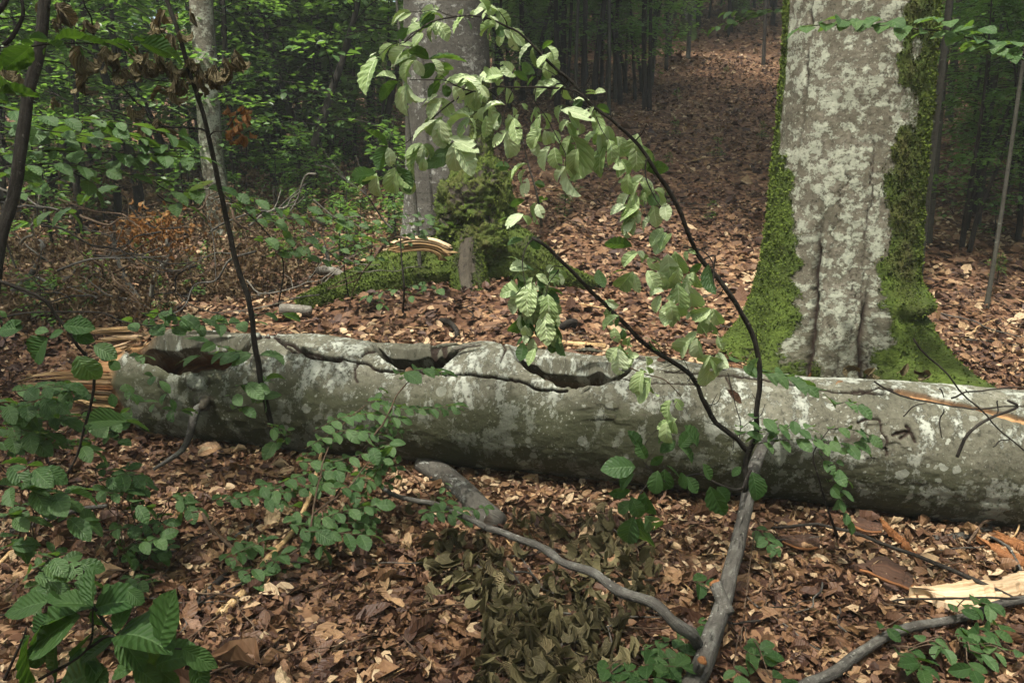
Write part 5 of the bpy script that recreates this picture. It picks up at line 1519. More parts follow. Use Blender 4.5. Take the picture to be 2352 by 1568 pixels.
_dl = """400,20,120 380,110,80 430,60,90 590,160,80 575,330,150 600,540,110 570,480,80 740,330,90 740,400,90 800,440,80 810,500,80 950,320,70 940,400,90 960,440,90 1020,380,90 1090,370,80 980,490,70 1040,440,80 1120,80,90 1060,130,80 1310,80,90 1190,230,90 1140,280,80 1190,420,90 1220,450,80 1290,390,80 1370,440,120 1320,490,90 1340,540,80 1400,510,90 1490,450,110 1460,530,90 1620,360,110 1580,400,90 1640,370,80 1190,520,130 1110,600,100 1250,540,80 890,720,110 960,830,90 1090,820,110 370,680,80 130,510,90 20,470,90 1230,210,70 870,460,70 260,0,80 1500,560,60 1360,590,60 1540,420,80 700,360,70 1010,420,80 1070,420,70 1300,430,80 1350,470,90 1150,440,70 770,380,80 930,440,80 1200,600,80 1480,490,90 1440,470,80"""
for k, w in enumerate(_dl.split()):
    x, y, l = map(float, w.split(','))
    (px, py), = zc(0, 0, (x, y))
    Y = 3.62 + (k % 7 - 3) * .015
    p = at(px, py, Y)
    L = l / 3 / FPX * Y
    for q in range(2):
        put_leaf(fs, random.choice(LS['dry']), p + _r.normal(0, .006, 3), (_r.normal(0, .35), _r.normal(0, .4), -1), (_r.normal(0, .6), -1, _r.normal(.3, .3)), L * _r.uniform(1.0, 1.5), _r.uniform(.9, 1.25))
_dr = np.random.default_rng(9)
_n = 40
_pp = np.array([at(*zc(0, 0, (_dr.uniform(1550, 1720), _dr.uniform(720, 960)))[0], 3.66 + _dr.normal(0, .03)) for _ in range(_n)])
_V, _F, _U, _T = scatter(T_DRY, _pp, bases(np.array([0, 0, -1.]) + _dr.normal(0, .5, (_n, 3)), _dr.normal(size=(_n, 3))), np.full(_n, .05), _dr.random(_n) * .5)
part('dry_leaves', _V, _F, M['leaf_rust'], fs, kind='stuff', smooth=False, uv=_U, tint=_T)

# --- G. leafy green sapling on the left, level sprays
gs = thing('beech_sapling', 'bright green leafy sapling with level sprays before the dry brush', 'sapling', at(-80, 900, 3.35))
_sp = [[(-50, 720), (200, 790), (450, 815), (700, 830), (900, 860), (1240, 940)], [(-50, 870), (300, 900), (600, 940), (900, 1000), (1200, 1000)], [(-40, 960), (250, 960), (500, 960), (720, 900)],
       [(-40, 1080), (300, 1040), (600, 1050), (900, 1060), (1380, 1090)], [(60, 1150), (350, 1130), (650, 1160), (850, 1200), (1050, 1230)], [(-20, 1385), (250, 1300), (500, 1190), (700, 1130), (1000, 1080), (1230, 1080)],
       [(-30, 830), (100, 850), (250, 880)], [(500, 1190), (600, 1240), (640, 1290)], [(-30, 1170), (80, 1200), (200, 1240)], [(700, 840), (800, 900), (960, 950)]]
for k, p in enumerate(_sp):
    P = poly3(zc(0, 0, *p), 3.2 + .06 * (k % 4), 3.35 + .06 * (k % 3))
    spray(gs, P, .075, .046, 'green', .02, .8, .12, .3, 300 + k, twig=M['twig_dark'], rad=.0045 if k == 5 else .003)
stem(gs, poly3([(-140, 1400, 3.2), (-110, 900, 3.2), (-60, 500, 3.2), (-30, 250, 3.2)], 0, 0), .014, .008, M['twig_dark'], 'stem', 8, seed=4)
gp = thing('beech_sapling', 'pale green low shoot with a few broad leaves under the leafy sprays', 'sapling', at(420, 700, 3.9))
for k, p in enumerate([[(380, 1470), (420, 1440), (480, 1470)], [(850, 1290), (760, 1290), (640, 1320)], [(1060, 1250), (1150, 1310), (1280, 1320), (1480, 1300)], [(1080, 1340), (1150, 1390), (1280, 1420)], [(540, 1430), (420, 1440), (320, 1480)]]):
    spray(gp, poly3(zc(0, 0, *p), 3.7, 3.75), .085, .055, 'green', .1, .75, .3, .3, 330 + k, twig=M['twig_dark'], rad=.003)
leaf_px(gp, 0, 0, (1470, 1245), (1255, 1300), 3.7, 'pale', 1); leaf_px(gp, 0, 0, (1540, 1290), (1650, 1320), 3.7, 'green', 2)

# near leaves seen from below, top edge
nb = thing('beech_twig', 'large shaded green leaves on a level twig before the dark leaning stem', 'branch', at(-60, 110, 2.1))
stem(nb, poly3(zc(0, 0, (-60, 330), (200, 325), (350, 300), (600, 300), (950, 310)), 2.1, 2.15), .003, .0012, M['twig_dark'], 'twig', 6, seed=6)
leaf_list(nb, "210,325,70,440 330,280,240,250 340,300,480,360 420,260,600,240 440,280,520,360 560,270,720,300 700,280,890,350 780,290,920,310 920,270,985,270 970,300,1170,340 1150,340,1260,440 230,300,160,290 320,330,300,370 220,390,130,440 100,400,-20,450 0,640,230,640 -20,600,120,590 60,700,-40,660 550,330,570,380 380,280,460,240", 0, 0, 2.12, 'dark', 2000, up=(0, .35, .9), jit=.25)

# --- H. seedlings between log and burl tree
hm = thing('beech_seedling', 'green seedling with level sprays left of the burl tree roots', 'seedling', on_ground(640, 690))
for k, p in enumerate([[(500, 445), (560, 450), (640, 480), (690, 500)], [(545, 505), (640, 505), (720, 500), (800, 490)], [(570, 545), (660, 550), (760, 540), (830, 545)], [(600, 590), (690, 570), (750, 560)], [(530, 460), (600, 490), (650, 530)], [(680, 470), (740, 490), (790, 520)], [(640, 570), (700, 590), (760, 600)]]):
    spray(hm, poly3(p, 4.9, 5.2), .075, .060, 'green', .05, .8, .2, .35, 350 + k, twig=M['twig_dark'], rad=.003)
stem(hm, poly3([(640, 700, 5.4), (650, 600, 5.2), (600, 520, 5.0), (540, 470, 4.9)], 0, 0), .006, .003, M['twig_dark'], 'stem', 6, seed=2)
hs = thing('beech_seedling', 'fine-leaved green seedling spreading over the split yellow branch', 'seedling', on_ground(800, 650))
for k, p in enumerate([[(770, 550), (860, 530), (960, 510), (1025, 512)], [(760, 580), (830, 560), (930, 540), (1000, 520)], [(790, 605), (850, 590), (890, 600)], [(740, 530), (800, 520), (870, 505)], [(720, 560), (780, 590), (830, 625)], [(870, 520), (920, 495), (980, 495)], [(720, 500), (780, 500), (840, 520)], [(860, 550), (920, 560), (960, 545)]]):
    spray(hs, poly3(p, 6.15, 6.35), .062, .052, 'green', .02, .85, .12, .3, 370 + k, twig=M['twig_dark'], rad=.0025)
stem(hs, poly3([(800, 680, 6.4), (790, 600, 6.3), (800, 540, 6.2)], 0, 0), .006, .003, M['twig_dark'], 'stem', 6, seed=2)
hp = thing('beech_seedling', 'small sprout with a dark stem standing in the sunlit litter mound', 'seedling', on_ground(925, 722))
stem(hp, [on_ground(925, 722), at(928, 660, 6.05), at(922, 590, 6.05), at(920, 545, 6.05)], .010, .005, M['twig_dark'], 'stem', 7, seed=2)
for k, p in enumerate([[(925, 665), (890, 668), (845, 680)], [(925, 660), (965, 655), (1005, 665)], [(860, 690), (880, 700)], [(925, 668), (945, 680), (960, 672)]]):
    spray(hp, poly3(p, 6.05, 6.0), .060, .05, 'green', .1, .8, .1, .3, 390 + k, twig=M['twig_dark'], rad=.002)

# --- thin leafy sprays across the top edge of the broken log end
hl = thing('beech_twig', 'thin twig of flat green leaves hanging along the top of the log', 'branch', at(-40, 720, 4.0))
for k, p in enumerate([e3((-40, 130), (200, 80), (500, 68), (860, 78), (960, 130), (1150, 175), (1400, 190), (1700, 180), (2060, 150)), e3((1180, 90), (1300, 80), (1500, 150), (1600, 200)), e3((1400, 90), (1550, 120), (1740, 130)), e3((2100, 100), (2230, 80), (2352, 90))]):
    P = poly3(p, 4.0, 4.15)
    stem(hl, P, .006 if k == 0 else .003, .002, M['twig_dark'], 'twig', 6, seed=80 + k)
    spray(hl, P[4 if k == 0 else 0:], .085, .055, 'green', .02, .85, .1, .3, 400 + k)

# --- I. seedling in front of the log
iz = thing('beech_seedling', 'many-leaved green seedling spreading in front of the log and pale stick', 'seedling', on_ground(700, 1250))
_pl = [([(900, 862), (950, 850), (1003, 848)], .085, 3.45), ([(840, 920), (900, 935), (970, 940), (1040, 930)], .052, 3.4), ([(720, 990), (780, 960), (850, 950), (920, 962)], .055, 3.35), ([(700, 1030), (780, 990), (880, 1000)], .055, 3.3),
       ([(690, 1060), (760, 1060), (840, 1040), (895, 1020)], .058, 3.28), ([(640, 1110), (700, 1090), (775, 1078)], .055, 3.2), ([(580, 1110), (650, 1130), (745, 1110)], .055, 3.15), ([(660, 1160), (720, 1190), (800, 1170), (865, 1160)], .06, 3.05),
       ([(700, 1220), (770, 1222), (855, 1230)], .06, 2.95), ([(510, 1150), (580, 1140), (640, 1150)], .05, 3.1), ([(500, 1292), (560, 1262), (605, 1240)], .055, 2.85), ([(530, 1312), (600, 1302), (645, 1272)], .055, 2.82), ([(520, 1240), (575, 1250)], .05, 2.9),
       ([(555, 1345), (600, 1320)], .058, 2.78), ([(1000, 1142), (1040, 1162), (1065, 1182)], .055, 3.1), ([(610, 970), (640, 1000), (622, 1022)], .06, 3.4), ([(960, 1180), (1010, 1175), (1050, 1190)], .05, 3.0), ([(800, 1090), (850, 1100), (880, 1050)], .055, 3.2),
       ([(840, 1010), (880, 1060), (850, 1110)], .058, 3.2), ([(640, 1200), (690, 1210), (740, 1260)], .055, 2.95), ([(760, 1120), (820, 1130), (850, 1190)], .06, 3.1)]
for k, (p, sz, Y) in enumerate(_pl):
    spray(iz, poly3(p, Y, Y + .03), sz, sz * .48, 'green', .02, .78, .2, .3, 420 + k, twig=M['twig_brown'], rad=.002)
for k, p in enumerate([[(700, 1270, 2.95), (720, 1180, 3.05), (740, 1080, 3.2), (780, 980, 3.35), (840, 930, 3.4)], [(700, 1260, 2.95), (640, 1280, 2.9), (560, 1320, 2.8)], [(720, 1180, 3.05), (800, 1120, 3.15), (860, 1040, 3.25)], [(860, 1000, 3.3), (920, 900, 3.42), (960, 855, 3.45)]]):
    stem(iz, poly3(p, 0, 0), .005, .002, M['twig_brown'], 'stem', 6, seed=90 + k, wobble=.01)
iy = thing('beech_seedling', 'finer small-leaved seedling mixed in behind the many-leaved one before the log', 'seedling', on_ground(760, 1150))
_r = np.random.default_rng(71)
for k, (p, sz, Y) in enumerate(_pl):
    q = [(a + _r.normal(18, 26), b_ + _r.normal(0, 22)) for a, b_ in p]
    spray(iy, poly3(q, Y + .12, Y + .16), .036, .022, 'dark' if k % 3 == 0 else 'green', .02, .78, .2, .35, 720 + k, twig=M['twig_brown'], rad=.0015)
for k, p in enumerate([[(760, 1160, 3.3), (800, 1080, 3.35), (900, 960, 3.5)], [(760, 1160, 3.3), (690, 1110, 3.3), (620, 1120, 3.25)], [(760, 1160, 3.3), (730, 1220, 3.1), (620, 1300, 2.95)]]):
    stem(iy, poly3(p, 0, 0), .004, .0015, M['twig_brown'], 'stem', 6, seed=95 + k, wobble=.012)
ib = thing('beech_twig', 'blue-green leaf tuft hanging against the log by the thin dark stem', 'branch', at(600, 880, 3.75))
for k, p in enumerate([[(510, 912), (560, 900), (612, 872)], [(520, 944), (570, 930), (600, 915)], [(530, 890), (580, 880), (600, 900)]]):
    spray(ib, poly3(p, 3.72, 3.76), .09, .05, 'green', .05, .75, .25, .3, 460 + k, twig=M['twig_dark'], rad=.002)
ic = thing('beech_twig', 'short green leafy twig crossing the big open hollow of the log', 'branch', at(590, 830, 3.8))
for k, p in enumerate([[(590, 815), (540, 808), (450, 818)], [(560, 812), (520, 800), (480, 785)], [(590, 815), (620, 818)]]):
    spray(ic, poly3(p, 3.8, 3.78), .085, .06, 'green', .05, .8, .1, .3, 470 + k, twig=M['twig_dark'], rad=.002)
idp = thing('beech_twig', 'small hanging leaf twig before the shaded broken log end', 'branch', at(290, 860, 3.9))
for k, p in enumerate([e3((960, 720), (1040, 710), (1080, 740)), e3((1140, 810), (1250, 820), (1330, 870), (1500, 885)), e3((1060, 750), (1080, 800), (1080, 870)), e3((1180, 580), (1260, 600), (1320, 640)), e3((1320, 680), (1370, 730), (1410, 790)), e3((1040, 440), (1180, 430))]):
    spray(idp, poly3(p, 3.9, 3.88), .06, .05, 'green', .05, .75, .2, .35, 480 + k, twig=M['twig_brown'], rad=.0015)

# --- J. near plant with very broad leaves
jb = thing('hazel_shoot', 'dark stem with very broad round leaves in front of the splintered log end', 'sapling', at(-40, 620, 1.95))
_p = poly3(e3((-20, -190), (200, -110), (380, -20), (440, 70), (560, 220), (640, 350), (700, 420), (770, 560), (775, 700), (740, 880), (690, 1050), (640, 1250), (560, 1400)), 1.95, 2.1)
stem(jb, _p, .0048, .003, M['twig_dark'], 'stem', 8, seed=7)
for k, w in enumerate("640,440,780,660,1.5 390,290,230,470,1.4 530,180,770,200,1.0 780,350,960,440,1.1 600,240,770,310,1.0 180,200,-20,210,1.3 400,230,270,210,1.0 520,230,400,270,1.0 900,480,990,540,1.3 830,460,920,450,.7 700,1010,770,1030,1.0 1040,970,660,945,.7 0,60,50,110,1 180,150,100,170,1".split()):
    a, b_, c, d, ws = map(float, w.split(','))
    A, B = at(*e3((a, b_))[0], 1.98), at(*e3((c, d))[0], 1.98)
    put_leaf(jb, random.choice(LS['dark'] if k % 3 else LS['green']), A, B - A, (_r.normal(0, .2), -.75, .65), np.linalg.norm(B - A) * 1.05, ws * _r.uniform(.95, 1.1))

# --- K. lower left seedlings
_K1 = [(100, 1130), (230, 1110), (430, 1090)], [(0, 1290), (150, 1220), (420, 1140)], [(150, 1330), (300, 1310), (440, 1330)], [(560, 1300), (700, 1310), (860, 1330)], [(0, 1350), (200, 1400), (330, 1420)], [(50, 1500), (150, 1490), (300, 1480)], [(480, 1500), (560, 1510), (640, 1540)], [(80, 1260), (300, 1240), (500, 1180)], [(0, 1450), (120, 1440), (220, 1430)], [(-30, 1200), (60, 1230), (140, 1260)]
_K2 = [(-20, 60), (130, 80), (260, 100)], [(130, 210), (300, 260), (480, 260)], [(180, 300), (300, 300), (430, 320)], [(-20, 430), (150, 430)], [(370, 480), (480, 430), (560, 450)], [(-20, 560), (60, 570), (100, 600)], [(-20, 200), (100, 230), (200, 240)], [(-20, 640), (40, 650), (90, 620)], [(0, 340), (80, 360), (150, 340)]
_K3 = [(620, 240), (780, 260), (860, 250)], [(690, 180), (830, 130), (940, 140)], [(880, 190), (990, 200)], [(900, 320), (1010, 370)], [(1180, 280), (1260, 330), (1350, 360)], [(740, 520), (880, 500), (1000, 480), (1120, 460)], [(920, 580), (1000, 600), (1100, 560)], [(850, 640), (900, 700)], [(1000, 690), (1080, 630)], [(820, 860), (950, 850), (1050, 900)], [(1040, 660), (1100, 690)], [(880, 760), (980, 830)]
_K4 = [(290, 690), (400, 720), (540, 740)], [(160, 920), (240, 900), (380, 880)], [(100, 1040), (300, 990)], [(230, 780), (300, 760), (380, 780)], [(180, 850), (260, 830)], [(430, 880), (560, 870)]
for nm_lab, col, row, lines, Y, sz, kind in [
        ('green seedling under the splintered log end, leaves in level sprays', 0, 1, _K1, 2.75, .075, 'green'), ('green seedling at the picture edge above the broad near leaves', 0, 2, _K2, 2.45, .08, 'green'),
        ('low green seedling scattered over the litter below the log end', 0, 2, _K3, 2.75, .058, 'green'), ('small green seedling just above the large near leaves', 0, 2, _K4, 2.2, .062, 'green')]:
    base = np.mean([np.mean(zc(col, row, *l), axis=0) for l in lines], axis=0)
    g = on_ground(base[0], base[1] + 90)
    t = thing('beech_seedling', nm_lab, 'seedling', g)
    for k, l in enumerate(lines):
        P = poly3(zc(col, row, *l), Y + .05 * (k % 3), Y + .05 * (k % 3) + .03)
        spray(t, P, sz, sz * .42, kind, .02, .8, .2, .3, 500 + k + int(Y * 100), twig=M['twig_brown'], rad=.002)
        q = P[0]; mid = (q + g) / 2 + np.array([.02, .05, .05])
        stem(t, [g + np.array([.03 * (k % 3 - 1), 0, -.02]), mid, q], .0035, .0018, M['twig_brown'], 'stem', 5, seed=k, wobble=.01)

for lab, col, row, lines, Y, sz in [('fine-leaved seedling tangled behind the level sprays under the broken log end', 0, 1, _K1, 2.95, .045), ('fine-leaved low seedling tangled among the litter sprigs below the log end', 0, 2, _K3 + _K4, 2.85, .040)]:
    base = np.mean([np.mean(zc(col, row, *l), axis=0) for l in lines], axis=0)
    g = on_ground(base[0] + 30, base[1] + 70)
    t = thing('beech_seedling', lab, 'seedling', g)
    for k, l in enumerate(lines):
        q = [(a + _r.normal(0, 70), b_ + _r.normal(0, 60)) for a, b_ in l]
        P = poly3(zc(col, row, *q), Y + .05 * (k % 3), Y + .05 * (k % 3) + .03)
        spray(t, P, sz, sz * .5, 'dark' if k % 2 else 'green', .02, .8, .2, .35, 760 + k + col, twig=M['twig_brown'], rad=.0015)
        stem(t, [g, (g + P[0]) / 2 + np.array([.02, .04, .03]), P[0]], .003, .0015, M['twig_brown'], 'stem', 5, seed=k, wobble=.01)

# near large leaves, bottom corner
nl = thing('beech_seedling', 'near dark green seedling with the largest leaves, at the lower corner', 'seedling', at(150, 1640, 1.3))
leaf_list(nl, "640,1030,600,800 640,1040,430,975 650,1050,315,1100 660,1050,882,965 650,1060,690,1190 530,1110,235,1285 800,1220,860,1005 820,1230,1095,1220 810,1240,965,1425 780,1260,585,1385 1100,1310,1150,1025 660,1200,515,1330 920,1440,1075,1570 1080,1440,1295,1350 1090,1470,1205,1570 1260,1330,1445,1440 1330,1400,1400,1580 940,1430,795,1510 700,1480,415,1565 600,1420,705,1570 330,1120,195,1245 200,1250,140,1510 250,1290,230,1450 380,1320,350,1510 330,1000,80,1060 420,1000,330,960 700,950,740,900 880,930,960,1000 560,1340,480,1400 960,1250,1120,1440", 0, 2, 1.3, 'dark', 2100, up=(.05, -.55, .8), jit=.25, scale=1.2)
for k, p in enumerate([[(90, 1560), (200, 1490), (214, 1390)], [(200, 1490), (260, 1460), (300, 1530)], [(10, 1560), (55, 1460), (60, 1440)], [(214, 1392), (268, 1455), (370, 1485), (440, 1490)]]):
    stem(nl, poly3(p, 1.3, 1.3), .003, .0015, M['twig_dark'], 'stem', 6, seed=k)

# --- L. seedlings in front of the log's near end
lr = thing('beech_seedling', 'green seedling with a thin upright stem before the log, near the bark slabs', 'seedling', on_ground(1925, 1236))
stem(lr, [on_ground(1925, 1236)] + list(poly3([(1912, 1200, 3.12), (1895, 1150, 3.08), (1880, 1095, 3.02), (1868, 1040, 3.0), (1905, 985, 3.0)], 0, 0)), .008, .002, M['twig_dark'], 'stem', 7, seed=2)
for k, p in enumerate([[(1690, 1000), (1760, 985), (1855, 985)], [(1720, 1022), (1800, 1010), (1900, 1012), (1975, 1030)], [(1910, 932), (1950, 922), (1975, 930)], [(1900, 985), (1950, 985), (2000, 1000)], [(1880, 1040), (1912, 1080), (1942, 1100)], [(1900, 1100), (1930, 1150), (1950, 1192)], [(1830, 960), (1800, 985), (1740, 1000)], [(1920, 1060), (1935, 1100), (1930, 1140)], [(1700, 985), (1740, 960), (1790, 975)], [(1870, 1010), (1920, 1030), (1975, 1012)]]):
    spray(lr, poly3(p, 3.0, 3.02), .052, .034, 'green', .02, .75, .2, .3, 540 + k, twig=M['twig_dark'], rad=.0016)
lt = thing('beech_twig', 'lone green leaf twig lying on the log beside the arching stem', 'branch', at(1690, 820, 3.4))
for k, p in enumerate([[(1670, 825), (1740, 850), (1820, 870), (1890, 905)], [(1740, 850), (1800, 862), (1830, 870)]]):
    spray(lt, poly3(p, 3.35, 3.4), .09, .05, 'green', .05, .85, .05, .25, 560 + k, twig=M['twig_dark'], rad=.002)

# --- M. seedlings at the bottom right
for lab, lines, col, Y in [
        ('leafy green seedling below the smooth grey branch', [[(1480, 1380), (1600, 1400), (1650, 1480)], [(1640, 1290), (1730, 1280), (1800, 1330)], [(1870, 1240), (1950, 1260), (2080, 1220), (2200, 1200)], [(1980, 1340), (2080, 1370), (2200, 1340)], [(1960, 1420), (2000, 1480)], [(2290, 1390), (2350, 1400)], [(1540, 1330), (1590, 1370), (1640, 1440)], [(1900, 1280), (2000, 1300), (2120, 1290)]], 2, 2.28),
        ('three green leaves at the smooth grey branch below the pale board', [[(1880, 1085), (1960, 1050), (2040, 1020)], [(2040, 1010), (2110, 1030)], [(1360, 1200), (1450, 1190)]], 2, 2.45),
        ('green leafy seedling at the foot of the thick grey limb', [[(1770, 1510), (1900, 1500), (2050, 1480)], [(2070, 1340), (2200, 1330), (2330, 1330)], [(2080, 1440), (2250, 1450), (2350, 1460)], [(2230, 1290), (2340, 1260)], [(1780, 1560), (1950, 1560), (2200, 1530)], [(2100, 1390), (2200, 1400), (2300, 1390)]], 1, 2.22),
        ('dark green seedling beside the two cut stubs of the grey limb', [[(400, 1320), (480, 1370), (580, 1380)], [(350, 1450), (380, 1520)], [(600, 1530), (720, 1550)], [(440, 1290), (500, 1330), (560, 1350)], [(60, 860), (130, 880), (190, 900)], [(500, 500), (570, 560), (600, 620)], [(100, 1150), (160, 1180)]], 2, 2.35)]:
    base = np.mean([np.mean(zc(col, 2, *l), axis=0) for l in lines], axis=0)
    g = on_ground(base[0], min(base[1] + 20, 1560))
    t = thing('beech_seedling', lab, 'seedling', g)
    for k, l in enumerate(lines):
        pts = [on_ground(p[0], min(p[1], 1600), .10) for p in zc(col, 2, *l)]
        spray(t, pts, .052, .024, 'green' if k % 2 else 'dark', .02, .7, .25, .35, 580 + k + int(Y * 50) + col, twig=M['twig_brown'], rad=.0018)
        stem(t, [g - np.array([0, 0, .01]), (g + pts[0]) / 2 + np.array([0, 0, .05]), pts[0]], .003, .0018, M['twig_brown'], 'stem', 5, seed=k)

# --- N. level spray before the stout beech, and one behind it
ns = thing('beech_twig', 'level spray of green leaves crossing in front of the stout beech', 'branch', at(2400, 140, 4.4))
for k, p in enumerate([[(2400, 400), (2352, 380), (2200, 310), (2000, 270), (1800, 220), (1600, 200), (1300, 175), (1000, 170), (860, 185)], [(2352, 420), (2250, 360), (2100, 320)], [(1900, 240), (1850, 150), (1700, 130)], [(2100, 290), (2050, 200), (1990, 180)], [(1300, 180), (1180, 150), (1050, 130)], [(1500, 190), (1420, 150), (1350, 140)], [(2352, 330), (2290, 290), (2220, 300)]]):
    P = poly3(zc(2, 0, *p), 4.4, 4.3)
    spray(ns, P, .095, .05, 'green', .02, .85, .08, .22, 600 + k, twig=M['twig_dark'], rad=.005 if k == 0 else .0025)
nn = thing('beech_twig', 'finer spray of green leaves reaching out behind the stout beech', 'branch', at(1900, 30, 8.0))
for k, p in enumerate([[(700, 60), (560, 80), (400, 120), (230, 195)], [(600, 75), (480, 110), (340, 170)], [(560, 80), (420, 70), (300, 90)]]):
    spray(nn, poly3(zc(2, 0, *p), 8.0, 8.1), .085, .07, 'green', .02, .85, .08, .25, 620 + k, twig=M['twig_dark'], rad=.004)

# --- O. leafless dark twigs arching over the log's near end
ot = thing('dead_branch', 'bare dark branch arching over the split in the log', 'branch', at(2400, 1260, 3.2))
for k, (p, r0) in enumerate([([(1320, 1060), (1500, 1150), (1700, 1205), (2000, 1245), (2200, 1240), (2420, 1225)], .004), ([(1590, 765), (1700, 900), (1830, 1010), (1900, 1120), (2030, 1240), (2200, 1400), (2352, 1535)], .0042), ([(1850, 1175), (1980, 1132), (2150, 1120), (2380, 1102)], .004),
                             ([(1890, 1580), (1950, 1440), (2020, 1370), (2150, 1300), (2310, 1240), (2240, 1190)], .0075), ([(1520, 1300), (1600, 1230), (1680, 1210)], .003), ([(1770, 1110), (1800, 1170)], .003), ([(1800, 1250), (1775, 1350), (1790, 1450)], .003), ([(2170, 1190), (2165, 1280)], .003), ([(2140, 1510), (2190, 1465), (2260, 1455)], .003), ([(1950, 1120), (1970, 1140)], .003)]):
    stem(ot, poly3(zc(2, 1, *p), 3.2, 3.2), r0, r0 * .7, M['twig_dark'], 'twig', 7, .15, 640 + k, .006)
oc = thing('dead_twig', 'thin curved dark twig with one dry leaf before the log, near the arching stem', 'twig', at(1690, 1000, 3.3))
stem(oc, poly3(zc(2, 1, (310, 1000), (340, 1120), (365, 1230), (400, 1350), (390, 1450)), 3.35, 3.3), .0025, .002, M['twig_dark'], 'twig', 6, seed=3)
for a in range(2): put_leaf(oc, LS['fallen'][a], at(1672, 895, 3.36), at(1698, 925, 3.36) - at(1672, 895, 3.36), (.2, -1, .5), .085, .75)
oe = thing('dead_twig', 'thin brown twig curving up from the shoots over the log hollow', 'twig', at(1460, 850, 3.3))
stem(oe, poly3(zc(1, 1, (1930, 920), (1990, 965), (2100, 1010), (2230, 1050), (2340, 1160)), 3.3, 3.25), .0035, .002, M['twig_brown'], 'twig', 6, seed=3)
# ------------------------------------------------------------------ dead wood and small things on the floor
def stick(name, label, cat, pts, r0, r1, m, lift=None, group=None, sides=9, rough=.15, seed=0, wobble=.006, pname='wood'):
    if max([p[2] if len(p) > 2 else 0 for p in pts]) >= .3:
        lowp = max(pts, key=lambda p: p[1]); Yb = on_ground(lowp[0], lowp[1])[1] - .25
        P = [at(p[0], p[1], Yb) for p in pts]
    else:
        P = [on_ground(p[0], p[1], (lift if lift is not None else r0 * .9) + (p[2] if len(p) > 2 else 0)) for p in pts]
    V, F, U = tube(P, r0, r1, sides, rough=rough, seed=seed, wobble=wobble)
    o = solid(name, V, F, m, label, cat, group, uv=U, origin=P[0])
    return o
stick('stick', 'long barkless brown stick lying between the log and the stout beech', 'stick', zc(2, 1, (120, 785), (300, 800), (500, 842), (800, 900), (1100, 962), (1350, 1022), (1610, 1042)), .026, .014, M['twig_brown'], seed=1)
stick('stick', 'tan stick lying behind the log under the hanging leaf cluster', 'stick', zc(1, 1, (1310, 742), (1500, 790), (1650, 812), (1820, 820)), .018, .026, M['twig_tan'], seed=2)
ps = thing('broken_stick', 'pale yellow broken stick slanting through the green seedling', 'stick', on_ground(505, 1405))
for k, (a, r) in enumerate([(zc(0, 2, (2215, -20, .12), (2180, 120, .12), (2140, 270, .10), (2050, 470, .07)), .012), (zc(0, 2, (2060, 460, .07), (1990, 560, .05), (1900, 660, .04), (1810, 760, .03), (1740, 860, .02)), .016), (zc(0, 2, (1680, 940, .02), (1600, 1020, .01), (1510, 1095, .0)), .019)]):
    V, F, U = tube([on_ground(p[0], p[1], r + p[2] * .5) for p in a], r * .7, r, 10, rough=.3, seed=k)
    part('wood', V, F, M['twig_tan'], ps, uv=U)
stick('curved_stick', 'dark curved stick bending like a bow on the litter beside the pale stick', 'stick', zc(0, 2, (1400, 400, .05), (1440, 480, .04), (1540, 580, .03), (1660, 690, .02), (1800, 790), (1870, 880), (1980, 935), (2100, 935), (2230, 890), (2352, 820), (2480, 720)), .008, .009, M['twig_brown'], seed=4)
stick('stick', 'thin grey branch on the litter under the seedlings at the edge', 'stick', zc(0, 2, (70, 520), (200, 490), (420, 410), (560, 365), (740, 345)), .012, .009, M['twig_grey'], seed=5, lift=.05)
stick('stick', 'tan stick leaning through the lower edge seedlings', 'stick', zc(0, 2, (-20, 760), (120, 630), (230, 500), (310, 370)), .010, .007, M['twig_tan'], seed=6, lift=.04)
stick('stick', 'dark lichen-grey stick lying across the litter below the log', 'stick', zc(0, 2, (1300, 1110), (1400, 980), (1490, 880), (1560, 820)), .012, .014, M['twig_dark'], seed=7)
stick('stick', 'short grey stick above the curved one', 'stick', zc(0, 2, (1580, 610), (1660, 540), (1780, 455)), .012, .014, M['twig_grey'], seed=8)
stick('stick', 'dark forked stick on the bright litter at the lower edge', 'stick', zc(1, 2, (60, 1370), (180, 1450), (300, 1530)), .014, .012, M['twig_brown'], seed=9)
stick('stick', 'dark stick lying level on the bright litter by the wilted leaves', 'stick', zc(1, 2, (290, 1480), (400, 1430), (570, 1400)), .008, .007, M['twig_brown'], seed=10)
stick('stick', 'long thin dark stem crossing from the seedling to the pale board', 'stick', zc(2, 2, (610, 500, .03), (850, 480, .05), (1000, 490, .07), (1150, 520, .08), (1400, 620, .08), (1600, 680, .08), (1900, 810, .08), (2100, 900, .07), (2300, 1000, .04)), .006, .010, M['twig_dark'], seed=11)
stick('stick', 'thin dark twig lying across the tip of the pale board', 'stick', zc(2, 2, (1040, 1140), (1280, 1070), (1480, 990, .03), (1800, 985, .06), (2100, 975, .07), (2400, 990, .05)), .005, .004, M['twig_dark'], seed=12)
stick('stick', 'dark stick lying near the thick limb among leaves', 'stick', zc(2, 2, (530, 1085), (640, 1020), (760, 930), (850, 840)), .006, .007, M['twig_dark'], seed=13)
stick('stick', 'curved yellowish stick near the bark slabs', 'stick', zc(2, 2, (760, 770), (850, 730), (920, 670), (1010, 665)), .008, .010, M['twig_tan'], seed=14)
stick('stick', 'knotty dark branch end tucked under the log', 'stick', zc(2, 2, (1730, 580), (1850, 565), (2000, 545), (2140, 500)), .018, .020, M['twig_grey'], seed=15, rough=.3)
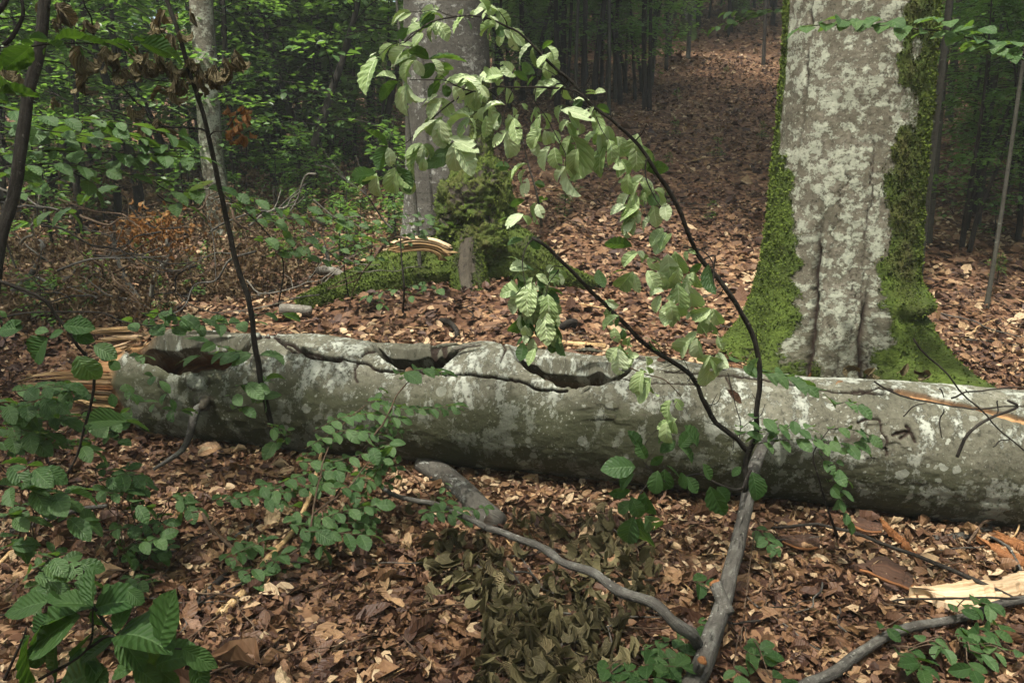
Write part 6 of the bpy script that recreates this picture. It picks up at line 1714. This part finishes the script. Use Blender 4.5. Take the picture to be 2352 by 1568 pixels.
stick('stick', 'long brown arched twig over the litter by the log end', 'stick', zc(2, 2, (1910, 740), (1960, 600, .03), (2080, 460, .07), (2200, 420, .08), (2352, 395, .06)), .006, .008, M['twig_brown'], seed=16)
stick('stick', 'grey arched twig next to the rusty wood pieces', 'stick', zc(2, 2, (2050, 550, .02), (2150, 570, .04), (2260, 660, .05), (2330, 790, .03)), .006, .006, M['twig_grey'], seed=17)
stick('stick', 'pale grey pole section lying by the mossy root', 'stick', zc(0, 1, (1940, 565), (2030, 570), (2140, 575)), .05, .04, M['stump_grey'], seed=18, sides=14)
stick('stick', 'crooked dark root end on the sunlit litter behind the log', 'stick', zc(1, 1, (690, 640), (750, 660, .03), (790, 710, .03), (800, 750)), .022, .018, M['twig_dark'], seed=19)
stick('stick', 'dark curled root end in the litter under the arching shoots', 'stick', zc(1, 1, (1520, 690), (1560, 660, .05), (1610, 650, .05), (1600, 690)), .03, .022, M['twig_dark'], seed=20)
# sticks of the dry brush behind the log
for k, (lab, pts, r, m) in enumerate([
        ('bent grey limb rising from the dry brush near the dark leaning stem', zc(0, 1, (60, 510), (120, 440, .1), (200, 340, .25), (300, 170, .5), (270, 90, .6)), .030, 'twig_grey'),
        ('curved grey limb standing in the dry brush', zc(0, 1, (960, 500), (890, 400, .1), (830, 250, .3), (790, 90, .5), (780, -40, .65)), .026, 'twig_grey'),
        ('grey limb with a yellow torn face in the dry brush', zc(0, 1, (1030, 520), (1050, 380, .12), (1090, 280, .25), (1150, 190, .4), (1155, 20, .6)), .022, 'stump_grey'),
        ('grey stick sloping down to the log end', zc(0, 1, (240, 300, .2), (320, 400, .15), (400, 470, .1), (520, 520, .05), (650, 580)), .014, 'twig_grey'),
        ('thin pale stick lying level in the brush', zc(0, 1, (780, 410), (950, 430), (1100, 435), (1300, 480)), .014, 'stump_grey'),
        ('grey forked branch below the green seedling', zc(0, 1, (1730, 490), (1850, 450), (1950, 405), (2060, 360), (2150, 330)), .022, 'twig_grey'),
        ('longer grey branch under the forked one', zc(0, 1, (1560, 450), (1680, 420), (1800, 402), (2000, 412), (2130, 410)), .016, 'twig_grey'),
        ('thick bent grey branch ending by the mossy root', zc(0, 1, (2200, 300, .05), (2280, 290, .1), (2352, 330, .08), (2400, 370)), .045, 'stump_grey'),
        ('upright grey stub above the bent branch', zc(0, 1, (2215, 300, .1), (2250, 230, .2), (2230, 130, .4)), .022, 'twig_grey'),
        ('pale upright stick against the brush', zc(0, 0, (290, 1530), (280, 1420, .2), (270, 1330, .4)), .02, 'stump_grey'),
        ('pale slanting stick in the brush', zc(0, 0, (415, 1415, .1), (460, 1340, .25), (520, 1280, .35)), .022, 'stump_grey'),
        ('grey stick pointing down beside the slanting pale one', zc(0, 0, (490, 1495, .2), (550, 1540, .1), (640, 1590)), .022, 'stump_grey'),
        ('tan thin stick crossing the brush', zc(0, 1, (440, 540), (560, 440, .05), (660, 350, .1)), .008, 'twig_tan'),
        ('thin reddish stem standing up in the brush', zc(0, 1, (670, 560), (680, 450, .2), (640, 300, .4), (560, 220, .5)), .008, 'twig_brown')]):
    stick('dead_limb', lab, 'branch', pts, r, r * .7, M[m], seed=200 + k, lift=r * .8, wobble=.03)

# dry brush: dead branches with shrivelled leaves
_r = np.random.default_rng(77)
_bl = ['dead brown-leaved branch lying in the brush next to the bent grey limb', 'heap of shrivelled leaves on a dead branch under the green sprays', 'dead branch with dull curled leaves in the middle of the brush', 'dead branch with grey-brown leaves just behind the log hollow',
       'dead branch with drooping brown leaves beside the thin dark stem', 'dead leafy branch against the foot of the pale grey beech', 'dead leafy branch near the seedling by the mossy root', 'far dead leafy branch at the dark slope edge', 'dead leafy branch low behind the splintered log end', 'dead leafy branch under the slanting pale stick', 'dead leafy branch between the pale grey beech and the dark slope', 'dead leafy branch in the shade behind the bright leafy sapling', 'dead leafy branch just above the log top by its open end']
_bc = [(60, 560), (170, 620), (300, 640), (420, 640), (520, 640), (520, 500), (600, 560), (640, 430), (130, 700), (250, 540), (590, 480), (120, 470), (330, 690)]
for k, (cx_, cy_) in enumerate(_bc):
    g = on_ground(cx_, cy_ + 40)
    t = thing('dead_branch', _bl[k], 'branch', g)
    tw, P, D = [], [], []
    for q in range(7):
        a = _r.uniform(0, 6.28); L = _r.uniform(.6, 1.3)
        d = np.array([math.cos(a), math.sin(a) * .6, _r.uniform(.15, .85)])
        z = np.linspace(0, 1, 6)
        ln = g + d * (z * L)[:, None] + _r.normal(0, .03, (6, 3)) - np.array([0, 0, 1]) * (z ** 2 * L * .25)[:, None]
        ln[:, 2] = np.maximum(ln[:, 2], gz(ln[:, 0], ln[:, 1]) + .02)
        V, F, U = tube(ln, .008, .003, 5, seed=q)
        part('twig', V, F, M['twig_brown'], t, uv=U)
        n = 130
        f = _r.uniform(.1, 1, n)
        pp = np.stack([np.interp(f, z, ln[:, c]) for c in range(3)], -1) + _r.normal(0, .07, (n, 3))
        P.append(pp); D.append(np.stack([_r.normal(0, .5, n), _r.normal(0, .5, n), -_r.uniform(.2, 1, n)], -1))
    P, D = np.vstack(P), np.vstack(D)
    P[:, 2] = np.maximum(P[:, 2], gz(P[:, 0], P[:, 1]) + .03)
    V, F, U, T = scatter(T_DRY, P, bases(D, _r.normal(0, .5, (len(P), 3)) + np.array([0, -1, .4])), .048 * np.exp(_r.normal(0, .25, len(P))), _r.random(len(P)))
    part('dry_leaves', V, F, M['leaf_dry_many'], t, kind='stuff', smooth=False, uv=U, tint=T)
g = on_ground(365, 590)
t = thing('dead_branch', 'rust-orange leafed dead branch glowing in the brush', 'branch', g)
_n = 260
_pp = np.array([at(_r.normal(350, 42), _r.normal(525, 24), 5.9 + _r.normal(0, .12)) for _ in range(_n)])
V, F, U, T = scatter(T_DRY, _pp, bases(np.stack([_r.normal(0, .6, _n), _r.normal(0, .6, _n), -_r.random(_n)], -1), _r.normal(0, .5, (_n, 3)) + np.array([0, -1, .5])), np.full(_n, .055), _r.random(_n))
part('dry_leaves', V, F, M['leaf_rust'], t, kind='stuff', smooth=False, uv=U, tint=T)
for q in range(4):
    V, F, U = tube([g, at(350 + q * 12, 560, 5.9), at(300 + q * 35, 505, 5.9)], .008, .003, 5, seed=q)
    part('twig', V, F, M['twig_brown'], t, uv=U)

# --- split yellow branch by the burl tree
sb = thing('split_branch', 'yellow splintered branch bent over the mossy root of the burl tree', 'branch', at(900, 565, 6.6))
for k, (a, b_) in enumerate([([(893, 562), (915, 548), (960, 543), (1005, 550), (1030, 565)], [(897, 572), (920, 562), (960, 556), (1000, 562), (1024, 572)]), ([(896, 570), (925, 561), (965, 556), (1005, 563), (1030, 580)], [(905, 580), (935, 574), (970, 570), (1000, 575), (1022, 590)]), ([(910, 577), (950, 571), (985, 572), (1010, 582), (1020, 598)], [(915, 582), (950, 577), (985, 579), (1004, 588), (1010, 598)])]):
    V, F, U = splinter(a, b_, 6.55 - .02 * k, .03, seed=60 + k, curve=.02)
    part('splinter', V, F, M['wood_old'] if k else M['wood_fresh'], sb, uv=U)

# --- pale board and bark slabs near the log's foot
bd = zc(2, 2, (1578, 914), (1700, 908), (1900, 880), (2100, 850), (2352, 795), (2500, 770)); bl = zc(2, 2, (1660, 945), (1760, 1005), (1850, 1035), (2000, 1030), (2352, 965), (2500, 940))
def ground_slab(top, bot, thick, lift, n=36, m=9, seed=0, tilt=0.0):
    def rs(Q, k):
        Q = spline(np.array(Q), .015); s = np.concatenate([[0], np.cumsum(np.linalg.norm(np.diff(Q, axis=0), axis=1))]); s /= s[-1]
        return np.stack([np.interp(np.linspace(0, 1, k), s, Q[:, c]) for c in range(3)], -1)
    A = rs([on_ground(*p, lift + tilt) for p in top], n); B = rs([on_ground(*p, lift) for p in bot], n)
    re_ = np.random.default_rng(seed + 90)
    A[:, :2] += re_.normal(0, .0045, (n, 2)); B[:, :2] += re_.normal(0, .0045, (n, 2))
    w = np.linspace(0, 1, m)
    G = A[:, None] * (1 - w)[None, :, None] + B[:, None] * w[None, :, None]
    q = np.linspace(0, 1, n)
    rn = np.random.default_rng(seed)
    al = (A[-1] - A[0]) / np.linalg.norm(A[-1] - A[0])
    G = G + al * ((1 - sstep(0, .15, q))[:, None] * rn.normal(0, .025, m)[None])[..., None]
    rel = .45 * thick * vnoise(np.stack(np.broadcast_arrays(q[:, None] * 5, w[None] * 12 + seed), -1), seed) + thick * .5 * np.sin(np.pi * w)[None]
    T_ = G + np.array([0, 0, 1.0]) * rel[..., None]; Bk = G - np.array([0, 0, thick])
    V = np.vstack([T_.reshape(-1, 3), Bk.reshape(-1, 3)])
    i = np.arange(n - 1)[:, None] * m; j = np.arange(m - 1)[None]
    f = np.stack([i + j, i + j + 1, i + m + j + 1, i + m + j], -1).reshape(-1, 4); o = n * m
    F = [f, (f + o)[:, ::-1]]
    ii = np.arange(n - 1) * m; F.append(np.stack([ii, ii + m, ii + m + o, ii + o], -1)); k = ii + m - 1; F.append(np.stack([k, k + o, k + m + o, k + m], -1))
    jj = np.arange(m - 1); F.append(np.stack([jj, jj + o, jj + 1 + o, jj + 1], -1)); e = (n - 1) * m + jj; F.append(np.stack([e, e + 1, e + 1 + o, e + o], -1))
    L = np.linalg.norm(A[-1] - A[0]); W_ = np.linalg.norm(A[n // 2] - B[n // 2])
    uv = np.stack(np.broadcast_arrays(q[:, None] * L, w[None] * W_), -1).reshape(-1, 2)
    return V, np.vstack(F), np.vstack([uv, uv])
V, F, U = ground_slab(bd, bl, .025, .05, seed=1, tilt=.03)
solid('splintered_board', V, F, M['wood_fresh'], 'pale freshly split piece of wood with a jagged tip by the smooth grey branch', 'wood piece', uv=U, smooth=False, origin=V.mean(0))
for k, (lab, a, b_, edge) in enumerate([
        ('dark oval slab of bark lying at the tip of the pale board', [(1205, 765), (1290, 712), (1390, 700), (1480, 742), (1560, 800), (1595, 862)], [(1220, 785), (1280, 800), (1400, 855), (1500, 890), (1560, 915), (1590, 890)], 1),
        ('dark square slab of bark closest under the log', [(1130, 445), (1250, 418), (1320, 428), (1372, 470)], [(1150, 465), (1210, 500), (1290, 522), (1368, 522)], 1),
        ('dark leaf-strewn slab of bark near the thick limb', [(670, 560), (760, 545), (860, 540), (950, 560)], [(690, 590), (770, 625), (850, 640), (935, 630)], 1),
        ('narrow rusty strip of wood pointing from the square slab to the oval one', [(1365, 455), (1420, 520), (1500, 600), (1590, 690)], [(1385, 450), (1460, 520), (1560, 610), (1625, 700)], 0),
        ('rusty split wood strip by the log end', [(2100, 620), (2200, 680), (2352, 760)], [(2130, 600), (2230, 640), (2352, 700)], 0),
        ('second rusty split wood strip under the log end', [(2160, 570), (2260, 610), (2380, 680)], [(2190, 545), (2290, 570), (2400, 630)], 0)]):
    top, bot = zc(2, 2, *a), zc(2, 2, *b_)
    V, F, U = ground_slab(top, bot, .016, .045, seed=10 + k)
    s = thing('bark_slab' if edge else 'wood_strip', lab, 'bark slab' if edge else 'wood piece', V.mean(0))
    part('slab', V, F, M['bark_slab'] if edge else M['bark_edge'], s, uv=U, smooth=False)
    if edge:
        V, F, U = tube([on_ground(p[0], p[1] + 2, .06) for p in bot], .006, .006, 6, rough=.5, seed=k)
        part('rim', V, F, M['bark_edge'], s, uv=U)

# twigs strewn over the litter
_r = np.random.default_rng(88)
for k in range(190):
    if k < 105:
        px, py = _r.uniform(0, 2352), _r.uniform(1180, 1560); where, L = 'in front of the log', _r.uniform(.12, .4)
    elif k < 155:
        px, py = _r.uniform(650, 2352), _r.uniform(650, 830); where, L = 'behind the log', _r.uniform(.25, .7)
    else:
        px, py = _r.uniform(1250, 2352), _r.uniform(200, 620); where, L = 'on the brown slope', _r.uniform(.4, 1.2)
    c = on_ground(px, py)
    a = _r.uniform(0, 6.28)
    q = np.linspace(-.5, .5, 5)
    P = np.stack([c[0] + math.cos(a) * L * q, c[1] + math.sin(a) * L * q, 0 * q], -1) + _r.normal(0, L * .035, (5, 3))
    P[:, 2] = gz(P[:, 0], P[:, 1]) + _r.uniform(.015, .05) + .02 * q * _r.normal()
    r = _r.uniform(.0022, .0055) * (1 if k < 105 else 1.4 if k < 155 else 2)
    V, F, U = tube(P, r, r * .5, 6, rough=.2, seed=k)
    solid('twig', V, F, M[['twig_brown', 'twig_dark', 'twig_grey', 'twig_brown', 'twig_tan'][k % 5] if _r.random() < .8 else 'twig_brown'], 'thin dead twig lying on the leaf litter ' + where, 'twig', 'dead twigs on the litter ' + where, uv=U, origin=P[0])

# fallen leaves that show largest, each on its own
def fallen_leaf(px, py, size, group, label, h=.03):
    p = on_ground(px, py, h)
    a = _r.uniform(0, 6.28)
    d = np.array([math.cos(a), math.sin(a), _r.normal(0, .2)])
    u = np.array([_r.normal(0, .35), _r.normal(-.15, .35), 1.0])
    B = basis(d, u)
    o = bpy.data.objects.new('fallen_leaf', random.choice(LS['fallen']))
    COL.objects.link(o)
    s = size * _r.uniform(.8, 1.25); w = _r.uniform(.85, 1.15)
    m = Matrix.Identity(4)
    for i in range(3):
        m[i][0] = B[i, 0] * s * w; m[i][1] = B[i, 1] * s; m[i][2] = B[i, 2] * s; m[i][3] = float(p[i])
    o.matrix_basis = m
    tag(o, label, 'leaf', group)
for k in range(285):
    while True:
        px, py = _r.uniform(-20, 2370), 1600 - 420 * _r.random() ** .75
        if not (py < 1330 and px < 400 and _r.random() < .6): break
    fallen_leaf(px, py, .078, 'fallen leaves in front of the log', 'curled brown beech leaf fallen on the litter in front of the log')
for px, py, l in [(1790, 1410, 'pale cream fallen leaf standing out on the brown litter near the thick limb'), (2110, 1230, 'upright dry tan leaf under the near end of the log'), (1530, 1300, 'pale green-grey leaf lying on the long slanting branch twigs')]:
    fallen_leaf(px, py, .10, None, l, .04)
for px, py in [(2085, 835), (2120, 850), (2140, 858), (2010, 845), (1975, 855)]:
    p = at(px, py, 4.35)
    o = bpy.data.objects.new('dry_leaf', random.choice(LS['dry'])); COL.objects.link(o)
    B = basis((_r.normal(), .3, _r.normal()), (0, -1, .5)); m = Matrix.Identity(4)
    p[2] = max(p[2], float(gz(p[0], p[1])) + .04)
    for i in range(3):
        m[i][0] = B[i, 0] * .09; m[i][1] = B[i, 1] * .09; m[i][2] = B[i, 2] * .09; m[i][3] = float(p[i])
    o.matrix_basis = m
    tag(o, 'curled cream dry leaf lying where the log meets the mossy root of the stout beech', 'leaf', 'curled leaves by the stout beech')

# wilted leaves still on small broken twigs of their own, strewn below the log
_wl = ['olive wilted leaf cluster on a broken twig by the looping bark crack', 'olive wilted leaf cluster on a twig between the slanting branch and the thick limb', 'olive wilted leaf cluster at the lower edge under the slanting branch', 'olive wilted leaf cluster just below the middle of the slanting branch', 'olive wilted leaf cluster on the litter beyond the slanting branch']
for k, (x0, x1, y0, y1, n) in enumerate([(560, 1100, 520, 900, 70), (1450, 2150, 550, 1100, 80), (950, 1750, 1250, 1560, 80), (950, 1700, 850, 1250, 90), (1150, 2000, 330, 600, 60)]):
    (gx, gy), = zc(1, 2, ((x0 + x1) / 2, (y0 + y1) / 2))
    t = thing('wilted_twig', _wl[k], 'twig', on_ground(gx, gy))
    for q in range(5):
        a, b_ = (_r.uniform(x0, x1), _r.uniform(y0, y1)), (_r.uniform(x0, x1), _r.uniform(y0, y1))
        m_ = ((a[0] + b_[0]) / 2 + _r.normal(0, 30), (a[1] + b_[1]) / 2 + _r.normal(0, 20))
        P = [on_ground(*p, .05) for p in zc(1, 2, a, m_, b_)]
        V, F, U = tube(P, .0035, .0015, 6, seed=q)
        part('twig', V, F, M['twig_brown'], t, uv=U)
    for q in range(n):
        (px, py), = zc(1, 2, (_r.uniform(x0, x1), _r.uniform(y0, y1)))
        p = on_ground(px, py, _r.uniform(.02, .12))
        put_leaf(t, random.choice(LS['wilted' if _r.random() < .65 else 'dry']), p, (_r.normal(0, .5), _r.normal(-.3, .5), -_r.uniform(0, .9)), (_r.normal(0, .5), _r.normal(-.5, .4), _r.uniform(.2, 1)), _r.uniform(.05, .085), _r.uniform(.65, 1.1))

# leaves caught on top of the log
for k, (px, py, Y) in enumerate([(700, 782, 4.40), (845, 800, 4.34), (1105, 800, 4.22), (1530, 832, 3.98), (1640, 848, 3.93), (1920, 892, 3.78), (2230, 912, 3.66), (1255, 880, 3.98), (930, 858, 4.10)]):
    p = at(px, py, Y) + np.array([0, 0, .012])
    d = np.array([_r.normal(), _r.normal() * .4, _r.normal(0, .15)]); B = basis(d, (_r.normal(0, .3), -.5, 1))
    o = bpy.data.objects.new('fallen_leaf', random.choice(LS['fallen'])); COL.objects.link(o); m = Matrix.Identity(4); s_ = _r.uniform(.05, .07)
    for i in range(3):
        m[i][0] = B[i, 0] * s_; m[i][1] = B[i, 1] * s_; m[i][2] = B[i, 2] * s_; m[i][3] = float(p[i])
    o.matrix_basis = m
    tag(o, 'dry brown leaf caught on top of the fallen log', 'leaf', 'leaves caught on the log')

# tangle of dead twigs in the brush behind the log
for k in range(48):
    px, py = _r.uniform(-20, 900), _r.uniform(440, 715)
    Y = _r.uniform(5.0, 6.6) if px < 640 else _r.uniform(6.0, 7.6)
    p = at(px, py, Y); p[2] = max(p[2], float(gz(p[0], p[1])) + .05)
    a = _r.uniform(-.9, .9) + (math.pi if _r.random() < .5 else 0); L = _r.uniform(.3, .95)
    d = np.array([math.cos(a), _r.normal(0, .3), math.sin(a) * .9])
    q = np.linspace(-.5, .5, 6)
    P = p + d * (q * L)[:, None] + _r.normal(0, L * .04, (6, 3))
    P[:, 2] = np.maximum(P[:, 2], gz(P[:, 0], P[:, 1]) + .03)
    r0 = _r.uniform(.004, .011)
    its = [tube(P, r0, r0 * .35, 6, rough=.25, seed=k)]
    t = thing('dead_twig', 'bare dead twig in the tangle of dry brush behind the log', 'twig', P[0], 'bare twigs in the dry brush')
    m_ = M[['twig_grey', 'stump_grey', 'twig_brown', 'twig_dark'][k % 4]]
    part('stem', *its[0][:2], m_, t, uv=its[0][2])
    for b_ in range(2):
        i = 2 + b_; e = P[i] + np.array([d[0] * .4 + _r.normal(0, .3), _r.normal(0, .2), d[2] * .4 + _r.normal(.1, .3)]) * L * .45
        V, F, U = tube([P[i], (P[i] + e) / 2 + _r.normal(0, .01, 3), e], r0 * .5, r0 * .25, 5, seed=k + b_)
        part('side_twig', V, F, m_, t, uv=U)
